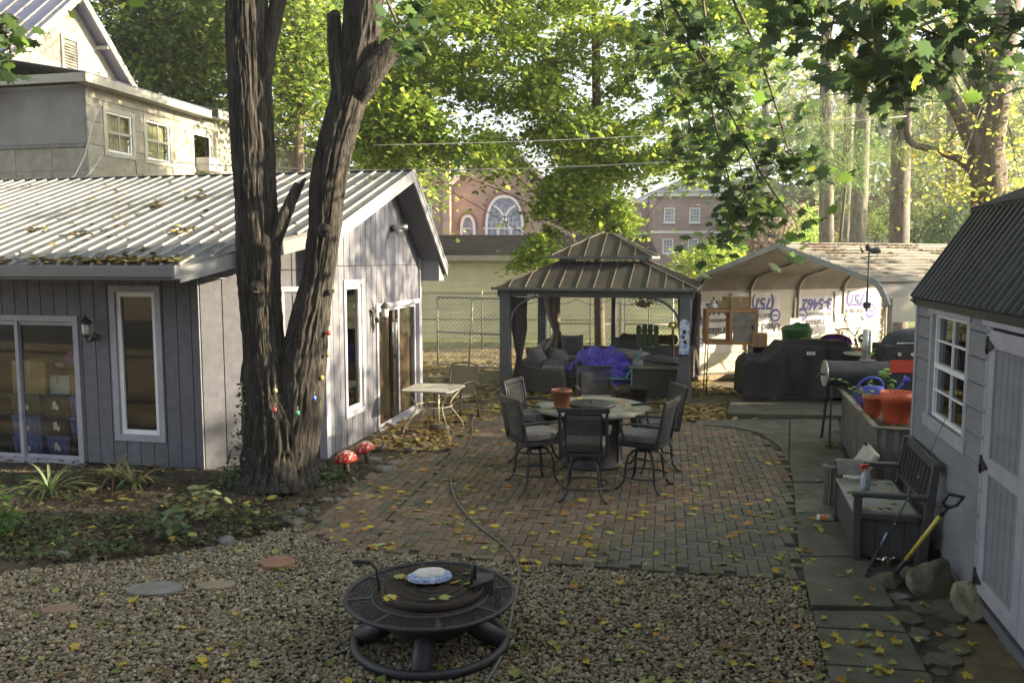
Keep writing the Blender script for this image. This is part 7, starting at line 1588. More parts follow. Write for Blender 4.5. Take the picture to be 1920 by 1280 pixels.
# ------------------------------------------------------------ forked maple in front of the cottage
def trunkmesh(b, pts, rads, seg=56, ridge=.05, seed=0, per=16, flare=0):
    """pts with radii, ridged bark relief"""
    pts = [Vector(p) for p in pts]; # resample by catmull
    P = []; Rr = []; m = len(pts)
    for i in range(m - 1):
        p0, p1, p2, p3 = pts[max(i - 1, 0)], pts[i], pts[i + 1], pts[min(i + 2, m - 1)]
        k = max(2, int((p2 - p1).length * per))
        for j in range(k):
            t = j / k; P.append(.5 * ((2 * p1) + (p2 - p0) * t + (2 * p0 - 5 * p1 + 4 * p2 - p3) * t * t + (3 * p1 - p0 - 3 * p2 + p3) * t ** 3)); s = t * t * (3 - 2 * t); Rr.append(rads[i] * (1 - s) + rads[i + 1] * s)
    P.append(pts[-1]); Rr.append(rads[-1]); n = len(P); vs = []; fs = []; prev = None; L = 0
    for i, p in enumerate(P):
        t = (P[min(i + 1, n - 1)] - P[max(i - 1, 0)]).normalized()
        x = ((Vector((1, 0, 0)) if abs(t.x) < .7 else Vector((0, 1, 0))) if prev is None else prev); x = (x - t * x.dot(t)).normalized(); prev = x; y = t.cross(x)
        if i: L += (p - P[i - 1]).length
        for k in range(seg):
            a = 6.28318 * k / seg; c, s = math.cos(a), math.sin(a); r = Rr[i]
            q = Vector((c * 5.5, s * 5.5, L * .75 + seed)); w_ = Vector((c * 1.2, s * 1.2, L * .9 + seed))
            rel = ridge * .8 * (.7 - 2.2 * abs(mn.noise(q + Vector((mn.noise(w_ * 3), 0, 0))))) + ridge * .75 * (.6 - 2.4 * abs(mn.noise(Vector((c * 13, s * 13, L * 3.2 + seed))))) + ridge * 1.1 * mn.noise(w_)
            if flare: rel += flare * max(0, 1 - L / .7) ** 2 * (.5 + .8 * mn.noise(Vector((c * 2.2, s * 2.2, seed))))
            vs.append(p + (x * c + y * s) * r * (1 + rel))
    for i in range(n - 1):
        for k in range(seg): l = (k + 1) % seg; fs.append((i * seg + k, i * seg + l, (i + 1) * seg + l, (i + 1) * seg + k))
    o = b.smooth; b.smooth = True; b.add(vs, fs); b.add([P[-1]] + vs[-seg:], [(0, 1 + k, 1 + (k + 1) % seg) for k in range(seg)]); b.smooth = o
def tp_(u, v, Y): return PD(u, v, Y)
YT = 9.95
mt = thing('forked_maple', 'massive dark-barked maple forking low in front of the cottage', 'tree', G(522, 908), 0); o0 = Vector(mt.location)
def rel(L): return [p - o0 for p in L]
px2 = .84
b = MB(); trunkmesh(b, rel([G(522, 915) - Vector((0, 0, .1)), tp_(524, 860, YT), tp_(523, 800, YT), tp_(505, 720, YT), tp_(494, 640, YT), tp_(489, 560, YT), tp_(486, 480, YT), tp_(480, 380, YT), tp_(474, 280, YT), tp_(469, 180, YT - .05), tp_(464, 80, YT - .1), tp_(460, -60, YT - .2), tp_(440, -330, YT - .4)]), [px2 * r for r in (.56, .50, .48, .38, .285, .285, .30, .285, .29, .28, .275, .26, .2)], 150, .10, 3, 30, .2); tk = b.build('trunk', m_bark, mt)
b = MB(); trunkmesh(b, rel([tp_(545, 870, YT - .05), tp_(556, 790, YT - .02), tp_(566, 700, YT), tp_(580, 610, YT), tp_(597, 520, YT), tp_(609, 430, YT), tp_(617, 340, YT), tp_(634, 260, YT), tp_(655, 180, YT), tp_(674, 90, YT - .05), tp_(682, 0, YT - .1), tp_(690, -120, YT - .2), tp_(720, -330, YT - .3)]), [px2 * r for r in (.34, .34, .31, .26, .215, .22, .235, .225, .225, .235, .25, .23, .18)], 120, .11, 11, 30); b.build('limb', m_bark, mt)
for nm, pts, rr in (('limb', [(664, 190), (692, 145), (722, 105), (738, 84)], [.13, .145, .125, .115]), ('limb', [(476, 230), (494, 140), (512, 50), (536, -60)], [.10, .095, .085, .08]), ('broken_branch', [(496, 500), (526, 425), (549, 370), (561, 345)], [.09, .08, .065, .052]), ('broken_branch', [(556, 365), (566, 345), (573, 334)], [.04, .03, .01]), ('limb', [(650, 270), (636, 170), (628, 90), (626, 28)], [.10, .085, .08, .075]), ('broken_branch', [(716, 125), (733, 80), (750, 55)], [.06, .035, .012])):
    b = MB(); trunkmesh(b, rel([tp_(u, v, YT - .14 * (j > 0) + .02) for j, (u, v) in enumerate(pts)]), rr, 28, .09, pts[0][0], 22); b.build(nm, m_bark, mt)
for (u, v, r) in ((738, 92, .10), (607, 432, .085), (480, 538, .08), (628, 30, .07)):
    b = MB(); p = tp_(u, v, YT - (.16 if u > 700 or u == 628 else .26)) - o0; b.tube([p, p + Vector((0.02, -.045, 0))], [r, r * .8], 16); b.ell(p + Vector((.02, -.045, 0)), (r * .55, .03, r * .5), 12, 6); b.build('knot', m_bark, mt)
# its own crown, high above the frame, shades the yard
OC = [(rnd.uniform(-8, 4.2), rnd.uniform(3.5, 15.5), rnd.uniform(8.2, 12.5), 1.3) for _ in range(100)]
OC = [c for c in OC if (c[2] - 2.75) / c[1] > .345]
# ornaments on the trunk
for (u, v, c, lb) in ((616, 624, (.5, .03, .02), 'red glass bauble on a hook at the right limb'), (614, 665, (.30, .20, .10), 'tan bird charm hanging below the red bauble'), (603, 708, (.35, .36, .08), 'yellow-green bauble hanging at the right edge of the trunk'), (589, 746, (.06, .12, .42), 'blue glass bauble on the right side of the trunk'), (558, 774, (.08, .35, .18), 'green glass bauble low on the trunk'), (515, 768, (.32, .03, .04), 'dark red bauble near the fork'), (516, 732, (.25, .25, .12), 'small olive bauble just under the fork'), (623, 546, (.25, .22, .15), 'little wooden birdhouse block on the right limb')):
    t = thing('tree_ornament', lb, 'ornament', tp_(u, v, YT - .40 if u < 600 else YT - .1), 0, 'ornaments hung on the forked maple')
    if 'block' in lb: b = MB(); b.box((0, 0, 0), (.07, .06, .05)); b.build('block', mat('ornament wood', c, rough=.7), t)
    else: b = MB(); b.ell((0, 0, 0), (.028, .028, .032), 14, 9); b.build('bauble', mat('glass ' + lb, c, rough=.12, spec=.9), t)
    b = MB(); b.tube([(0, 0, .03), (.003, 0, .06), (.0, 0.02, .075)], .003, 5); b.build('hook', m_galv, t)
# ------------------------------------------------------------ crowns
GRN = [(.14, .225, .035), (.20, .29, .045), (.10, .165, .028), (.26, .32, .06), (.30, .31, .065)]
DRK = [(.05, .085, .018), (.07, .11, .02), (.035, .06, .015), (.10, .13, .02)]
def cloud(centres, per, sp, flat=.35):
    P = []
    for c in centres:
        k = int(per * rnd.uniform(.6, 1.4)); q = npr.normal(size=(k, 3)) * (sp * c[3], sp * c[3], sp * flat * c[3]); q[:, 2] -= .25 * (q[:, 0] ** 2 + q[:, 1] ** 2) / (sp * c[3]); P.append(q + np.array(c[:3]))
    return np.concatenate(P)
def limbs(par, base, tips, r0, m=m_twig, nm='limb', off=Vector((0, 0, 0)), every=1, thick=.02):
    for i, c in enumerate(tips):
        if i % every: continue
        tip = Vector(c[:3]); h = base[1] + (tip.z - base[1]) * .0; zb = max(base[2], min(base[3], tip.z - rnd.uniform(.3, 1.0) * max(.4, (tip - Vector((base[0], base[1], tip.z))).length * .35)))
        st = base[4](zb); mid = st.lerp(tip, .5) + Vector((rnd.gauss(0, .15), rnd.gauss(0, .15), .12 + rnd.random() * .2)); L_ = (tip - st).length
        b = MB(); b.tube([p - off for p in smooth([st, mid, tip], 2)], [max(.006, thick * L_ * .35 * (1 - .8 * j / 9)) for j in range(len(smooth([st, mid, tip], 2)))], 5); b.build(nm, m, par)
leafmesh('crown', cloud(OC, 120, .55, .5) - np.array(o0), .24, [(.08, .13, .02), (.14, .18, .025)], T=LT3, tilt=.6, parent=mt, kind='stuff')
for c in OC[::5]:
    q = Vector(c[:3]) - o0; st = PD(460, -330, YT - .4) - o0 if c[0] < -2.5 else PD(720, -330, YT - .3) - o0; b = MB(); b.tube(smooth([st, st.lerp(q, .5) + Vector((0, 0, .6)), q], 1), [.09, .07, .05, .035, .02, .01], 6); b.build('limb', m_bark, mt)
# big central maple behind the gazebo
def poly_sample(poly, n, Y0, Y1, size):
    out = []; poly = np.array(poly); x0, y0 = poly.min(0); x1, y1 = poly.max(0)
    while len(out) < n:
        u, v = rnd.uniform(x0, x1), rnd.uniform(y0, y1)
        if inside(poly, np.array([u]), np.array([v]))[0]: p = PD(u, v, rnd.uniform(Y0, Y1)); out.append((p.x, p.y, p.z, rnd.uniform(.7, 1.3) * size))
    return out
YM = 22.0; mb = PD(1128, 470, YM); mb = Vector((mb.x, mb.y, 0))
cm = thing('central_maple', 'tall green-gold maple rising behind the gazebo roof', 'tree', mb, 0)
tz = lambda z: Vector((PD(1128, 400, YM).x + (PD(1115, 0, YM).x - PD(1128, 400, YM).x) * min(1, z / 10), YM, z))
b = MB(); b.tube([tz(z) - mb for z in (0, 1, 2, 3, 4, 5, 6, 7, 8, 10, 12, 14)], [.15, .14, .135, .13, .13, .125, .12, .115, .11, .1, .07, .04], 12); b.build('trunk', m_twig, cm)
shp = [(690, -40), (1490, -40), (1480, 60), (1440, 200), (1380, 330), (1300, 350), (1235, 345), (1200, 380), (1150, 340), (1060, 330), (1010, 350), (930, 325), (860, 335), (780, 290), (720, 300), (672, 320), (680, 180), (700, 60)]
cc = poly_sample([(u, v - 28 if v > 240 else v) for u, v in shp], 165, 19.5, 24.5, 1) + poly_sample([(690, -10), (800, 230), (740, 300), (675, 300)], 34, 20, 24, 1)
cc += poly_sample([(980, 290), (1165, 290), (1160, 360), (1120, 390), (1045, 385)], 20, 20, 23, .9)
low = poly_sample([(1020, 385), (1090, 370), (1190, 395), (1190, 425), (1120, 420), (1060, 440), (1030, 480), (970, 500), (980, 460), (1020, 440)], 24, 19.6, 21.6, .55)
# shade crown above the frame
up = poly_sample([(760, -300), (1500, -300), (1500, -40), (760, -40)], 50, 19.5, 25, 1.1)
Pm = cloud(cc, 370, .40, .28); Pl = cloud(low, 170, .34, .5); Pu = cloud(up, 110, .5)
Ph = cloud([(rnd.uniform(-5, 3), rnd.uniform(21, 27), rnd.uniform(12.2, 15.5), 1.2) for _ in range(30)], 90, .5); P = np.concatenate([Pm, Pl, Pu, Ph]) - np.array(mb)  # extra unseen leaf clusters, added to dapple the cream house gable
leafmesh('crown', P, .15, GRN, T=LT3, tilt=.75, parent=cm, kind='stuff', wcol=[.3, .28, .15, .17, .10])
limbs(cm, (tz(0).x, 0, 2.2, 11, tz), cc + low, .03, off=mb, every=12, thick=.009)
# foreground maple sprays reaching over from behind the camera
fm = thing('overhanging_maple', 'maple overhead whose dark leafy sprays hang in at the top right, nearest the camera', 'tree', Vector((-7.5, 1.0, 0)), 0); fo = Vector(fm.location)
b = MB(); b.tube([(0, 0, 0), (.1, .1, 2), (.3, .4, 4), (.6, 1.0, 6.2)], [.35, .3, .26, .2], 14); b.build('trunk', m_bark, fm)
trunk_top = fo + Vector((.6, 1.0, 6.2)); FL = []; 
def spray(pts, Y, nl, spread, size, twigs=10):
    """a drooping spray given by control points; returns leaf positions"""
    W = smooth([PD(u, v, Y + dy) for u, v, dy in pts], 3); b = MB(); b.tube([p - fo for p in W], [.018 * (1 - .8 * i / len(W)) + .002 for i in range(len(W))], 5)
    for k in range(twigs):
        i = rnd.randrange(len(W) // 5, len(W)); q = W[i] + Vector((rnd.gauss(0, spread), rnd.gauss(0, spread * .8), rnd.gauss(-.1, spread * .7))); b.tube([W[i] - fo, W[i].lerp(q, .5) + Vector((0, 0, .05)) - fo, q - fo], [.006, .004, .002], 4)
        for j in range(int(nl * 1.9) // twigs): FL.append((q.lerp(W[i], rnd.random() * .8) + Vector((rnd.gauss(0, .09), rnd.gauss(0, .09), rnd.gauss(-.05, .08))), size))
    b.build('branch', m_twig, fm)
spray([(1180, -120, 0), (1270, 20, .3), (1350, 170, .4), (1420, 320, .3), (1480, 400, .2)], 8.2, 150, .30, .165, 26)
spray([(1230, -120, 0), (1300, 60, 0), (1340, 230, 0), (1370, 350, 0), (1385, 410, 0)], 8.6, 190, .33, .165, 30)
spray([(1300, -120, 0), (1400, 40, 0), (1450, 180, 0), (1480, 290, 0)], 8.4, 150, .30, .165, 26)
spray([(1220, -100, 0), (1250, 60, 0), (1280, 180, 0), (1300, 260, 0)], 9.2, 130, .35, .17, 24)
spray([(1300, -120, 0), (1340, 150, 0), (1380, 260, 0), (1400, 390, 0)], 9.4, 130, .38, .17, 26)
spray([(1400, -140, 0), (1520, -10, 0), (1600, 60, 0), (1680, 110, .1), (1705, 140, .1)], 6.4, 120, .24, .165, 24)
spray([(1500, -140, 0), (1600, -10, 0), (1690, 40, 0), (1790, 80, 0), (1830, 100, 0)], 6.6, 120, .24, .165, 24)
spray([(1540, -140, 0), (1620, -20, 0), (1640, 80, 0), (1660, 130, 0)], 6.2, 70, .2, .17, 16)
spray([(1650, -140, 0), (1750, -20, 0), (1830, 30, 0), (1900, 60, 0)], 6.5, 90, .25, .165, 18)
spray([(1280, -160, 0), (1400, -60, 0), (1500, -20, 0), (1560, 30, 0)], 7.4, 80, .26, .16, 18)
spray([(-60, -100, 0), (-20, 0, 0), (10, 60, 0), (20, 100, 0)], 6.6, 40, .15, .16, 10)
spray([(620, -120, 0), (720, -60, 0), (760, -20, 0), (780, 15, 0)], 8.0, 34, .15, .17, 9)
spray([(700, -60, 0), (730, 10, 0), (752, 60, 0), (765, 85, 0)], 7.6, 22, .09, .16, 7)
for i_, (p_, s_) in enumerate(FL): FL[i_] = (p_, s_ * (.88 if p_.y > 7.7 else 1.0))
# limbs that carry the sprays
for (u, v, Y) in ((1200, -130, 8.6), (1420, -140, 6.5), (1620, -140, 6.5), (660, -130, 8.0), (-40, -110, 6.6), (1290, -140, 8.8)):
    q = PD(u, v, Y); b = MB(); b.tube([p - fo for p in smooth([trunk_top, trunk_top.lerp(q, .5) + Vector((0, 0, 1.6)), q], 2)], [.12 * (1 - .85 * i / 9) + .012 for i in range(len(smooth([trunk_top, q, q], 2)))], 7); b.build('limb', m_bark, fm)
rnd.shuffle(FL)
def vis(p): 
    d = p - C0; return d.y > 1 and abs(d.x / d.y) < .63
fin = [f for f in FL if vis(f[0])]; fin.sort(key=lambda f: f[0].y)
FPAL = [(.05, .088, .036), (.065, .11, .036), (.035, .066, .03), (.09, .16, .03), (.15, .19, .03)]
Ml = rotm(300, .62); lm = []
for ci, c in enumerate(FPAL):
    T2 = LMAPLE.copy(); T2[:, 2] -= .35 * (T2[:, 0] ** 2 + T2[:, 1] ** 2) + .06 * T2[:, 1]; me = bpy.data.meshes.new('maple_leaf'); me.from_pydata([tuple(p) for p in T2], [], [tuple(range(len(T2)))]); me.materials.append(m_leaf); a = me.color_attributes.new('Col', 'FLOAT_COLOR', 'POINT'); a.data.foreach_set('color', np.tile(np.array([*c, 1], np.float32), (len(T2), 1)).ravel()); lm.append(me)
for i, (p, s) in enumerate(fin[:300]):
    me = lm[rnd.choices(range(5), [.34, .30, .2, .11, .05])[0]]; o = link('leaf', me, fm); o.location = p - fo; M3 = Matrix([list(r) for r in Ml[i]]); o.rotation_euler = (M3 @ Matrix.Rotation(R(rnd.uniform(20, 70)), 3, 'X')).to_euler(); k = s * rnd.uniform(.7, 1.2); o.scale = (k, k, k)
rest = [f for f in FL if f not in fin[:300]] if False else fin[300:] + [f for f in FL if not vis(f[0])]
leafmesh('crown', np.array([tuple(p - fo) for p, s in rest]), .13, FPAL, T=LMAPLE, tilt=.8, parent=fm, kind='stuff', wcol=[.34, .30, .2, .11, .05])
# far trees with their own trunk and crown
def tree(label, base, h, r, pal, n, poly=None, Y=(0, 0), nclus=40, ls=.2, tr=.2, T=LT3, name='tree', flat=.6, group=None, tip=.5, sp=.55, per=None, m=m_twig, csize=1.0, lim=2, z0=None):
    base = Vector(base); t = thing(name, label, 'tree', base, 0, group)
    b = MB(); b.tube([(0, 0, 0), (rnd.gauss(0, .08), 0, h * .35), (rnd.gauss(0, .15), 0, h * .7), (0, 0, h * .95)], [tr, tr * .75, tr * .45, tr * .12], 10); b.build('trunk', m, t)
    C = poly_sample(poly, nclus, Y[0], Y[1], csize) if poly else [(base.x + rnd.gauss(0, r * .42), base.y + rnd.gauss(0, r * .42), (z0 or h * .35) + (h - (z0 or h * .35)) * rnd.random(), csize) for _ in range(nclus)]
    P = cloud(C, per or n // nclus, sp, flat) - np.array(base); leafmesh('crown', P, ls, pal, T=T, tilt=.8, parent=t, kind='stuff')
    if lim:
        for i, c in enumerate(C[::lim]):
            z = max(h * .2, min(h * .9, c[2] - rnd.uniform(.4, 1.5))); b = MB(); tip_ = Vector(c[:3]) - base; st = Vector((0, 0, z)); b.tube(smooth([st, st.lerp(tip_, .5) + Vector((0, 0, .3)), tip_], 1), [.06 * tr / .2, .04 * tr / .2, .03 * tr / .2, .02 * tr / .2, .015, .008], 5); b.build('limb', m, t)
    return t
def bx(u, Y): p = PD(u, 470, Y); return (p.x, p.y, 0)
HZ = [(.13, .15, .05), (.18, .20, .06), (.10, .12, .05), (.22, .22, .07)]
tree('dark green broadleaf tree behind the cream house, left of the forked trunk', bx(330, 34), 15, 4, DRK, 7000, [(190, -60), (460, -60), (430, 250), (370, 210), (260, 165), (230, 110)], (32, 38), 90, .26, .35, group=None, csize=1.6, sp=.62, per=230)
tree('tree with thin pale green foliage between the two trunks of the forked maple', bx(560, 30), 14, 3, GRN + DRK, 6000, [(500, -60), (640, -60), (610, 230), (590, 250), (515, 240)], (28, 34), 60, .22, .3, csize=1.3, sp=.6, per=170)
tree('bright green tree just right of the forked maple, above the cottage ridge', bx(705, 33), 12, 3, GRN, 5000, [(660, 120), (800, 150), (820, 290), (760, 330), (670, 310)], (30, 35), 40, .22, .25, csize=1.2, sp=.6, per=200)
# small shrub tree between gazebo and carport
tree('young yellow-green tree between the gazebo and the carport', bx(1330, 26), 3.4, 1, [(.16, .24, .03), (.24, .32, .05), (.30, .36, .08)], 2500, [(1250, 478), (1300, 455), (1385, 460), (1390, 500), (1330, 510), (1270, 505)], (25, 27.5), 26, .15, .09, csize=.5, sp=.5, per=90)
tree('rusty brown bush beyond the carport left of the pines', bx(1440, 44), 4.5, 3, [(.17, .13, .10), (.22, .16, .12), (.14, .13, .08)], 5000, [(1375, 450), (1400, 412), (1500, 410), (1520, 460), (1400, 465)], (42, 48), 34, .22, .15, csize=1.2, sp=.6, per=130)
tree('bright lime conifer sapling beside the first pine', bx(1518, 38), 5, 1.5, [(.22, .34, .06), (.30, .40, .10)], 2000, [(1490, 460), (1520, 385), (1545, 460)], (37, 39), 16, .16, .1, T=LOVAL, csize=.7, sp=.5, per=110)
tree('dark juniper behind the shed roof, right of the last pine', bx(1770, 34), 5.4, 2, [(.045, .075, .035), (.06, .10, .045)], 6000, [(1715, 455), (1730, 410), (1790, 370), (1830, 380), (1815, 455)], (32, 36), 40, .13, .2, T=LOVAL, csize=.9, sp=.55, per=150)
tree('small dark holly standing between the third and fourth pine', bx(1640, 46), 4, 1.5, DRK, 2500, [(1618, 430), (1630, 400), (1650, 400), (1662, 430)], (44, 48), 14, .16, .12, csize=.8, sp=.5, per=110)
# pines
NEED = [(.12, .16, .05), (.17, .20, .07), (.09, .13, .045)]
NT = np.array([(0, 0, 0), (.035, .5, 0), (0, 1, 0), (-.035, .5, 0)]) - np.array([0, .2, 0])
def pine(u0, u1, wpx, Y, label, clumps=14, h=19):
    base = Vector(bx(u0, Y)); t = thing('pine_tree', label, 'tree', base, 0, 'tall bare-trunked pines behind the carport'); top = PD(u1, 0, Y); r = wpx / 2 / F * Y; d = (Vector((top.x, Y, top.z)) - base); 
    b = MB(); trunkmesh(b, [d * k for k in (0, .2, .4, .6, .8, 1.0, 1.3)], [r * 1.1, r, r * .95, r * .88, r * .8, r * .72, r * .5], 20, .06, u0, 3); b.build('trunk', m_pbark, t)
    P = []
    for k in range(clumps):
        z = rnd.uniform(.25, 1.25); st = d * z; a = rnd.uniform(0, 6.28); L_ = rnd.uniform(1.0, 3.2); tip = st + Vector((math.cos(a) * L_, math.sin(a) * L_ * .7, rnd.uniform(-.7, .3))); b = MB(); b.tube(smooth([st, st.lerp(tip, .5) + Vector((0, 0, .25)), tip], 1), [.05, .04, .03, .022, .016, .01], 5); b.build('branch', m_twig, t)
        if rnd.random() < .75:
            for j in range(7):
                q = st.lerp(tip, rnd.uniform(.5, 1.1)); P.append(npr.normal(size=(55, 3)) * (.32, .32, .16) + np.array(q))
    for k in range(5):
        z = rnd.uniform(.12, .4); st = d * z; a = rnd.uniform(0, 6.28); tip = st + Vector((math.cos(a) * .7, math.sin(a) * .5, -.1)); b = MB(); b.tube([st, tip], [.03, .01], 5); b.build('dead_stub', m_twig, t)
    leafmesh('needles', np.concatenate(P), .30, NEED, T=NT, tilt=1, parent=t, kind='stuff', jit=.3); return t
pine(1554, 1550, 27, 36, 'leftmost straight pine trunk behind the carport'); pine(1585, 1598, 20, 40, 'second pine from the left, thin and half hidden by the third', 10); pine(1606, 1628, 30, 34, 'third pine, leaning slightly right with bright edge', 14); pine(1688, 1697, 36, 27, 'nearest dark pine trunk left of the shed roof', 10)
pine(1430, 1440, 16, 52, 'faint far pine seen through the maple leaves', 16); pine(1785, 1790, 22, 48, 'far pine behind the big forked tree at right', 14)
for k, (u, v, w_, Y) in enumerate(((1580, 300, 60, 30), (1500, 230, 60, 38), (1600, 250, 70, 36), (1540, 180, 80, 42))):
    pass
tree('soft light-green pine boughs drooping between the first and third pine', bx(1575, 33), 9, 2, [(.12, .20, .05), (.16, .24, .07), (.07, .13, .04)], 5000, [(1480, 200), (1560, 230), (1640, 230), (1650, 300), (1600, 340), (1540, 330), (1500, 300)], (31, 35), 26, .28, .09, T=NT, csize=1.0, sp=.55, per=150, flat=.5)
# big forked tree at right
bt = thing('yellowing_tree', 'big multi-limbed tree with thin yellow foliage behind the shed roof', 'tree', Vector(bx(1850, 20)), 0); ob = Vector(bt.location)
def T20(u, v, Y=20): return PD(u, v, Y) - ob
for nm, pts, rr in (('trunk', [(1858, 480), (1855, 400), (1852, 330), (1850, 280)], [.42, .40, .40, .36]), ('limb', [(1852, 300), (1868, 200), (1880, 100), (1890, 0), (1895, -80)], [.30, .27, .26, .25, .2]), ('limb', [(1850, 290), (1838, 220), (1828, 150), (1822, 80)], [.22, .18, .15, .14]), ('limb', [(1845, 310), (1800, 215), (1760, 150), (1725, 115)], [.22, .17, .15, .13]), ('limb', [(1850, 350), (1800, 300), (1745, 280), (1705, 265), (1700, 220), (1712, 160)], [.12, .09, .08, .07, .055, .04]), ('limb', [(1640, 178), (1670, 172), (1690, 150), (1712, 125)], [.03, .05, .06, .07])):
    b = MB(); trunkmesh(b, [T20(u, v) for u, v in pts], rr, 24, .08, pts[0][0], 8); b.build(nm, mat('grey brown tree bark', (.075, .058, .042), (.17, .135, .10), 8, .9, 1, 30, stretch=(1, 1, .2)) if 'grey brown tree bark' not in MATS else MATS['grey brown tree bark'], bt)  # grey-brown bark, same tones on every side
YEL = [(.32, .33, .07), (.25, .29, .06), (.38, .33, .08), (.18, .24, .06)]
C = poly_sample([(1740, 240), (1800, 180), (1930, 150), (1930, 350), (1850, 370), (1760, 370), (1730, 330)], 46, 19, 22, .8) + poly_sample([(1690, -40), (1930, -40), (1930, 150), (1800, 150), (1720, 110)], 30, 20, 24, .9)
leafmesh('crown', cloud(C, 42, .45, .5) - np.array(ob), .13, YEL, T=LT3, tilt=.8, parent=bt, kind='stuff')
for c in C[::2]:
    q = Vector(c[:3]) - ob; st = T20(1850, 300).lerp(T20(1870, 120), rnd.random()); b = MB(); b.tube(smooth([st, st.lerp(q, .5) + Vector((0, 0, .2)), q], 1), [.035, .03, .022, .016, .01, .005], 5); b.build('twig', m_twig, bt)
# far woodland band
P = []
for k in range(1300):
    u = rnd.uniform(-200, 2100); Y = rnd.uniform(85, 130); top = 395 + 60 * mn.noise(Vector((u * .006, 2, 0))) + 30 * mn.noise(Vector((u * .02, 5, 0))); 
    if 700 < u < 1500: top += 25
    v = rnd.uniform(top, 492); p = PD(u, v, Y); P.append(npr.normal(size=(30, 3)) * (1.6, 1.2, .9) + np.array(p))
leafmesh('woodland', np.concatenate(P), .95, [(.13, .15, .08), (.17, .17, .09), (.10, .12, .07), (.20, .17, .10)], T=LT3, tilt=.9, kind='stuff', label='hazy band of far trees along the horizon', cat='woodland')
P = []
for k in range(500):
    u = rnd.uniform(1380, 2100); Y = rnd.uniform(60, 85); v = rnd.uniform(350 + 70 * abs(mn.noise(Vector((u * .01, 0, 0)))), 490); P.append(npr.normal(size=(34, 3)) * (1.1, 1, .8) + np.array(PD(u, v, Y)))
leafmesh('thicket', np.concatenate(P), .55, [(.15, .17, .09), (.20, .20, .10), (.12, .14, .09), (.24, .20, .11)], T=LT3, tilt=.9, kind='stuff', label='pale scrubby thicket behind the pines at right', cat='thicket')
P = []
for k in range(620):
    u = rnd.uniform(1440, 2150); Y = rnd.uniform(52, 95); v = 490 - (370 + 60 * mn.noise(Vector((u * .008, 1, 0)))) * rnd.random() ** .75
    if mn.noise(Vector((u * .013, v * .016, 2))) > -.12: P.append(npr.normal(size=(70, 3)) * (1.5, 1.2, .9) + np.array(PD(u, v, Y)))
leafmesh('far_treetops', np.concatenate(P), .55, [(.17, .21, .10), (.22, .25, .12), (.13, .17, .09), (.26, .26, .12)], T=LT3, tilt=.9, kind='stuff', label='soft treetops in haze-pale colours rising behind the pines at right', cat='treetops')  # leaf palette paled to stand in for distance haze
# the house the photo is taken from, behind the camera: seen in the windows and shading the near yard
bh = thing('main_house', 'grey house behind the camera, reflected in the cottage windows', 'house', (0, -1.2, 0), 0); b = MB(); b.span((-9, -8, 0), (10, 0, 6.2)); b.build('wall', m_board, bh); b = MB(); b.add([(-9.5, .5, 6.2), (10.5, .5, 6.2), (10.5, -4, 8.6), (-9.5, -4, 8.6), (10.5, -8.5, 6.2), (-9.5, -8.5, 6.2)], [(0, 1, 2, 3), (3, 2, 4, 5)]); b.build('roof', m_shingle, bh)
for x in (-7, -4, 3, 6.5):
    for z in (1.0, 3.9): b = MB(); frame(b, x, x + 1.1, z, z + 1.5, .1, -.02, .04); wq = b.build('window', m_trim, bh); b = MB(); b.span((x + .1, .0, z + .1), (x + 1.0, .015, z + 1.4)); b.build('pane', m_wpane, wq)
# unseen evergreens added beyond the shed to shade the patio
for i, (x, y, h, r) in enumerate(((17, 7.6, 7.0, 1.8), (18, 3.0, 7.4, 2.2), (17.5, 5.2, 7.4, 2.0), (18, 10.6, 6.5, 1.5), (18, 13.4, 6.2, 1.5))):
    tree(('tall', 'broad', 'bushy', 'narrow', 'last')[i] + ' evergreen added for shade, unseen outside the right edge of the photo, beyond the shed', (x, y, 0), h, r, DRK, 5000, None, nclus=60, ls=.30, tr=.16, csize=1.6, sp=.55, per=110, z0=.5, flat=.8, lim=6, group='shade evergreens added beyond the shed')
dt = thing('dapple_maple', 'thin-crowned maple added unseen outside the right edge of the photo that dapples the cottage gable', 'tree', (12.2, 13.2, 0)); b = MB(); b.tube([(0, 0, 0), (.1, 0, 3), (-.1, 0, 6), (0, 0, 9)], [.2, .16, .12, .04], 10); b.build('trunk', m_twig, dt)  # unseen tree, added to throw leaf dapples on the gable
DC = [(rnd.uniform(9.9, 14), rnd.uniform(11.0, 15.3), rnd.uniform(5.4, 10), 1) for _ in range(30)]; DC = [c for c in DC if c[0] / c[1] > .66]
leafmesh('crown', cloud(DC, 75, .38, .6) - np.array((12.2, 13.2, 0)), .2, GRN, T=LT3, parent=dt, kind='stuff')
for c in DC[::2]: b = MB(); q = Vector(c[:3]) - Vector((12.2, 13.2, 0)); st = Vector((0, 0, max(2.5, q.z - 1.2))); b.tube([st, st.lerp(q, .5) + Vector((0, 0, .2)), q], [.05, .035, .01], 5); b.build('limb', m_twig, dt)
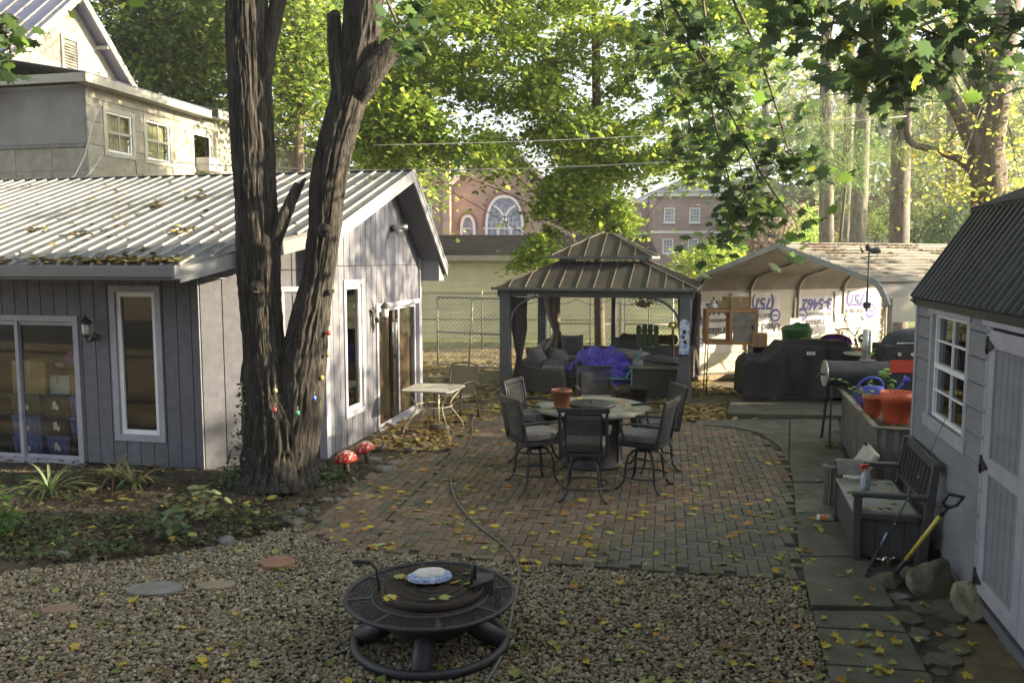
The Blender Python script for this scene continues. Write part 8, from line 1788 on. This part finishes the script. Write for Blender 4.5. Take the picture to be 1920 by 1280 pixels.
# ------------------------------------------------------------ low plants in the bed
def blades(loc, n, L_, w_, pal, label, seed, name='daylily', spread=1.0, cat='plant'):
    rs = random.Random(seed); t = thing(name, label, cat, loc, 0)
    for k in range(n):
        a = rs.uniform(0, 6.28); l = L_ * rs.uniform(.6, 1.15); up = rs.uniform(.35, 1.0); pts = []; 
        for i in range(9):
            s = i / 8; rr = l * s * (.35 + .65 * (1 - up) * spread + .3 * s); z = l * (s * (.6 + .5 * up) - s * s * (.55 + .35 * (1 - up))); pts.append(Vector((math.cos(a) * rr * .9, math.sin(a) * rr * .9, max(.01, z))))
        V = []; sd = Vector((-math.sin(a), math.cos(a), 0))
        for i, p in enumerate(pts): ww = w_ * (1 - (i / 8) ** 2.5) * .5 + .0008; V += [p - sd * ww + Vector((0, 0, ww * .5)), p, p + sd * ww + Vector((0, 0, ww * .5))]
        b = MB(); b.smooth = True; b.col = tuple(c * rs.uniform(.8, 1.2) for c in rs.choice(pal)); b.add(V, [f for i in range(8) for f in ((3*i, 3*i+1, 3*i+4, 3*i+3), (3*i+1, 3*i+2, 3*i+5, 3*i+4))]); b.build('leaf', m_plant, t)
    return t
PB = [(.12, .17, .06), (.16, .20, .09), (.22, .21, .10), (.09, .13, .05)]
blades(G(215, 905), 22, .60, .036, PB + [(.26, .18, .07)], 'strappy daylily beside the sliding door corner', 1); blades(G(252, 918), 26, .66, .038, PB + [(.28, .22, .08)], 'larger daylily with some browned blades below the tall window', 2)
blades(G(95, 928), 34, .62, .036, PB, 'arching daylily clump in front of the sliding door', 3, spread=1.4); blades(G(632, 905), 30, .28, .012, [(.05, .10, .02), (.08, .14, .03)], 'small grassy tuft between the trunk and the mushrooms', 4); 
blades(G(1560, 842), 40, .22, .012, [(.07, .12, .03), (.10, .16, .04)], 'weedy grass tuft beside the walk near the cooler lid', 5)
def bush(loc, n, sx, sz, ls, pal, label, name='shrub', T=LOVAL, stems=6, flat=.7, lift=.5):
    t = thing(name, label, 'plant', loc, 0); b = MB()
    for k in range(stems): a = rnd.uniform(0, 6.28); b.tube([(0, 0, 0), (sx * .3 * math.cos(a), sx * .3 * math.sin(a), sz * .5), (sx * .7 * math.cos(a), sx * .7 * math.sin(a), sz * .9)], [.006, .005, .002], 5)
    b.build('stem', m_twig, t); P = npr.normal(size=(n, 3)) * (sx * .5, sx * .5, sz * .3) + (0, 0, sz * lift); P[:, 2] = np.abs(P[:, 2]); Tt = T * np.array([1.4, 1, 1])
    if n <= 60:
        M = rotm(n, .5)
        for i in range(n):
            V = np.einsum('ij,kj->ki', M[i], Tt) * ls * rnd.uniform(.7, 1.3) + P[i]; raw('leaf', V, [tuple(range(len(T)))], m_plant, t, np.tile(np.array(rnd.choice(pal)) * rnd.uniform(.8, 1.2), (len(T), 1)))
    else: leafmesh('foliage', P, ls, pal, m_plant, T=Tt, tilt=.6, parent=t, kind='stuff')
    return t
bush(G(378, 975), 56, .22, .34, .13, [(.20, .25, .12), (.15, .20, .08), (.26, .28, .15)], 'pale drooping broad-leaved plant in the bed', 'hosta'); bush(G(322, 1012), 46, .17, .24, .11, [(.07, .12, .05), (.10, .15, .07)], 'darker leafy plant just left of and below the pale one', 'hosta')
bush(G(660, 862), 200, .18, .25, .035, [(.05, .09, .04)], 'feathery dark fern at the foot of the gable wall', 'fern', T=NT * np.array([3, 1, 1]))
bush(G(-8, 1020), 400, .28, .55, .06, [(.05, .11, .02), (.08, .15, .03)], 'bright green bush at the far left edge of the bed', 'shrub')
for (u, v, n, sx, lb) in ((300, 935, 0, .2, ''),): pass
# ivy at the trunk foot and climbing its left side
iv = thing('ivy', 'ivy climbing the left foot of the forked maple', 'ivy', G(450, 905), 0); oi = Vector(iv.location); P = []
for k in range(420):
    v = 905 - 190 * rnd.random() ** 1.7; w_ = 22 * (1 - (905 - v) / 220) + 5; P.append(PD(457 + rnd.gauss(0, w_ * .6) - 8 * (v > 850), v, YT - .22 + rnd.gauss(0, .06)) - oi)
leafmesh('leaves', np.array([tuple(p) for p in P]), .06, [(.03, .07, .03), (.05, .09, .04), (.12, .16, .10)], m_plant, T=LT5, tilt=.8, parent=iv, kind='stuff'); b = MB(); b.tube([p - oi for p in smooth([G(462, 905), PD(455, 850, YT - .3), PD(458, 780, YT - .3), PD(452, 715, YT - .3)], 2)], .008, 5); b.build('vine', m_twig, iv)
P = []
for k in range(8000):
    u, v = rnd.uniform(-60, 640), rnd.uniform(890, 1062)
    d = mn.noise(Vector((u * .012, v * .03, 4))) + (.45 if v > 985 - (u - 0) * .05 else 0) + (.25 if v < 915 else 0) + (.3 if 420 < u < 620 and v < 930 else 0)
    if d > .12 + .3 * rnd.random():
        g = G(u, v)
        if inside(bed_poly, np.array([g.x]), np.array([g.y]))[0]: P.append((g.x, g.y, .04 + rnd.random() * .07))
leafmesh('ground_cover', P, .055, [(.045, .08, .03), (.07, .11, .04), (.09, .13, .05), (.03, .055, .025), (.14, .15, .06)], m_plant, T=LT5, tilt=.55, kind='stuff', label='low ivy and weeds spreading over the garden bed', cat='ground cover')
P = []
for k in range(9000):
    g = G(rnd.uniform(-80, 800), rnd.uniform(850, 1066))
    if inside(bed_poly, np.array([g.x]), np.array([g.y]))[0]: P.append((g.x, g.y, .03 + rnd.random() * .05))
leafmesh('bed_mulch', P, .042, [(.035, .026, .018), (.06, .045, .03), (.10, .075, .045), (.022, .017, .012), (.14, .11, .06)], m_fall, T=LOVAL * np.array([1, 1.6, 1]), tilt=.6, jit=.7, kind='stuff', label='dark mulch crumbs and shredded leaves covering the garden bed', cat='mulch')
P = []
for k in range(1500):
    a = rnd.uniform(0, 6.28); d_ = abs(rnd.gauss(0, .22)); P.append((-2.8 + math.cos(a) * (.5 + d_), 9.95 + math.sin(a) * (.5 + d_), .03 + .16 * rnd.random() * max(0, 1 - d_ * 2)))
P = [p for p in P if p[1] > 9.5 and not (-2.7 < p[0] < -2.3 and p[1] < 9.9)]
leafmesh('trunk_ivy', P, .055, [(.03, .065, .03), (.05, .09, .035), (.13, .16, .09)], m_plant, T=LT5, tilt=.7, kind='stuff', label='ivy mat around the foot of the forked maple', cat='ivy')
# ------------------------------------------------------------ fallen leaves
FP = {'yellow': (.42, .33, .05), 'pale green': (.26, .29, .10), 'orange': (.34, .18, .05), 'brown': (.17, .11, .05), 'olive': (.14, .16, .04)}
fmsh = {}
for nm, c in FP.items():
    L_ = []
    for q in range(2):
        T2 = LMAPLE.copy(); T2[:, 2] = .9 * T2[:, 0] ** 2 * (1 if q else -.4) + .35 * np.abs(T2[:, 1]) ** 2 + .05 * npr.normal(size=len(T2)); me = bpy.data.meshes.new('fallen_leaf'); me.from_pydata([tuple(p) for p in T2], [], [tuple(range(len(T2)))]); me.materials.append(m_fall); a = me.color_attributes.new('Col', 'FLOAT_COLOR', 'POINT'); a.data.foreach_set('color', np.tile(np.array([*c, 1], np.float32), (len(T2), 1)).ravel()); L_.append(me)
    fmsh[nm] = L_
cand = []
def drop(n, poly, where, ymax=1e9, dens=None, zz=.03):
    A_ = np.array(poly); k = 0; tr_ = 0
    while k < n and tr_ < n * 60:
        tr_ += 1; u, v = rnd.uniform(A_[:, 0].min(), A_[:, 0].max()), rnd.uniform(A_[:, 1].min(), A_[:, 1].max())
        if not inside(A_, np.array([u]), np.array([v]))[0]: continue
        if dens and rnd.random() > dens(u, v): continue
        cand.append((G(u, v, zz), where)); k += 1
pat_px = [(590, 1000), (660, 1025), (1000, 1055), (1490, 1085), (1478, 885), (1420, 822), (1290, 795), (900, 776), (800, 822), (720, 862)]
cl_ = lambda u, v: .35 + max(0, mn.noise(Vector((u * .012, v * .02, 7)))) * 1.6
drop(430, pat_px, 'brick patio', dens=cl_, zz=.035); drop(150, [(0, 1090), (560, 1000), (700, 1045), (1500, 1095), (1550, 1280), (0, 1280)], 'gravel', zz=.035); drop(75, [(0, 910), (560, 910), (600, 960), (520, 995), (0, 1060)], 'garden bed soil', zz=.07)
drop(60, [(1490, 800), (1570, 800), (1620, 1050), (1740, 1280), (1560, 1280), (1490, 1050)], 'concrete walk', zz=.045); drop(14, [(1690, 1130), (1800, 1120), (1850, 1270), (1760, 1280)], 'dirt', zz=.03)
drop(60, [(780, 800), (860, 770), (900, 800), (820, 860), (740, 860)], 'cottage bed', zz=.04)
LM = {'gravel': [('the fire pit', (-.58, 5.93)), ('the grey stone', tuple(G(290, 1109))[:2]), ('the terracotta disc', tuple(G(521, 1062))[:2]), ('the near brick edge', tuple(G(1200, 1090))[:2]), ('the near slab', tuple(G(1540, 1180))[:2]), ('the left frame edge', tuple(G(40, 1180))[:2])],
      'brick patio': [('the nearest stool', (.83, 9.54)), ('the near left stool', (.27, 10.08)), ('the near right stool', (1.6, 9.97)), ('the hose bend', tuple(G(848, 915))[:2]), ('the mushrooms', tuple(G(690, 885))[:2]), ('the concrete walk', tuple(G(1480, 980))[:2]), ('the patio table', (-1.2, 13.1)), ('the gravel edge', tuple(G(1100, 1060))[:2]), ('the patio curve', tuple(G(1430, 835))[:2])],
      'garden bed soil': [('the forked maple', (-2.8, 9.98)), ('the pale hosta', tuple(G(378, 975))[:2]), ('the sliding door', tuple(G(90, 900))[:2]), ('the border stones', tuple(G(450, 1010))[:2])],
      'concrete walk': [('the storage bench', (3.05, 8.0)), ('the trough', (4.2, 9.7)), ('the near slab edge', tuple(G(1600, 1148))[:2]), ('the bottom frame edge', tuple(G(1640, 1270))[:2])]}
def leaflabel(nm, where, g, s):
    c = min(LM.get(where, [('the boulders', tuple(G(1750, 1118))[:2]), ('the gable door', tuple(G(720, 820))[:2])]), key=lambda c: (g.x - c[1][0]) ** 2 + (g.y - c[1][1]) ** 2); dx, dy = g.x - c[1][0], g.y - c[1][1]; d = math.hypot(dx, dy)
    a = 'right of' if dx > abs(dy) else 'left of' if -dx > abs(dy) else 'behind' if dy > 0 else 'in front of'
    q = 'just' if d < .4 else 'a step' if d < .8 else 'a pace' if d < 1.3 else 'well'
    return '%s %s leaf on %s, %s %s %s' % ('small' if s < .064 else 'mid-size' if s < .083 else 'large', nm, where, q, a, c[0].replace('the ', ''))
cand.sort(key=lambda c: c[0].y + rnd.uniform(-.4, .4)); big_, sm_ = cand[:300], cand[300:]
for g, where in big_:
    nm = rnd.choices(list(FP), [.34, .28, .05, .17, .16])[0]; me = rnd.choice(fmsh[nm]); o = bpy.data.objects.new('fallen_leaf', me); COL.objects.link(o); s = rnd.uniform(.048, .098) * (.9 if where == 'brick patio' else 1); o.scale = (s, s, s); o.location = g; o.rotation_euler = (rnd.gauss(0, .22), rnd.gauss(0, .22), rnd.uniform(0, 6.28)); props(o, leaflabel(nm, where, g, s), 'fallen leaf', 'fallen maple leaves on the ' + where)
leafmesh('leaf_litter_far', [tuple(g) for g, _ in sm_], .10, list(FP.values()), m_fall, T=LMAPLE, tilt=.2, kind='stuff', label='fallen leaves on the far part of the patio', cat='fallen leaves').name = 'leaf_scatter'
P = []
for k in range(9000):
    v = 655 + 135 * rnd.random() ** .8; u = rnd.uniform(790, 1420); g = G(u, v)
    if mn.noise(Vector((g.x * .7, g.y * .7, 3))) > -.25 + .25 * rnd.random(): P.append((g.x, g.y, .01 + rnd.random() * .03))
leafmesh('leaf_litter', P, .10, [(.38, .29, .09), (.26, .17, .07), (.30, .27, .09), (.17, .11, .05)], m_fall, T=LMAPLE, tilt=.35, kind='stuff', label='golden leaf litter covering the yard beyond the patio', cat='leaf litter')
P = [(lambda g: (g.x, g.y, .03 + rnd.random() * .03))(G(rnd.uniform(690, 850), rnd.uniform(790, 850))) for k in range(700)]
P = [p for p in P if inside(np.array(bed_poly), np.array([p[0]]), np.array([p[1]]))[0] or p[1] > 11.2]
leafmesh('dry_leaf_drift', P, .09, [(.34, .25, .10), (.24, .16, .08), (.16, .15, .06)], m_fall, T=LMAPLE, tilt=.5, kind='stuff', label='dry leaf drift at the foot of the gable door', cat='leaf litter')
P = []
for k in range(3200):
    g = G(rnd.uniform(-60, 1560), 1280 - 270 * rnd.random() ** 1.1)
    if inside(np.array(grav_poly), np.array([g.x]), np.array([g.y]))[0] and mn.noise(Vector((g.x * 1.1, g.y * 1.1, 6))) > -.35 + .5 * rnd.random(): P.append((g.x, g.y, .02 + rnd.random() * .012))
leafmesh('gravel_litter', P, .034, [(.16, .11, .05), (.22, .18, .07), (.10, .075, .04), (.20, .20, .08)], m_fall, T=LOVAL * np.array([1.2, 1, 1]), tilt=.4, jit=.7, kind='stuff', label='shredded brown leaf bits mixed into the gravel', cat='leaf litter')
# leaves on table, trough, stools seats and bench
P = [tuple(tc_ + Vector((r * math.cos(a), r * math.sin(a), .80))) for r, a in [(rnd.uniform(.35, .72), rnd.uniform(0, 6.28)) for _ in range(22)]] + [tuple(bl_(rnd.uniform(.05, .5), rnd.uniform(.1, 1.2), .475)) for _ in range(22)] + [tuple(tlc(rnd.uniform(.1, 1), rnd.uniform(.1, 2.7), .77)) for _ in range(26)] + [tuple(fc + Vector((rnd.uniform(-.3, .3), rnd.uniform(-.28, .3), .455))) for _ in range(10)] + [tuple(tp + Vector((rnd.uniform(-.3, .3), rnd.uniform(-.3, .3), .73))) for _ in range(4)] + [tuple(gl(rnd.uniform(-.1, 3.7), -.15 + rnd.random() * .25, 2.24)) for _ in range(26)]
leafmesh('furniture_leaves', P, .09, list(FP.values()), m_fall, T=LMAPLE, tilt=.3, kind='stuff', label='fallen leaves lying on the table, bench, trough and fire pit', cat='fallen leaves')
# ------------------------------------------------------------ thin air haze
mh = bpy.data.materials.new('thin air'); mh.use_nodes = True; N = mh.node_tree.nodes; N.remove(N['Principled BSDF']); pv = N.new('ShaderNodeVolumePrincipled'); pv.inputs['Color'].default_value = (.88, .92, 1, 1); pv.inputs['Density'].default_value = .0006; pv.inputs['Anisotropy'].default_value = .3
mh.node_tree.links.new(pv.outputs[0], N['Material Output'].inputs['Volume'])
b = MB(); b.span((-170, -70, -1.3), (170, 160, 34)); b.build('haze', mh, kind='stuff')
